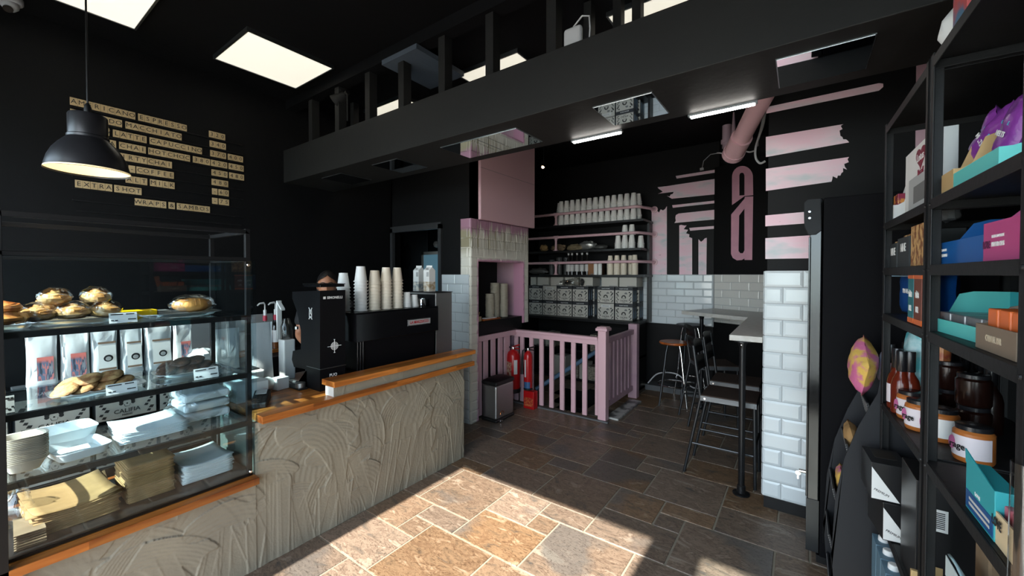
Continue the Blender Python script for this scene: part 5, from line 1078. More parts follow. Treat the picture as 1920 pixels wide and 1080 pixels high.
# railing
rl = thing('stair_railing', 'pink wooden stair railing with vertical slats and a corner post', 'railing', (-2.2, 4.05, 0)); RT = .885
b = MB(); b.box(-1.745,-1.655,3.985,4.075,0,.955); b.box(-1.765,-1.635,3.965,4.095,.955,.985); b.box(-1.755,-1.645,3.975,4.085,.985,.998); b.build('corner_post', PINK, rl, bevel=.006)
b = MB(); b.box(-1.775,-1.745,3.985,4.035,.05,.87); b.build('side_stile', PINK, rl, bevel=.003)
B('handrail', PINK, (-2.87,-1.75,3.975,4.045,RT-.035,RT), parent=rl, bevel=.006); B('top_rail', PINK, (-2.86,-1.75,3.99,4.03,RT-.085,RT-.035), parent=rl, bevel=.003)
for cx in (455,510,600,697,795,897,1005,1115):
    x = onY(880+cx/5.144, 690, 4.01).x; B('slat', PINK, (x-.026,x+.026,3.998,4.022,.02,RT-.05), parent=rl, bevel=.002)
B('handrail', PINK, (-2.85,-2.80,3.235,4.0,RT-.06,RT), parent=rl, bevel=.005)
for cx, w_ in ((98,.03),(158,.032),(230,.032),(300,.032),(362,.05)):
    y = onX(880+cx/5.144, 690, -2.82).y; B('slat', PINK, (-2.835,-2.81,y-w_,y+w_,.02,RT-.05), parent=rl, bevel=.002)
B('handrail', PINKD, (-1.735,-1.69,4.075,4.96,RT-.08,RT-.02), parent=rl, bevel=.004); B('bottom_rail', PINKD, (-1.73,-1.70,4.075,4.96,.10,.16), parent=rl, bevel=.003)
for k in range(7): y = 4.15+.118*k; B('slat', PINKD, (-1.728,-1.704,y-.036,y+.036,.13,RT-.05), parent=rl, bevel=.002)
B('end_post', PINKD, (-1.765,-1.655,4.965,5.06,0,.93), parent=rl, bevel=.004)
B('threshold', mat('marble_strip', (.48,.48,.46), .3, var=((.12,.12,.12), 9, .06)), (-1.70,-1.56,4.10,4.86,.0,.018)); tag(bpy.data.objects['threshold'], 'pale marble strip on the floor beside the corner of the pink railing', 'threshold'); 
B('grey_kerb', mat('grey_kerb_screed', (.12,.125,.13), .7), (-2.86,-1.62,3.955,3.99,.0,.012)); tag(bpy.data.objects['grey_kerb'], 'thin grey screed strip under the front of the pink railing', 'kerb')
# pedal bin
bn = thing('pedal_bin', 'square stainless steel pedal bin with a black lid beside the hatch wall', 'bin', (-2.66, 3.44, 0))
bX0, bX1, bY0, bY1 = -2.755, -2.562, 3.285, 3.60
b = MB(); b.box(bX0,bX1,bY0,bY1,.03,.385); b.build('body', STEEL, bn, bevel=.02, seg=4); B('base', PLB, (bX0-.006,bX1+.008,bY0-.008,bY1+.006,0,.035), parent=bn, bevel=.012)
b = MB(); b.box(bX0-.006,bX1+.006,bY0-.006,bY1+.006,.385,.425); b.build('lid_rim', PLB, bn, bevel=.012, seg=3)
b = MB(); b.grid([[(bX0+(bX1-bX0)*i/8, bY0+(bY1-bY0)*j/8, .425+.034*(math.sin(math.pi*i/8)*math.sin(math.pi*j/8))**.5) for i in range(9)] for j in range(9)]); b.build('lid', SATB, bn, smooth=True)
MB().lathe([(0,0),(.028,0),(.028,.008),(0,.008)], (bX1+.006, bY0+.07, .012), 18).build('pedal', CHROME, bn, smooth=True)
b = MB(); c = Vector((bX1+.0015, bY0+.10, .075)); b.tube([c+Vector((0,.03*math.cos(a),.03*math.sin(a))) for a in (math.pi*k/10 for k in range(11))], .004, 6); b.build('badge_arc', mat('copper','#A86A3C',.3,1), bn, smooth=True)
# fire extinguishers
def extinguisher(x, y, z0, r, h, lab, lb, hose):
    t_ = thing('fire_extinguisher', lab, 'fire extinguisher', (x,y,z0), 0, 'fire extinguishers'); c = (x,y,z0)
    MB().lathe([(0,.02),(r*.92,.02),(r,.04),(r,h*.74),(r*.93,h*.80),(r*.72,h*.855),(r*.40,h*.885),(r*.30,h*.90),(r*.30,h*.915),(0,h*.915)], c, 28).build('cylinder', REDP, t_, smooth=True)
    MB().lathe([(r*1.03,0),(r*1.05,.006),(r*1.05,.05 if hose else .012),(r*.8,.05 if hose else .012)], c, 28).build('base_ring', PLB, t_, smooth=True)
    MB().lathe([(r*.30,h*.90),(r*.34,h*.93),(r*.26,h*.96),(0,h*.96)], c, 16).build('valve', CHROME, t_, smooth=True)
    MB().tube([(x-.01,y-.0,z0+h*.95),(x+.10,y-.015,z0+h*1.02)], .008, 8).tube([(x,y,z0+h*.93),(x+.10,y-.02,z0+h*.935)], .007, 8).build('handle', REDP if hose else BMET, t_, smooth=True)
    if hose: MB().tube([(x-.02,y-.01,z0+h*.93),(x-.07,y-.02,z0+h*.96),(x-.125,y-.03,z0+h*.86),(x-.135,y-.02,z0+h*.55),(x-.11,y-.02,z0+h*.30),(x-.095,y-.02,z0+.10)], .009, 10).build('hose', BMET, t_, smooth=True)
    else: MB().tube([(x-.015,y-.01,z0+h*.95),(x-.055,y-.03,z0+h*.90),(x-.062,y-.03,z0+h*.62),(x-.06,y-.03,z0+h*.35)], [.007,.009,.014,.022], 10).build('horn', BMET, t_, smooth=True)
    for nm, m, za, zb, a0, a1 in lb:
        g_ = MB(); g_.grid([[(x+(r+.0012)*math.cos(a), y+(r+.0012)*math.sin(a), z0+h*zz) for a in (R(a0+(a1-a0)*k/10) for k in range(11))] for zz in (za,zb)]); g_.build(nm, m, t_, smooth=True)
    return t_
PALEL = mat('pale_label', '#B9A58A', .5, var=('#8A2A28', 26, .1)); BLUEL = mat('blue_label', '#2F5A86', .5); WLAB = mat('white_tag_label', (.6,.6,.58), .5)
extinguisher(-2.765, 3.875, .16, .082, .56, 'large red extinguisher with a black hose hung on the pink railing', (('instruction_label', PALEL, .26, .66, -150, -70), ('white_tag', WLAB, .40, .70, -50, -20), ('blue_label', WLAB, .10, .22, -160, -110)), True)
extinguisher(-2.572, 3.90, .215, .050, .50, 'slim red extinguisher with a black horn above the red floor box', (('warning_label', WLAB, .30, .70, -110, -85), ('blue_label', BLUEL, .04, .19, -120, -30)), False)
t_ = put('extinguisher_stand', 'red floor box stand below the slim extinguisher', 'stand', REDP, (-2.61,-2.47,3.86,3.95,0,.205), bevel=.006); B('panel_print', mat('gold_print', '#B8602E', .5, var=('#9A2420', 60, .05)), (-2.60,-2.48,3.8592,3.8598,.03,.13), parent=t_)
text('WARNING', .018, mat('gold_text','#D88A5A',.5), t_, (-2.54, 3.8588, .045), (1,0,0), (0,0,1))
# small spotlight over the shelves, wires
p_ = onY(1018, 313, 4.4); t_ = thing('spot_light', 'tiny glowing spotlight hanging right of the pink duct', 'spotlight', (p_.x, 4.4, p_.z)); MB().tube([(p_.x,4.42,CZ),(p_.x,4.42,p_.z+.07)], .004, 6).build('cord', BMET, t_); MB().lathe([(0,.07),(.022,.06),(.026,.0),(.02,0)], (p_.x,4.41,p_.z), 14).build('shade', BMET, t_, smooth=True); MB().lathe([(0,-.02),(.018,-.008),(.018,.01),(0,.02)], (p_.x,4.40,p_.z-.002), 12).build('bulb', mat('warm_bulb', (1,.8,.6), .5, emit=((1,.70,.45), 9)), t_, smooth=True)
p_ = onY(645, 185, 1.98); t_ = thing('spotlight', 'black adjustable spotlight fixed to a post above the beam', 'spotlight', p_); MB().tube([p_+Vector((-.06,-.04,-.03)), p_+Vector((.02,0,.03))], [.065,.03], 16).build('shade', BEAMM, t_, smooth=True); MB().tube([p_+Vector((.02,0,.03)), p_+Vector((.06,.0,.04))], .02, 10).tube([p_+Vector((.05,0,.04)),p_+Vector((.05,0,-.20))], .006, 6).build('bracket', BMET, t_, smooth=True)
p_ = onY(1072, 72, 1.92); t_ = thing('junction_box', 'rounded white junction box with a cable on top of the beam', 'junction box', (p_.x,1.95,2.74)); B('box', CAMW, (p_.x-.055,p_.x+.05,1.925,1.96,2.739,2.86), parent=t_, bevel=.018, seg=3); MB().tube([(p_.x-.0,1.94,2.86),(p_.x+.05,1.94,2.90),(p_.x+.09,1.94,2.885),(p_.x+.095,1.94,2.82),(p_.x+.09,1.94,2.745)], .0045, 8).build('cable', CAMW, t_, smooth=True)
# ================================================================== PAINTED LETTERS AND STRIPES
def paint_mat(name, c1, c2, c3):
    m = bpy.data.materials.new(name); m.use_nodes = True; t = m.node_tree; p = t.nodes['Principled BSDF']; L = t.links.new
    tc = t.nodes.new('ShaderNodeTexCoord'); mp = t.nodes.new('ShaderNodeMapping'); mp.inputs['Scale'].default_value = (3, 3, 9); L(tc.outputs['Object'], mp.inputs[0])
    n = t.nodes.new('ShaderNodeTexNoise'); n.inputs['Scale'].default_value = 1.4; n.inputs['Detail'].default_value = 5; L(mp.outputs[0], n.inputs[0])
    c = t.nodes.new('ShaderNodeValToRGB'); e = c.color_ramp.elements; e[0].position = .38; e[0].color = lin(c1); e[1].position = .55; e[1].color = lin(c2); k = e.new(.74); k.color = lin(c3); L(n.outputs['Fac'], c.inputs[0])
    mp2 = t.nodes.new('ShaderNodeMapping'); mp2.inputs['Scale'].default_value = (9, 9, 30); L(tc.outputs['Object'], mp2.inputs[0])
    n2 = t.nodes.new('ShaderNodeTexNoise'); n2.inputs['Scale'].default_value = 1.0; n2.inputs['Detail'].default_value = 7; n2.inputs['Roughness'].default_value = .7; L(mp2.outputs[0], n2.inputs[0])
    r = t.nodes.new('ShaderNodeValToRGB'); r.color_ramp.elements[0].position = .665; r.color_ramp.elements[1].position = .69; L(n2.outputs['Fac'], r.inputs[0])
    mx = t.nodes.new('ShaderNodeMix'); mx.data_type = 'RGBA'; L(r.outputs[0], mx.inputs[0]); L(c.outputs[0], mx.inputs[6]); mx.inputs[7].default_value = (.02,.022,.024,1); L(mx.outputs[2], p.inputs['Base Color']); p.inputs['Roughness'].default_value = .5
    return m
PSTR = paint_mat('brushed_pink_paint', '#EBC3D0', '#E6CBD4', '#BFC5C8'); PLOGO = mat('logo_pink', '#DBA3B4', .5, var=('#D29CAD', 12, .2))
far = bpy.data.objects['wall_far']; pier = bpy.data.objects['wall_pier']; slw = bpy.data.objects['wall_slanted']
def stripe(pts, plane, parent, jag=None, m=PSTR, seed=0):
    """pts: outline in the photo, clockwise; jag = index pairs of edges that end ragged"""
    r = random.Random(seed); out = []
    for i, p in enumerate(pts):
        q = pts[(i+1) % len(pts)]; out.append(p)
        if jag and i in jag:
            L_ = math.hypot(q[0]-p[0], q[1]-p[1]); n = max(4, int(L_/4)); nx, ny = (q[1]-p[1])/L_, -(q[0]-p[0])/L_; ov = r.uniform(-4, 0)
            for k in range(1, n):
                ov = .5*ov + r.uniform(-9, 3) if k % 2 else ov*.6 + r.uniform(-1, 4)
                out.append((p[0]+(q[0]-p[0])*k/n + nx*ov, p[1]+(q[1]-p[1])*k/n + ny*ov))
    P, N = plane; P3 = [onP(x, y, P, N) for x, y in out]; b = MB(); n = len(P3); b.add(P3 + [p + Vector(N)*.0012 for p in P3], [tuple(range(n, 2*n))] + [(k, (k+1) % n, (k+1) % n + n, k+n) for k in range(n)])
    o = b.build('painted_stripe', m, parent, fixn=False); bm_ = bmesh.new(); bm_.from_mesh(o.data); bmesh.ops.triangulate(bm_, faces=[f for f in bm_.faces if len(f.verts) > 4]); bm_.to_mesh(o.data); bm_.free(); return o
PF = ((0, FY-.0002, 0), (0,-1,0)); PP = ((0, 3.1648, 0), (0,-1,0))
c1 = lambda x, y: (1180 + x/2.7, 280 + y/2.7)
stripe([c1(235,135), c1(434,103), c1(434,118), c1(240,148)], PF, far)
stripe([c1(243,178), c1(433,150), c1(433,228), c1(215,250), c1(190,235), c1(225,215), c1(145,225), c1(143,192), c1(200,185)], PF, far, (4,6), seed=3)
stripe([c1(217,283), c1(430,260), c1(430,273), c1(220,296)], PF, far)
stripe([c1(250,325), c1(430,306), c1(430,355), c1(228,373)], PF, far, (3,), seed=5)
stripe([c1(303,398), c1(428,388), c1(428,402), c1(308,412)], PF, far)
stripe([c1(113,300), c1(190,288), c1(190,634), c1(113,634)], PF, far, (0,), seed=7)
stripe([c1(253,385), c1(290,385), c1(318,450), c1(318,634), c1(253,634)], PF, far, (0,1), seed=8)
stripe([c1(350,455), c1(392,448), c1(390,634), c1(350,634)], PF, far, (0,), seed=9)
stripe([(1437,201), (1648,156), (1656,157), (1656,163), (1648,170), (1437,213)], PP, pier, (1,) if False else None)
stripe([(1436,257), (1581,233), (1575,250), (1592,267), (1436,294.5)], PP, pier, (1,2), seed=11)
stripe([(1436,316.7), (1592,294.4), (1588,318), (1559,340.7), (1436,358)], PP, pier, (1,2), seed=12)
stripe([(1435,404), (1510,397.2), (1530,395.5), (1530,417.5), (1435,424.4)], PP, pier)
stripe([(1435,446.7), (1530,440.5), (1530,484), (1435,485.6)], PP, pier)
stripe([(1718,118), (1738,114), (1735,300), (1716,300)], PP, pier, m=PINKD)
# the tall narrow letter on the slanted wall, cut across by a diagonal
PS = (SP + SN*.0002, SN)
def ring(parts, m=PLOGO):
    for q in parts:
        o = stripe([c1(*p) for p in q], (tuple(PS[0]), tuple(PS[1])), slw, m=m); o.name = 'painted_letter_stroke'
top = [(520,282),(520,150)] ; 
def arc(cx, cy, rx, ry, a0, a1, n=8): return [(cx+rx*math.cos(R(a0+(a1-a0)*k/n)), cy-ry*math.sin(R(a0+(a1-a0)*k/n))) for k in range(n+1)]
ring([[(520,282)] + arc(573,142,53,58,180,90) + [(570,118),(561,121),(557,131),(557,234),(583,232),(583,237)],
      arc(573,142,53,58,90,8) + [(627,232),(583,237),(583,232),(583,132),(579,121),(570,118)],
      [(583,250),(585,240),(627,238),(622,560),(583,560)],
      [(516,330),(583,250),(583,300),(556,335),(553,515),(562,526),(575,526),(583,512),(583,552),(570,560),(545,562),(524,550),(515,530)]])
# ================================================================== PINK PIPE AND CABLES IN THE RECESS
t_ = thing('waste_pipe', 'thick pink painted pipe slanting down under the beam beside the strip light', 'pipe', (-.45, 4.0, 2.7))
a_ = onY(1432, 178, 3.05); c_ = onY(1376, 286, 3.62)
d_ = (c_-a_).normalized(); b = MB(); b.tube([a_ - d_*.35, c_], .062, 24); b.build('pipe', PINK, t_, smooth=True)
b = MB(); b.tube([c_ - d_*.20, c_ + d_*.02], .074, 24); b.tube([c_ - d_*.02, c_ + d_*.03], .080, 24); b.build('socket', PINK, t_, smooth=True)
p_ = onY(1363, 262, 3.85); t_ = thing('pipe_fitting', 'grey pink bundle of small pipe fittings left of the thick pink pipe', 'pipe fitting', p_); MB().tube([p_+Vector((0,0,.12)), p_+Vector((0,0,-.07))], .036, 14).tube([p_+Vector((.0,0,-.03)), p_+Vector((.0,0,.0))], .046, 14).tube([p_+Vector((.05,0,.22)), p_+Vector((.05,0,.03))], [.006,.02], 10).build('fitting', mat('dull_pink_grey', '#9A8490', .5), t_, smooth=True)
def cable(pts, y, r_, m, lab, nm='cable'):
    P = [onY(px, py, y) for px, py in pts]; P2 = []
    for i in range(len(P)-1):
        p0, p1, p2, p3 = P[max(0,i-1)], P[i], P[i+1], P[min(len(P)-1,i+2)]
        for k in range(6):
            t = k/6; P2.append(.5*((2*p1)+(-p0+p2)*t+(2*p0-5*p1+4*p2-p3)*t*t+(-p0+3*p1-3*p2+p3)*t**3))
    P2.append(P[-1]); o = MB().tube(P2, r_, 8).build(nm, m, None, smooth=True); tag(o, lab, 'cable', 'white cables beside the pink pipe')
cable([(1437,190),(1432,230),(1418,272),(1417,295),(1425,306),(1435,302)], 3.60, .008, CAMW, 'white cable looping down beside the pier edge, the nearer one')
cable([(1434,200),(1428,235),(1421,262),(1421,274)], 4.0, .007, CAMW, 'white cable hanging behind the nearer loop beside the pink pipe')
cable([(1395,282),(1405,285),(1414,283)], 4.7, .008, CAMW, 'short piece of white cable behind the pink pipe')
cable([(1344,287),(1352,287),(1358,290)], 4.9, .008, CAMW, 'white cable stub left of the pipe socket')
p_ = onY(1316, 317, FY-.02); o = MB().bc(p_, (.045,.02,.03)).tube([p_, p_+Vector((.02,0,.1)), p_+Vector((.10,0,.17)), p_+Vector((.19,0,.17))], .006, 6).build('power_plug', CAMW, None, bevel=.003); tag(o, 'small white plug on a cord above the top far stripe', 'plug')

# ================================================================== BAR TABLE
TT = 1.125; TB = 1.085
tb = thing('bar_table', 'white L-shaped bar table on black poles along the slanted wall', 'table', (-.45, 4.0, 0))
TOPM = mat('white_laminate', (.52,.51,.48), .35, bump=(60,.05), var=((.44,.42,.38), 30, .2)); EDGE = mat('white_edge', (.60,.60,.59), .45)
A = onZ(1367,629,TT); A = Vector((-.41,3.205,0)); I_ = Vector((-.43,4.62,0)); T_ = Vector((-1.14,5.0,0)); w1 = SP + SE*.0 + SN*.02; w1 = Vector((-.905,5.615,0)); w2 = SP + SE*.78 + SN*.02
poly = [A, Vector((-.20,3.205,0)), Vector((-.20,3.42,0)), Vector((-.17,3.42,0)), Vector((-.115,4.6,0)), Vector((w2.x, w2.y, 0)), Vector((w1.x,w1.y,0)), T_, I_]
poly = [A, Vector((-.21,3.205,0)), Vector((-.21,4.75,0)), Vector((w2.x, w2.y, 0)), Vector((w1.x,w1.y,0)), T_, I_]
b = MB(); b.prism([Vector((p.x,p.y,TB)) for p in poly], (0,0,TT-TB)); b.build('table_top', [TOPM], tb, bevel=.003)
BPOLE = mat('black_pole', (.02,.021,.023), .28, .6)
for x, y, lab in ((-.330,3.235,0), (-.27,4.55,0), (-.93,5.05,0)):
    p = MB(); p.tube([(x,y,.012),(x,y,TB-.01)], .021, 18); p.lathe([(0,0),(.055,0),(.055,.008),(.030,.014),(.027,.06),(.021,.065)], (x,y,0), 22); p.lathe([(.021,-.05),(.030,-.012),(.05,-.008),(.05,0),(0,0)], (x,y,TB-.001), 20); p.build('leg', BPOLE, tb, smooth=True)
MB().lathe([(0,0),(.008,0),(.008,.006),(0,.006)], (-.335,3.215,TB-.03), 10).build('bracket_screw', CHROME, tb)
B('pink_card_holder', PINK, (-.235,-.215,3.70,3.78,TT+.0005,TT+.07)); tag(bpy.data.objects['pink_card_holder'], 'small pink card holder on the bar table against the white pier', 'card holder')
# bar stools
SEATM = mat('dark_ply_seat', '#3A2E28', .7, var=('#322823', 8, .3), spec=.2); FRM = mat('stool_steel', (.045,.048,.052), .32, .7)
def bar_stool(lab):
    t_ = thing('bar_stool', lab, 'bar stool', (0,0,0), 0, 'black bar stools at the bar table'); sh_, W, D = .63, .36, .37   # faces +X
    b = MB(); b.box(-D/2, D/2, -W/2+.004, W/2-.004, sh_-.012, sh_); b.build('seat', SEATM, t_, bevel=.004)
    b = MB()
    for y in (-W/2, W/2-.012): b.box(-D/2, D/2, y, y+.012, sh_-.045, sh_-.008)
    for x in (-D/2, D/2-.012): b.box(x, x+.012, -W/2, W/2, sh_-.045, sh_-.008)
    b.build('seat_frame', mat('grey_seat_frame', (.12,.13,.14), .4, .6), t_, bevel=.001)
    for s in (-1, 1):
        y = s*(W/2-.012)
        MB().tube([(-D/2-.115, y*1.02, 0),(-D/2+.0, y, sh_-.03),(-D/2-.055, y, sh_+.37)], .0115, 10).build('rear_leg', FRM, t_, smooth=True)
        MB().tube([(D/2-.005, y, 0),(D/2-.015, y, sh_-.03)], .0115, 10).build('front_leg', FRM, t_, smooth=True)
        b = MB(); b.tube([(-D/2-.072, y, .24),(D/2-.008, y, .24)], .008, 8); b.build('side_rail', FRM, t_, smooth=True)
        MB().lathe([(0,0),(.007,0),(.007,.003),(0,.003)], n=10).xf(Matrix.Translation((-D/2+.03, s*(W/2+.001), sh_-.027)) @ Matrix.Rotation(R(90)*(-1 if s > 0 else 1), 4, 'X')).build('bolt', CHROME, t_)
    MB().tube([(D/2-.01, -W/2+.012, .30),(D/2-.01, W/2-.012, .30)], .010, 8).build('footrest', FRM, t_, smooth=True)
    for z0, z1 in ((sh_+.285, sh_+.385), (sh_+.15, sh_+.255)):
        g_ = []; 
        for zz in (z0, z1):
            off = -D/2 - .055*(zz-sh_)/.37
            g_.append([Vector((off - .020*math.sin(math.pi*k/8), -W/2+.005+(W-.01)*k/8, zz + (.012*math.sin(math.pi*k/8) if zz == z1 else 0))) for k in range(9)])
        b = MB(); b.grid(g_); b.build('back_slat', BMET, t_, smooth=True, solid=.008)
    return t_
s0 = bar_stool('black bar stool nearest the camera, tucked under the white bar table'); KIDS(s0); s0.location = (-.435, 3.52, 0)
for c in list(KIDS(s0)): KIDS(c)
dup(s0, (-.455, 4.03, 0), 0, 'second black bar stool from the front, pushed in behind the nearest one')
dup(s0, (-.74, 4.66, 0), R(28), 'black bar stool turned aside behind the two pushed-in stools')
def round_stool(x, y, lab, seat_m, back, zt=.75, rz=0):
    t_ = thing('round_stool', lab, 'bar stool', (x,y,0), rz, 'round chrome stools by the far wall')
    M4 = Matrix.Translation((x,y,0)) @ Matrix.Rotation(rz,4,'Z')
    def bb(m): m.v = [M4 @ v for v in m.v]; return m
    bb(MB().lathe([(0,zt-.028),(.155,zt-.028),(.165,zt-.018),(.165,zt-.006),(.158,zt),(0,zt)], n=32)).build('seat', seat_m, t_, smooth=True)
    for k in range(4):
        a = R(45+90*k); c, s = math.cos(a), math.sin(a)
        bb(MB().tube([(.09*c,.09*s,zt-.028),(.115*c,.115*s,zt-.12),(.165*c,.165*s,.30),(.215*c,.215*s,0)], .011, 10)).build('leg', CHROME if k in (0,1,3) else FRM, t_, smooth=True)
    bb(MB().tube([(.172*math.cos(2*math.pi*k/32), .172*math.sin(2*math.pi*k/32), .24) for k in range(32)], .009, 8, closed=True)).build('foot_ring', CHROME, t_, smooth=True)
    if back:
        bb(MB().tube([(.13*math.cos(a)+.0, .17*math.sin(a), zt+.20) for a in (R(35+110*k/12) for k in range(13))], .012, 10)).build('back_rail', CHROME, t_, smooth=True)
        for a in (R(60), R(120)): bb(MB().tube([(.10*math.cos(a), .14*math.sin(a), zt-.02), (.13*math.cos(a), .17*math.sin(a), zt+.20)], .008, 8)).build('back_support', CHROME, t_, smooth=True)
round_stool(-1.23, 5.03, 'round bar stool with a wooden seat and shiny chrome legs', SEATW, False, .75, .2)
round_stool(-1.12, 5.38, 'taller dark round stool with a chrome rimmed seat behind the wooden one', mat('dark_seat', (.03,.03,.032), .5), False, .93, .5)
cable([(1215,718),(1235,700),(1270,702),(1300,727),(1340,725),(1400,733)], 5.2, .008, CAMW, 'pale cable trailing along the far wall behind the stools')
bpy.data.objects[-1] if False else None

# ================================================================== FRIDGE
fg = thing('display_fridge', 'tall black fridge standing side-on beside the white tiled pier', 'fridge', (.35, 2.9, 0))
B('cabinet', FRIDGEM, (.092, .72, 2.69, 3.13, .04, 1.955), parent=fg, bevel=.004)
dr = B('door', GLOSSB, (.035, .088, 2.688, 3.135, .06, 1.955), parent=fg, bevel=.006)
B('door_trim', GLOSSB, (.030, .038, 2.684, 2.70, .35, 1.75), parent=dr, bevel=.002); B('door_kick', mat('dark_steel', (.02,.022,.024), .35, .5), (.033, .088, 2.684, 2.688, .06, .34), parent=dr)
B('plinth', BMET, (.08, .70, 2.70, 3.12, 0, .04), parent=fg)
b = MB(); pts = [onY(px, py, 2.684) for px, py in ((1507,380),(1514,373),(1540,371),(1541,432),(1530,440),(1516,441),(1508,425))]; b.prism(pts, (0,.012,0)); b.build('hinge_cover', SATB, fg, bevel=.003)
for py in (397, 409): p_ = onY(1518, py, 2.682); b = MB(); b.lathe([(0,0),(.007,0),(.005,.003),(0,.003)], n=14); b.xf(Matrix.Translation(p_) @ Matrix.Rotation(R(90),4,'X')); b.build('hinge_bolt', CHROME, fg, smooth=True)
p_ = onY(1503, 884, 2.70); t_ = thing('door_key', 'silver key with fob in the lock at the fridge door edge', 'key', p_); b = MB(); b.tube([p_+Vector((.028,0,.004)), p_+Vector((-.012,0,.004))], .010, 12); b.build('lock_barrel', CHROME, t_, smooth=True); b = MB(); b.lathe([(.005,-.001),(.013,-.001),(.013,.001),(.005,.001),(.005,-.001)], n=16); b.xf(Matrix.Translation(p_+Vector((-.016,0,-.012))) @ Matrix.Rotation(R(90),4,'X')); b.bc(p_+Vector((-.016,0,-.034)), (.008,.002,.022)); b.build('key', CHROME, t_, smooth=True)

# ================================================================== CURVED DISPLAY STAND
ds = thing('snack_stand', 'curved black cardboard snack display stand between the fridge and the shelving', 'display stand', (.25, 2.5, 0))
CARD = mat('matt_black_card', (.012,.013,.016), .55, spec=.3)
near = [onY(px, py, 2.36) for px, py in ((1652,700),(1646,737),(1610,798),(1583,860),(1566,935),(1560,1024),(1558,1080))]
near = [Vector((p.x, 0, p.z)) for p in near] + [Vector((near[-1].x, 0, .25)), Vector((near[-1].x+.02, 0, 0))]
back = .62
prof = [Vector((back,0,0)), Vector((back,0,1.14))] + [Vector((near[0].x,0,1.14))] + near
for y in (2.36, 2.62): b = MB(); b.prism([Vector((p.x-(.0 if y < 2.5 else .02), y, p.z)) for p in prof], (0,.008,0)); b.build('side_panel', CARD, ds)
B('back_panel', CARD, (back-.01, back, 2.368, 2.62, 0, 1.14), parent=ds)
def xprof(z):
    for a, c in zip(near, near[1:]):
        if c.z <= z <= a.z: return a.x + (c.x-a.x)*(a.z-z)/max(1e-6, a.z-c.z)
    return near[0].x
WIRE = mat('pale_corrugation', (.22,.22,.22), .6)
for z in (.98, .78, .56, .34, .12):
    x = xprof(z) - .015; b = MB(); b.prism([(x,2.369,z),(x+.02,2.369,z-.10),(back-.012,2.369,z-.10),(back-.012,2.369,z-.092),(x+.026,2.369,z-.092),(x+.006,2.369,z)], (0,.25,0)); tr = b.build('tray', CARD, ds)
    b = MB()
    for k in range(9): b.box(x-.001+.02*k/9-.001, x+.001+.02*k/9, 2.372, 2.612, z-.010-.010*k, z-.007-.010*k)
    b.build('corrugated_edge', WIRE, tr)
COLB = [mat('pink_yellow_bag', '#C76A93', .35, var=('#D8B25A', 16, .05), bump=(20,.5)), mat('teal_white_bag', '#4FA8B0', .35, var=('#B9CFD2', 14, .1), bump=(20,.5)), mat('red_gold_bag', '#8C3B2E', .35, var=('#C08A4A', 18, .1), bump=(20,.5)), mat('pale_lilac_bag', '#B7A6C4', .35, var=('#9CC3D0', 12, .1), bump=(18,.5))]
def pillow(loc, d, m, lab, seed, rz=0, grp=None, tilt=(0,0), name='snack_bag', emb=None):
    t_ = thing(name, lab, 'snack bag', loc, 0, grp); b = MB(); n = 12; F_, K_ = [], []
    Mx = Matrix.Translation(loc) @ Matrix.Rotation(rz,4,'Z') @ Matrix.Rotation(tilt[0],4,'X') @ Matrix.Rotation(tilt[1],4,'Y')
    for s in (1,-1):
        g_ = []
        for i in range(n+1):
            u = i/n*2-1; row = []
            for j in range(n+1):
                v = j/n*2-1; th = s*d[0]/2*max(0,(1-u*u))**.5*max(0,(1-v*v*v*v))**.5 + .006*noise.noise(Vector((u*2.5+seed, v*2.5, s)))*(1-abs(u)*.6)
                row.append(Mx @ Vector((th, u*d[1]/2*(1-.06*(1-v*v)), d[2]/2*v + d[2]/2)))
            g_.append(row)
        b.grid(g_ if s > 0 else [r_[::-1] for r_ in g_])
    b.build('bag', m, t_, smooth=True); return t_
pillow((.225, 2.49, 1.06), (.10,.24,.17), COLB[0], 'pink and yellow snack bag on top of the curved stand', 3, grp='snack bags on the curved stand', tilt=(.5,.1))
pillow((.33, 2.46, 1.05), (.10,.18,.17), COLB[3], 'pale lilac snack bag on the curved stand beside the pink one', 6, grp='snack bags on the curved stand', tilt=(-.1,.1))
for z, lab, m in ((.68,'brown snack packet in the second tray of the curved stand',KRAFT), (.46,'pale packet in the third tray of the curved stand',COLB[0])): pillow((xprof(z)+.06, 2.47, z+.008), (.06,.15,.16), m, lab, int(z*10), grp='snack bags on the curved stand', tilt=(0,-.2))
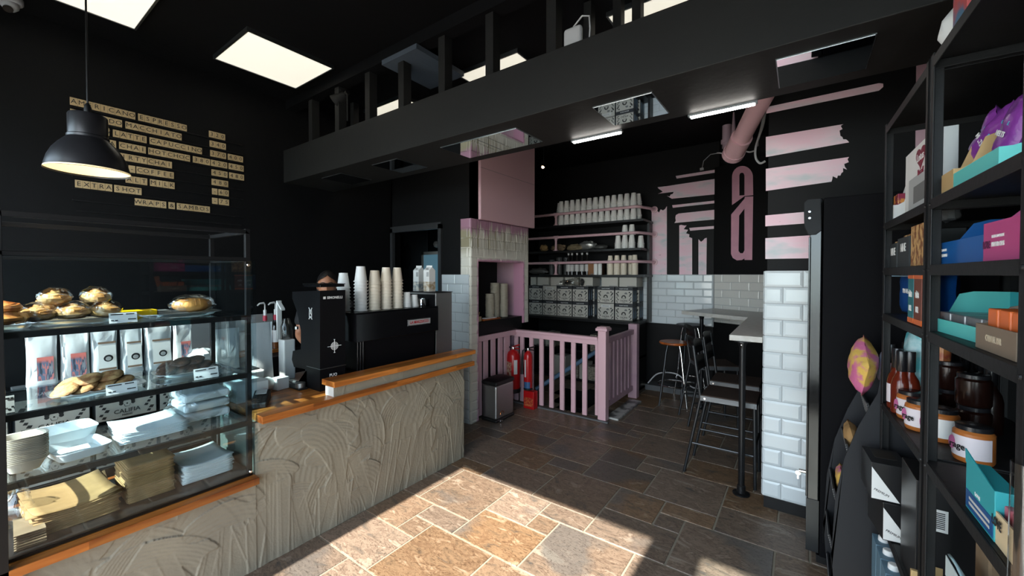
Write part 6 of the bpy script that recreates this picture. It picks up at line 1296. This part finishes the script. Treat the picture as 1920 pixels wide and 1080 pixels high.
# ================================================================== STEEL RACK
RRA = R(1.4); RO = Vector((.30,1.68,0)); UA = Vector((-math.sin(RRA), math.cos(RRA), 0)); WA = Vector((math.cos(RRA), math.sin(RRA), 0))
rk_m = Matrix.Translation(RO) @ Matrix.Rotation(RRA, 4, 'Z')    # local x = into the rack, y = away along it
def L2(x, y, z): return rk_m @ Vector((x, y, z))
def ru(px, off=0.0, py=600):
    p = onP(px, py, RO + WA*off, WA); return (p-RO).dot(UA)
def rz_(px, py, off=0.0):
    return onP(px, py, RO + WA*off, WA).z
LV = (2.175, 1.768, 1.578, 1.385, 1.005, .52, .20)
def rack(y0, y1, lab):
    t_ = thing('shelving_rack', lab, 'shelving rack', (RO.x, RO.y, 0), 0, 'black steel shelving racks'); D = .36
    def bx(name, *bs, par=None, bevel=.0015):
        b = MB()
        for q in bs: b.box(*q)
        b.xf(rk_m); return b.build(name, RACKM, par or t_, bevel=bevel)
    for y in (y0, y1-.028):
        for x in (0, D-.028): bx('post', (x, x+.004, y, y+.028, 0, LV[0]+.01), (x, x+.028, y + (0 if y == y0 else .024), y + (.004 if y == y0 else .028), 0, LV[0]+.01))
    for z in LV:
        s_ = bx('shelf', (.004, D-.004, y0+.004, y1-.004, z-.006, z))
        bx('shelf_lip', (.0, .004, y0+.02, y1-.02, z-.030, z), (D-.004, D, y0+.02, y1-.02, z-.030, z), (.004, D-.004, y0+.002, y0+.006, z-.03, z-.006), (.004, D-.004, y1-.006, y1-.002, z-.03, z-.006), par=s_)
    for y in (y0+.012, y1-.016):
        for z in LV[1:]:
            b = MB(); b.lathe([(0,0),(.0055,0),(.004,.003),(0,.003)], n=8); b.xf(rk_m @ Matrix.Translation((0, y, z-.015)) @ Matrix.Rotation(R(-90),4,'Y')); b.build('bolt', BMET, t_)
    return t_
rack(.012, .655, 'far bay of the black steel shelving, next to the curved snack stand')
rack(-.60, -.006, 'near bay of the black steel shelving at the right edge of view')
def rthing(name, lab, cat, grp=None, at=(0,0,0)): return thing(name, lab, cat, L2(*at), RRA, grp)
def rbox(t_, name, m, *bs, bevel=.0015, rz=0, at=None, tilt=0):
    b = MB()
    for q in bs: b.box(*q)
    if at is not None: b.xf(Matrix.Translation(at) @ Matrix.Rotation(rz,4,'Z') @ Matrix.Rotation(tilt,4,'X') @ Matrix.Translation([-q for q in at]))
    b.xf(rk_m); return b.build(name, m, t_, bevel=bevel)
def open_carton(lab, m, x0, x1, y0, y1, z, h, cat='box', grp=None, front=.45, rz=0, name='display_carton', side_txt=None, inner=KRAFTD, items=None):
    """shelf-ready carton: high back and sides cut down in a curve, low front facing the room (-x)"""
    c = ((x0+x1)/2, (y0+y1)/2, z); t_ = rthing(name, lab, cat, grp, c); th = .003
    Mx = rk_m @ Matrix.Translation(c) @ Matrix.Rotation(rz,4,'Z'); hx, hy = (x1-x0)/2, (y1-y0)/2
    for nm, y, mi in (('side_panel', -hy, 0), ('side_panel', hy-th, 0)):
        # local x: -hx is the front
        pf = [(-hx,0),(hx,0),(hx,h),(hx*.1,h),(-hx*.25,h*.93),(-hx*.55,h*front*1.15),(-hx*.8,h*front),(-hx,h*front)]
        b = MB(); b.prism([(px,y,pz) for px, pz in pf], (0,th,0)); b.xf(Mx); b.build(nm, m, t_)
    b = MB(); b.box(-hx, -hx+th, -hy+th, hy-th, 0, h*front); b.xf(Mx); b.build('front_panel', m, t_)
    b = MB(); b.box(hx-th, hx, -hy+th, hy-th, 0, h); b.xf(Mx); b.build('back_panel', m, t_)
    b = MB(); b.box(-hx+th, hx-th, -hy+th, hy-th, .001, .004); b.box(hx-2*th, hx-th, -hy+th, hy-th, .001, h*.99); b.box(-hx+th,hx-th,hy-2*th,hy-th,.001,h*front); b.xf(Mx); b.build('inside', inner, t_)
    if items:
        im, n_, ih = items
        for k in range(n_):
            b = MB(); yy = -hy+.01+(2*hy-.02)*(k+.5)/n_; b.bc((0, yy, ih/2+.005), (2*hx*.8, (2*hy-.02)/n_*.82, ih)); b.xf(Mx); b.build('packed_bar', im, t_, bevel=.003)
    return t_, Mx, hx, hy
def ltext(s, size, m, par, o, right, up, **k):
    """text in rack coordinates"""
    Rm = rk_m.to_3x3(); return text(s, size, m, par, L2(*o), Rm @ Vector(right), Rm @ Vector(up), **k)
TEAL = mat('teal_card', '#2F9EA6', .45); TEALL = mat('light_teal_card', '#5CC4BE', .45); BLUC = mat('royal_blue_card', '#0F5AA0', .4); PNKC = mat('magenta_card', '#B8467E', .45); PURP = mat('purple_foil', '#6A2A7C', .3, bump=(22,.5), var=('#8A3F9A', 12, .2))
ORG = mat('orange_wrap', '#D9692E', .4); TAN = mat('tan_carton', '#B89A6A', .7); MAR = mat('maroon_print', '#7A1030', .5); NAVY = mat('navy_pouch', '#134C93', .35, bump=(14,.3))
# --- far bay, shelf at 1.768
z = LV[1]+.001
y0, y1 = ru(1690, .04), ru(1668, .04)
open_carton('open white carton of maroon and gold bars, far end of the upper far-bay shelf', WHITE, .03, .18, y1-.10, y1-.0, z, .19, grp='bar cartons on the rack', front=.4, items=(mat('maroon_gold', '#8A1E3E', .4, var=('#D08A3A', 40, .05)), 4, .12))
t_ = rthing('biscuit_box', 'tall white biscuit box with a red heart-shaped badge on the far bay', 'box', None, (.12, .2, z)); ya, yb = .10, ru(1690, .03)
rbox(t_, 'box', WHITE, (.035,.085,ya,yb,z,z+.235)); rbox(t_, 'panel', mat('grey_box_panel', (.42,.43,.43), .6), (.034,.035,ya+.03,yb-.06,z+.01,z+.13), bevel=0); rbox(t_, 'window', INKG, (.0335,.034,ya+.06,yb-.13,z+.035,z+.095), bevel=0)
b = MB(); n = 20; yc, zc = (ya+yb)/2-.03, z+.185
P = [(.034, yc - 1.5*.040*math.sin(t)**3, zc + .0026*(13*math.cos(t)-5*math.cos(2*t)-2*math.cos(3*t)-math.cos(4*t))) for t in (2*math.pi*k/28 for k in range(28))]
b.prism(P, (-.001,0,0)); b.xf(rk_m); b.build('heart_badge', MAR, t_); ltext('Lotus', .040, WHITE, t_, (.0325, yc, zc), (0,-1,0), (0,0,1)); ltext('Biscoff', .028, MAR, t_, (.0335, yc, z+.135), (0,-1,0), (0,0,1))
# --- shelf 1.578
z = LV[2]+.001; NUT = mat('nutty_print', '#7A4A26', .5, var=('#C9A068', 40, .06))
for i, (pa, pb, h, lab) in enumerate(((1679, 1666, .115, 'dark carton of white lettered nut bars, the far one on the far bay'), (1702, 1681, .130, 'dark carton of white lettered nut bars, the nearer one on the far bay'))):
    y0, y1 = ru(pa, .02), ru(pb, .02); t_, Mx, hx, hy = open_carton(lab, mat('dark_grey_card', (.035,.04,.042), .45) if i == 0 else bpy.data.materials['dark_grey_card'], .02, .16, y0, y1, z, h, grp='nut bar cartons on the rack', front=.85, items=(NUT, 4, h*.9))
    ltext('NINE', .042, WHITE, t_, (.0195, (y0+y1)/2, z+h*.55), (0,-1,0), (0,0,1), sx=.85, bold=.02)
y0, y1 = ru(1732, .01), ru(1704, .01); t_ = rthing('nut_box', 'brown box printed with nuts beside the dark nut bar cartons', 'box', None, (.09,(y0+y1)/2,z)); rbox(t_, 'box', NUT, (.012,.045,max(y0,.03),y1,z,z+.135))
pillow(L2(.08, .14, z+.137), (.04,.10,.05), mat('silver_grey_pouch', (.16,.16,.16), .35, bump=(20,.4)), 'grey crumpled pouch lying on the nut box', 4, name='pouch')
# --- shelf 1.385
z = LV[3]+.001
y0, y1 = .11, ru(1675, .06); t_ = pillow(L2(.09, (y0+y1)/2, z), (.08, y1-y0+.02, .175), NAVY, 'blue resealable pouch on the far bay', 5, rz=RRA, name='blue_pouch'); ltext('PROTEIN', .026, WHITE, t_, (.038, (y0+y1)/2, z+.10), (0,-1,0), (0,0,1)); rbox(t_, 'zip_strip', mat('pale_blue_zip', '#9CC3E0', .3), (.045,.05,y0+.02,y1-.02,z+.155,z+.160), bevel=0)
for pa, pb, m, lab in ((1713, 1703, mat('teal_brown_box', '#1E6A72', .45), 'teal sided protein tube box, the left of two with white lettering'), (1728, 1714, mat('rust_box', '#6A2E18', .45), 'rust brown protein box, the right of two with white lettering')):
    y0, y1 = ru(pa, .01), ru(pb, .01); t_ = rthing('protein_box', lab, 'box', 'protein boxes on the far bay', (.05,(y0+y1)/2,z)); rbox(t_, 'box', m, (.008,.035,y0,y1,z,z+.163)); rbox(t_, 'end_band', ORG, (.0075,.0355,y0-.0005,y1+.0005,z+.001,z+.018), (.0075,.0355,y0-.0005,y1+.0005,z+.150,z+.162), bevel=0)
    ltext('vitta', .036, WHITE, t_, (.007, (y0+y1)/2, z+.10), (0,-1,0), (0,0,1), sx=.7, bold=.02); ltext('B12', .026, WHITE, t_, (.007, (y0+y1)/2, z+.05), (0,-1,0), (0,0,1), sx=.8, bold=.03)
# --- shelf 1.005 far bay: bags on top shelf area, bottles, jars
z = LV[4]+.001
pillow(L2(.095, .575, z+.0), (.08,.11,.335), COLB[1], 'teal and white snack bag behind the sauce bottles on the far bay', 7, rz=RRA, grp='snack bags on the rack')
pillow(L2(.16, .58, z+.0), (.06,.10,.35), COLB[2], 'red and gold snack bag behind the sauce bottles on the far bay', 8, rz=RRA, grp='snack bags on the rack')
SAUCE = mat('red_sauce', '#5A1E10', .15); SAUB = mat('brown_sauce', '#1C0C08', .2); LABP = mat('jar_label', (.66,.60,.63), .5); LABY = mat('yellow_label', '#E0B820', .5); PBUT = mat('peanut_butter', '#A8622C', .35, bump=(14,.1)); CAPB = mat('black_cap', (.012,.012,.014), .25)
def sauce(x, y, lab, grp, h=.245, label=True, dark=False):
    t_ = rthing('sauce_bottle', lab, 'bottle', grp, (x,y,z)); p = L2(x,y,z)
    MB().lathe([(0,.0),(.029,.0),(.031,.006),(.031,.11),(.026,.135),(.014,.158),(.0125,.20),(.0,.20)], p, 20).build('bottle', SAUB if dark else SAUCE, t_, smooth=True)
    MB().lathe([(.0145,.165),(.0165,.168),(.0165,h-.003),(.0155,h),(0,h)], p, 16).build('cap', CAPB, t_, smooth=True)
    if label:
        g_ = MB(); g_.grid([[p+Vector((.0318*math.cos(a), .0318*math.sin(a), zz)) for a in (R(120+150*k/10) for k in range(11))] for zz in (.025,.10)]); g_.build('label', LABP, t_, smooth=True)
    return t_
def jar(x, y, zz, lab, grp, lm=None, word='rage', r=.043, h=.105, dark=False):
    t_ = rthing('peanut_butter_jar', lab, 'jar', grp, (x,y,zz)); p = L2(x,y,zz)
    MB().lathe([(0,0),(r*.93,0),(r,.006),(r,h*.80),(r*.86,h*.87),(0,h*.87)], p, 28).build('jar', SAUB if dark else PBUT, t_, smooth=True)
    MB().lathe([(r*.84,h*.87),(r*.90,h*.875),(r*.90,h*.99),(r*.86,h),(0,h)], p, 28).build('lid', CAPB, t_, smooth=True)
    if dark: return t_
    g_ = MB(); g_.grid([[p+Vector(((r+.0008)*math.cos(a), (r+.0008)*math.sin(a), q)) for a in (R(110+200*k/20) for k in range(21))] for q in (h*.14,h*.72)]); lb = g_.build('label', lm or LABP, t_, smooth=True)
    d_ = Vector((-.86, -.51, 0)); c = p + d_*(r+.0018); rt_ = Vector((.51*1, -.86, 0)) ; rt_ = Vector((d_.y*-1, d_.x, 0)); rt_ = -rt_ if rt_.dot(Vector((0,-1,0))) < 0 and False else rt_
    up_ = Vector((0,0,1)); rt_ = up_.cross(d_); 
    text(word, .026, INK, lb, c + Vector((0,0,h*.42)), rt_, up_, bold=.02)
    g_ = MB(); n = 14; g_.add([c + rt_*(-.016+.010*math.cos(2*math.pi*k/n)) + up_*(h*.47+.020*math.sin(2*math.pi*k/n)) - d_*.0012 for k in range(n)], [tuple(range(n))]); g_.build('pink_drop', mat('pink_drop', '#B05E8A', .5) if 'pink_drop' not in bpy.data.materials else bpy.data.materials['pink_drop'], lb, fixn=False)
    return t_
for i, (px, off) in enumerate(((1672,.035),(1684,.035),(1692,.035),(1700,.10),(1708,.06))):
    sauce(off, ru(px, off), f'{names[i]} red sauce bottle from the far end of the far bay', 'sauce bottles on the far bay', label=i in (0,1))
jar(.055, ru(1697,.055), z, 'peanut butter jar with a yellow label, far one in the row on the far bay', 'peanut butter jars on the far bay', LABY)
jar(.055, ru(1713,.055), z, 'peanut butter jar, middle one of the front row on the far bay', 'peanut butter jars on the far bay')
jar(.055, ru(1731,.055), z, 'peanut butter jar nearest the middle posts on the far bay', 'peanut butter jars on the far bay')
for i, px in enumerate((1700, 1722)): jar(.155, ru(px,.155), z, f"peanut butter jar in the back row of the far bay, {('farther','nearer')[i]} one", 'peanut butter jars on the far bay')
# --- near bay shelf 1.005: sauce bottles at the back, jars stacked in front
for i, (px, off) in enumerate(((1762,.29),(1783,.27),(1810,.25),(1838,.29),(1860,.24))): sauce(off, ru(px, off), f'{names[i]} dark sauce bottle from the left at the back of the near bay', 'dark sauce bottles on the near bay', h=.25, label=False, dark=True)
j0 = onZ(1770, 832, z); j1 = onZ(1832, 862, z)
def rl(p): q = p - RO; return q.dot(WA), q.dot(UA)
a0, a1 = rl(j0), rl(j1)
x_, y_ = a0[0]+.035, a0[1]
jar(.085, ru(1768,.085), z, 'peanut butter jar with its white back label showing, left one on the near bay', 'peanut butter jars on the near bay', WHITE, 'oats')
jar(.115, ru(1830,.115), z, 'peanut butter jar behind the teal packet on the near bay', 'peanut butter jars on the near bay')
for k, (px, off, lv) in enumerate(((1782,.18,0),(1782,.18,1),(1828,.18,0),(1828,.18,1),(1770,.085,1) if False else (1805,.27,0))):
    if k == 4: continue
    jar(off, ru(px, off), z+.107*lv, f"dark lidded peanut butter jar in the {('lower','upper')[lv]} back row, {('left','right')[k//2]}, near bay", 'peanut butter jars on the near bay', dark=True)
# teal packet and the open 'love' carton
y0, y1 = ru(1872, .012), ru(1814, .012)-.0
t_ = rthing('teal_packet', 'teal and blue snack packet standing on the front edge of the near bay', 'packet', None, (.05,(y0+y1)/2,z)); rbox(t_, 'box', TEAL, (.012,.05,y0,y1-.01,z,z+.105)); b = MB(); b.prism([(.011,y0,z+.105),(.011,y1-.01,z+.105),(.011,y1-.006,z+.135),(.011,y0+.03,z+.11)], (.002,0,0)); b.xf(rk_m); b.build('top_flap', TEAL, t_); rbox(t_, 'lower_band', mat('deep_blue_band', '#1C4F86', .45), (.0112,.0122,y0+.004,y1-.014,z+.006,z+.045), bevel=0)
for k in range(3): ltext('LOVE', .012, WHITE, t_, (.0108, (y0+y1)/2, z+.055-.016*k), (0,-1,0), (0,0,1)) if k == 0 else rbox(t_, 'print_line', LABW, (.0108,.0112,y0+.02,y1-.035,z+.040-.012*k,z+.046-.012*k), bevel=0)
y1b = ru(1874, .02); t_, Mx, hx, hy = open_carton('open cream carton lettered LOVE at the right edge on the near bay', mat('cream_card', '#D8C39C', .6), .014, .13, -.568, y1b, z, .13, front=.5, items=(mat('red_pouch', '#A82A3E', .35, var=('#D87A8A', 20, .1)), 3, .075))
ltext('LOVE', .026, INK, t_, (.0112, y1b-.035, z+.045), (0,-1,0), (0,0,1), sx=.7, bold=.02)
# --- near bay shelf 1.385
z = LV[3]+.001
y0, y1 = ru(1847, .03), ru(1768, .05)
t_, Mx, hx, hy = open_carton('wide open teal carton with silver bars on the near bay', TEALL, .03, .20, y0, y1, z, .115, front=.32, rz=.06, items=(mat('silver_wrap', (.30,.30,.31), .3, .5, bump=(20,.4)), 4, .05), inner=TEAL)
y0b = ru(1906, .015); t_, Mx, hx, hy = open_carton('open brown carton of orange caramel bars on the near bay', mat('taupe_card', '#7A6A5A', .6), .015, .15, y0b, y0-.004, z, .10, front=.55, items=(ORG, 3, .085)); ltext('CARAMEL BAR', .019, mat('pale_tan_text', '#B8A890', .6), t_, (.0142, (y0b+y0)/2, z+.028), (0,-1,0), (0,0,1), sx=.62, bold=.02)
pillow(L2(.07, y0b-.0, z+.05), (.03,.04,.10), ORG, 'orange wrapped bar standing upright in the caramel carton', 9, rz=RRA, name='wrapped_bar', tilt=(.2,0))
rbox(rthing('orange_tray_edge', 'orange edged black tray at the back of the near bay above the teal carton', 'tray', None, (.3,-.3,z)), 'tray', CAPB, (.26,.34,-.5,-.05,z,z+.15)); 
# --- near bay shelf 1.578: blue and pink cartons
z = LV[2]+.001
y0, y1 = ru(1812, .03), ru(1777, .05); y0c = ru(1849, .03)
t_, Mx, hx, hy = open_carton('royal blue open carton of butter cups on the near bay', BLUC, .03, .21, y0c, y1, z, .125, front=.5, grp='butter cup cartons on the near bay', inner=KRAFTD); ltext('BUTTER CUPS', .012, WHITE, t_, (.0292, y1-.045, z+.025), (0,-1,0), (0,0,1), sx=.75, bold=.02); ltext('CHOCOLATE', .010, WHITE, t_, (.0292, y1-.045, z+.040), (0,-1,0), (0,0,1), sx=.75)
t_, Mx, hx, hy = open_carton('magenta pink open carton of butter cups at the right of the near bay', PNKC, .022, .20, -.566, y0c-.006, z, .135, front=.62, grp='butter cup cartons on the near bay', inner=KRAFTD); ltext('LOVE', .022, mat('dark_magenta_text', '#5E2248', .5), t_, (.0212, y0c-.025, z+.035), (0,-1,0), (0,0,1), sx=.7, bold=.03); ltext('BUTTER CUPS', .013, WHITE, t_, (.0212, y0c-.082, z+.035), (0,-1,0), (0,0,1), sx=.75, bold=.03); ltext('HIGH CHOCOLATE', .009, WHITE, t_, (.0212, y0c-.082, z+.052), (0,-1,0), (0,0,1), sx=.75)
# --- near bay shelf 1.768
z = LV[1]+.001
y0, y1 = ru(1782, .02), ru(1749, .03)
t_, Mx, hx, hy = open_carton('empty brown open carton beside the middle posts on the near bay', TAN, .02, .17, y0, min(y1,-.035), z, .145, front=.42)
y2 = ru(1866, .02)
t_, Mx, hx, hy = open_carton('long teal open carton with a silver packet on the upper near bay', TEALL, .02, .22, y2, y0-.003, z, .058, front=.8, items=(mat('silver_wrap2', (.34,.34,.35), .3, .5, bump=(20,.4)), 3, .045), inner=TAN)
for i, (px, py, rr, lab) in enumerate(((1828,262,(.9,.3),'purple foil pack of coffee melts leaning over the teal carton'), (1880,262,(.4,.2),'purple foil pack of coffee melts lying at the right edge'), (1862,225,(1.2,-.2),'purple foil pack lying behind the other purple packs'))):
    p_ = onP(px, py, RO + WA*(.09+.05*(i == 2)), WA); p_.z = z + (.105 if i != 1 else .06) + (.03 if i == 2 else 0); t_ = pillow(p_, (.05,.09,.15), PURP, lab, 20+i, rz=RRA, tilt=(rr[0], rr[1]), grp='purple foil packs on the near bay', name='foil_pack')
    Mx = Matrix.Translation(p_) @ Matrix.Rotation(RRA,4,'Z') @ Matrix.Rotation(rr[0],4,'X') @ Matrix.Rotation(rr[1],4,'Y'); R3 = Mx.to_3x3()
    text('MELTS', .017, WHITE, t_, Mx @ Vector((-.0245,.0,.06)), R3 @ Vector((0,-1,0)), R3 @ Vector((0,0,1)), bold=.02); text('8OZ' if False else 'COFFEE', .012, mat('cyan_text', '#4AB8C8', .5) if 'cyan_text' not in bpy.data.materials else bpy.data.materials['cyan_text'], t_, Mx @ Vector((-.0240,.0,.085)), R3 @ Vector((0,-1,0)), R3 @ Vector((0,0,1)))
t_ = rthing('white_card_box', 'white box with black lettering at the top right behind the purple packs', 'box', None, (.2,-.55,z)); rbox(t_, 'box', WHITE, (.155,.21,-.585,-.46,z,z+.215), at=(.18,-.52,z), rz=.2); ltext('HIP', .06, INK, t_, (.152,-.49,z+.17), (0,-1,0), (0,0,1), sx=.8, bold=.03)
# --- on top of the rack
z = LV[0]+.001
t_ = rthing('white_carrier', 'white plastic sack on top of the rack above the middle posts', 'sack', None, (.1,-.1,z)); b = MB(); b.blob((.055,-.06,z+.05), (.10,.13,.14), 11, .10, 2.2, 18, flat=.76); b.xf(rk_m); b.build('sack', BAGM, t_, smooth=True)
t_ = rthing('picture_box', 'box with a red and blue printed side on top of the near bay', 'box', None, (.1,-.25,z)); rbox(t_, 'box', mat('colour_print', '#B04A4A', .5, var=('#3A6A8A', 9, .05)), (.012,.10,-.24,-.14,z,z+.20))
# --- lower shelves
z = LV[5]+.001; PBX = mat('premium_black_card', (.014,.014,.015), .3)
def premium(x0, x1, y0, y1, zz, h, lab, tilt=0):
    t_ = rthing('premium_box', lab, 'box', 'black boxes with a white corner', ((x0+x1)/2,(y0+y1)/2,zz)); c = ((x0+x1)/2,(y0+y1)/2,zz)
    rbox(t_, 'box', PBX, (x0,x1,y0,y1,zz,zz+h), at=c, rz=tilt)
    b = MB(); b.prism([(x0+.001,y0-.0006,zz+h*.88),(x0+.001,y0-.0006,zz+.004),(x0+(x1-x0)*.75,y0-.0006,zz+.004)], (0,-.0006,0)); b.xf(rk_m @ Matrix.Translation(c) @ Matrix.Rotation(tilt,4,'Z') @ Matrix.Translation([-q for q in c])); b.build('white_corner', WHITE, t_)
    Rt = Matrix.Rotation(tilt,3,'Z'); o_ = Vector(c) + Rt @ Vector((x0-c[0]+(x1-x0)*.27, y0-c[1]-.0016, h*.22)); ltext('PREMIUM', .013, INK, t_, o_, Rt @ Vector((1,0,-.45)), Rt @ Vector((.45,0,1)), sx=.9)
    b = MB(); b.bc(((x0+x1)/2,(y0+y1)/2+.02,zz+h), ((x1-x0)*.6,(y1-y0)*.5,.0012)); b.xf(rk_m @ Matrix.Translation(c) @ Matrix.Rotation(tilt,4,'Z') @ Matrix.Translation([-q for q in c])); b.build('top_window', mat('dull_bronze_print', (.03,.025,.02), .3) if 'dull_bronze_print' not in bpy.data.materials else bpy.data.materials['dull_bronze_print'], t_)
    return t_
premium(-.035, .080, .42, .60, z, .145, 'black box with white corner lettered PREMIUM, lower one', .12); premium(-.062, .05, .43, .61, z+.1455, .145, 'black box with white corner lettered PREMIUM, upper one', .05)
t_ = rthing('barcode_box', 'black box with a white barcode label beside the middle posts', 'box', None, (.06,.14,z)); rbox(t_, 'box', PBX, (.012,.18,.13,.33,z,z+.365)); rbox(t_, 'barcode_label', WHITE, (.03,.085,.1288,.1298,z+.215,z+.285), bevel=0); rbox(t_, 'tan_label', TAN, (.03,.075,.1288,.1298,z+.03,z+.10), bevel=0)
for k in range(9): rbox(t_, 'barcode_line', INK, (.038,.078,.1282,.1288,z+.225+.006*k,z+.228+.006*k), bevel=0)
t_ = rthing('tan_sleeve', 'thin tan cardboard sleeve leaning beside the black boxes', 'box', None, (.0,.06,z)); rbox(t_, 'sleeve', TAN, (-.012,.012,.05,.062,z-.0,z+.11))
z = LV[6]+.001; BLW = mat('blue_grey_carton', '#5F7E90', .5); k = 0
for j in range(2):
    for i in range(4):
        y = .245 + .098*i; k += 1
        t_ = rthing('oat_drink_carton', f"blue grey drink carton with a white cap, {('front','back')[j]} row, {names[i]} from the middle posts", 'carton', 'blue grey drink cartons on the low shelf', (.0+.08*j,y,z)); x0 = -.025+.085*j
        rbox(t_, 'carton', BLW, (x0,x0+.075,y,y+.09,z,z+.232)); b = MB(); b.lathe([(.017,0),(.0175,.002),(.0165,.018),(.014,.02),(0,.02)], L2(x0+.03,y+.045,z+.232), 18); b.build('cap', WHITE, t_, smooth=True)
z = LV[5]+.001
for j in range(2):
    for i in range(3):
        y = -.16-.105*i; t_ = rthing('brown_coffee_bag', f"brown block bag, {('front','back')[j]} row, {names[i]} from the middle posts, low near bay", 'bag', 'brown block bags on the low near bay', (.1,y,z)); x0 = .09+.115*j
        rbox(t_, 'bag', KRAFTD, (x0,x0+.105,y,y+.095,z,z+.325), bevel=.006); rbox(t_, 'top_label', mat('brown_top_label', '#5E4A3A', .6) if 'brown_top_label' not in bpy.data.materials else bpy.data.materials['brown_top_label'], (x0+.012,x0+.06,y+.012,y+.083,z+.325,z+.3258), bevel=0)
t_ = rthing('macadamia_bag', 'pale blue pouch lettered MACADAMIA upside down at the bottom of the near bay', 'bag', None, (.05,-.3,z)); b = MB(); b.grid([[(.03+.05*math.sin(math.pi*i/8), -.11-.37*j/12, z+.27*i/8 + .006*math.sin(j)) for j in range(13)] for i in range(9)]); b.xf(rk_m); b.build('pouch', mat('pale_blue_pouch', '#A9C7CE', .4, bump=(10,.3)), t_, smooth=True, solid=.006)
rbox(t_, 'pouch_band', mat('pouch_band_white', '#C9D8D8', .4), (.022,.0235,-.48,-.12,z+.215,z+.27), bevel=0); ltext('Y MACADAMIA', .036, mat('teal_text', '#3A7E90', .5), t_, (.0205, -.31, z+.243), (0,1,0), (0,0,-1), sx=1.0)
# clear film over the near right post
t_ = rthing('film_wrapped_edge', 'clear plastic film wrapped round the lower part of the nearest rack post', 'plastic film', None, (0,-.6,.2)); b = MB(); b.tube([(.012, -.590, .20), (.012, -.590, .6), (.012, -.590, 1.22)], [.022,.024,.022], 10); b.xf(rk_m); b.build('film', FILM, t_, smooth=True)
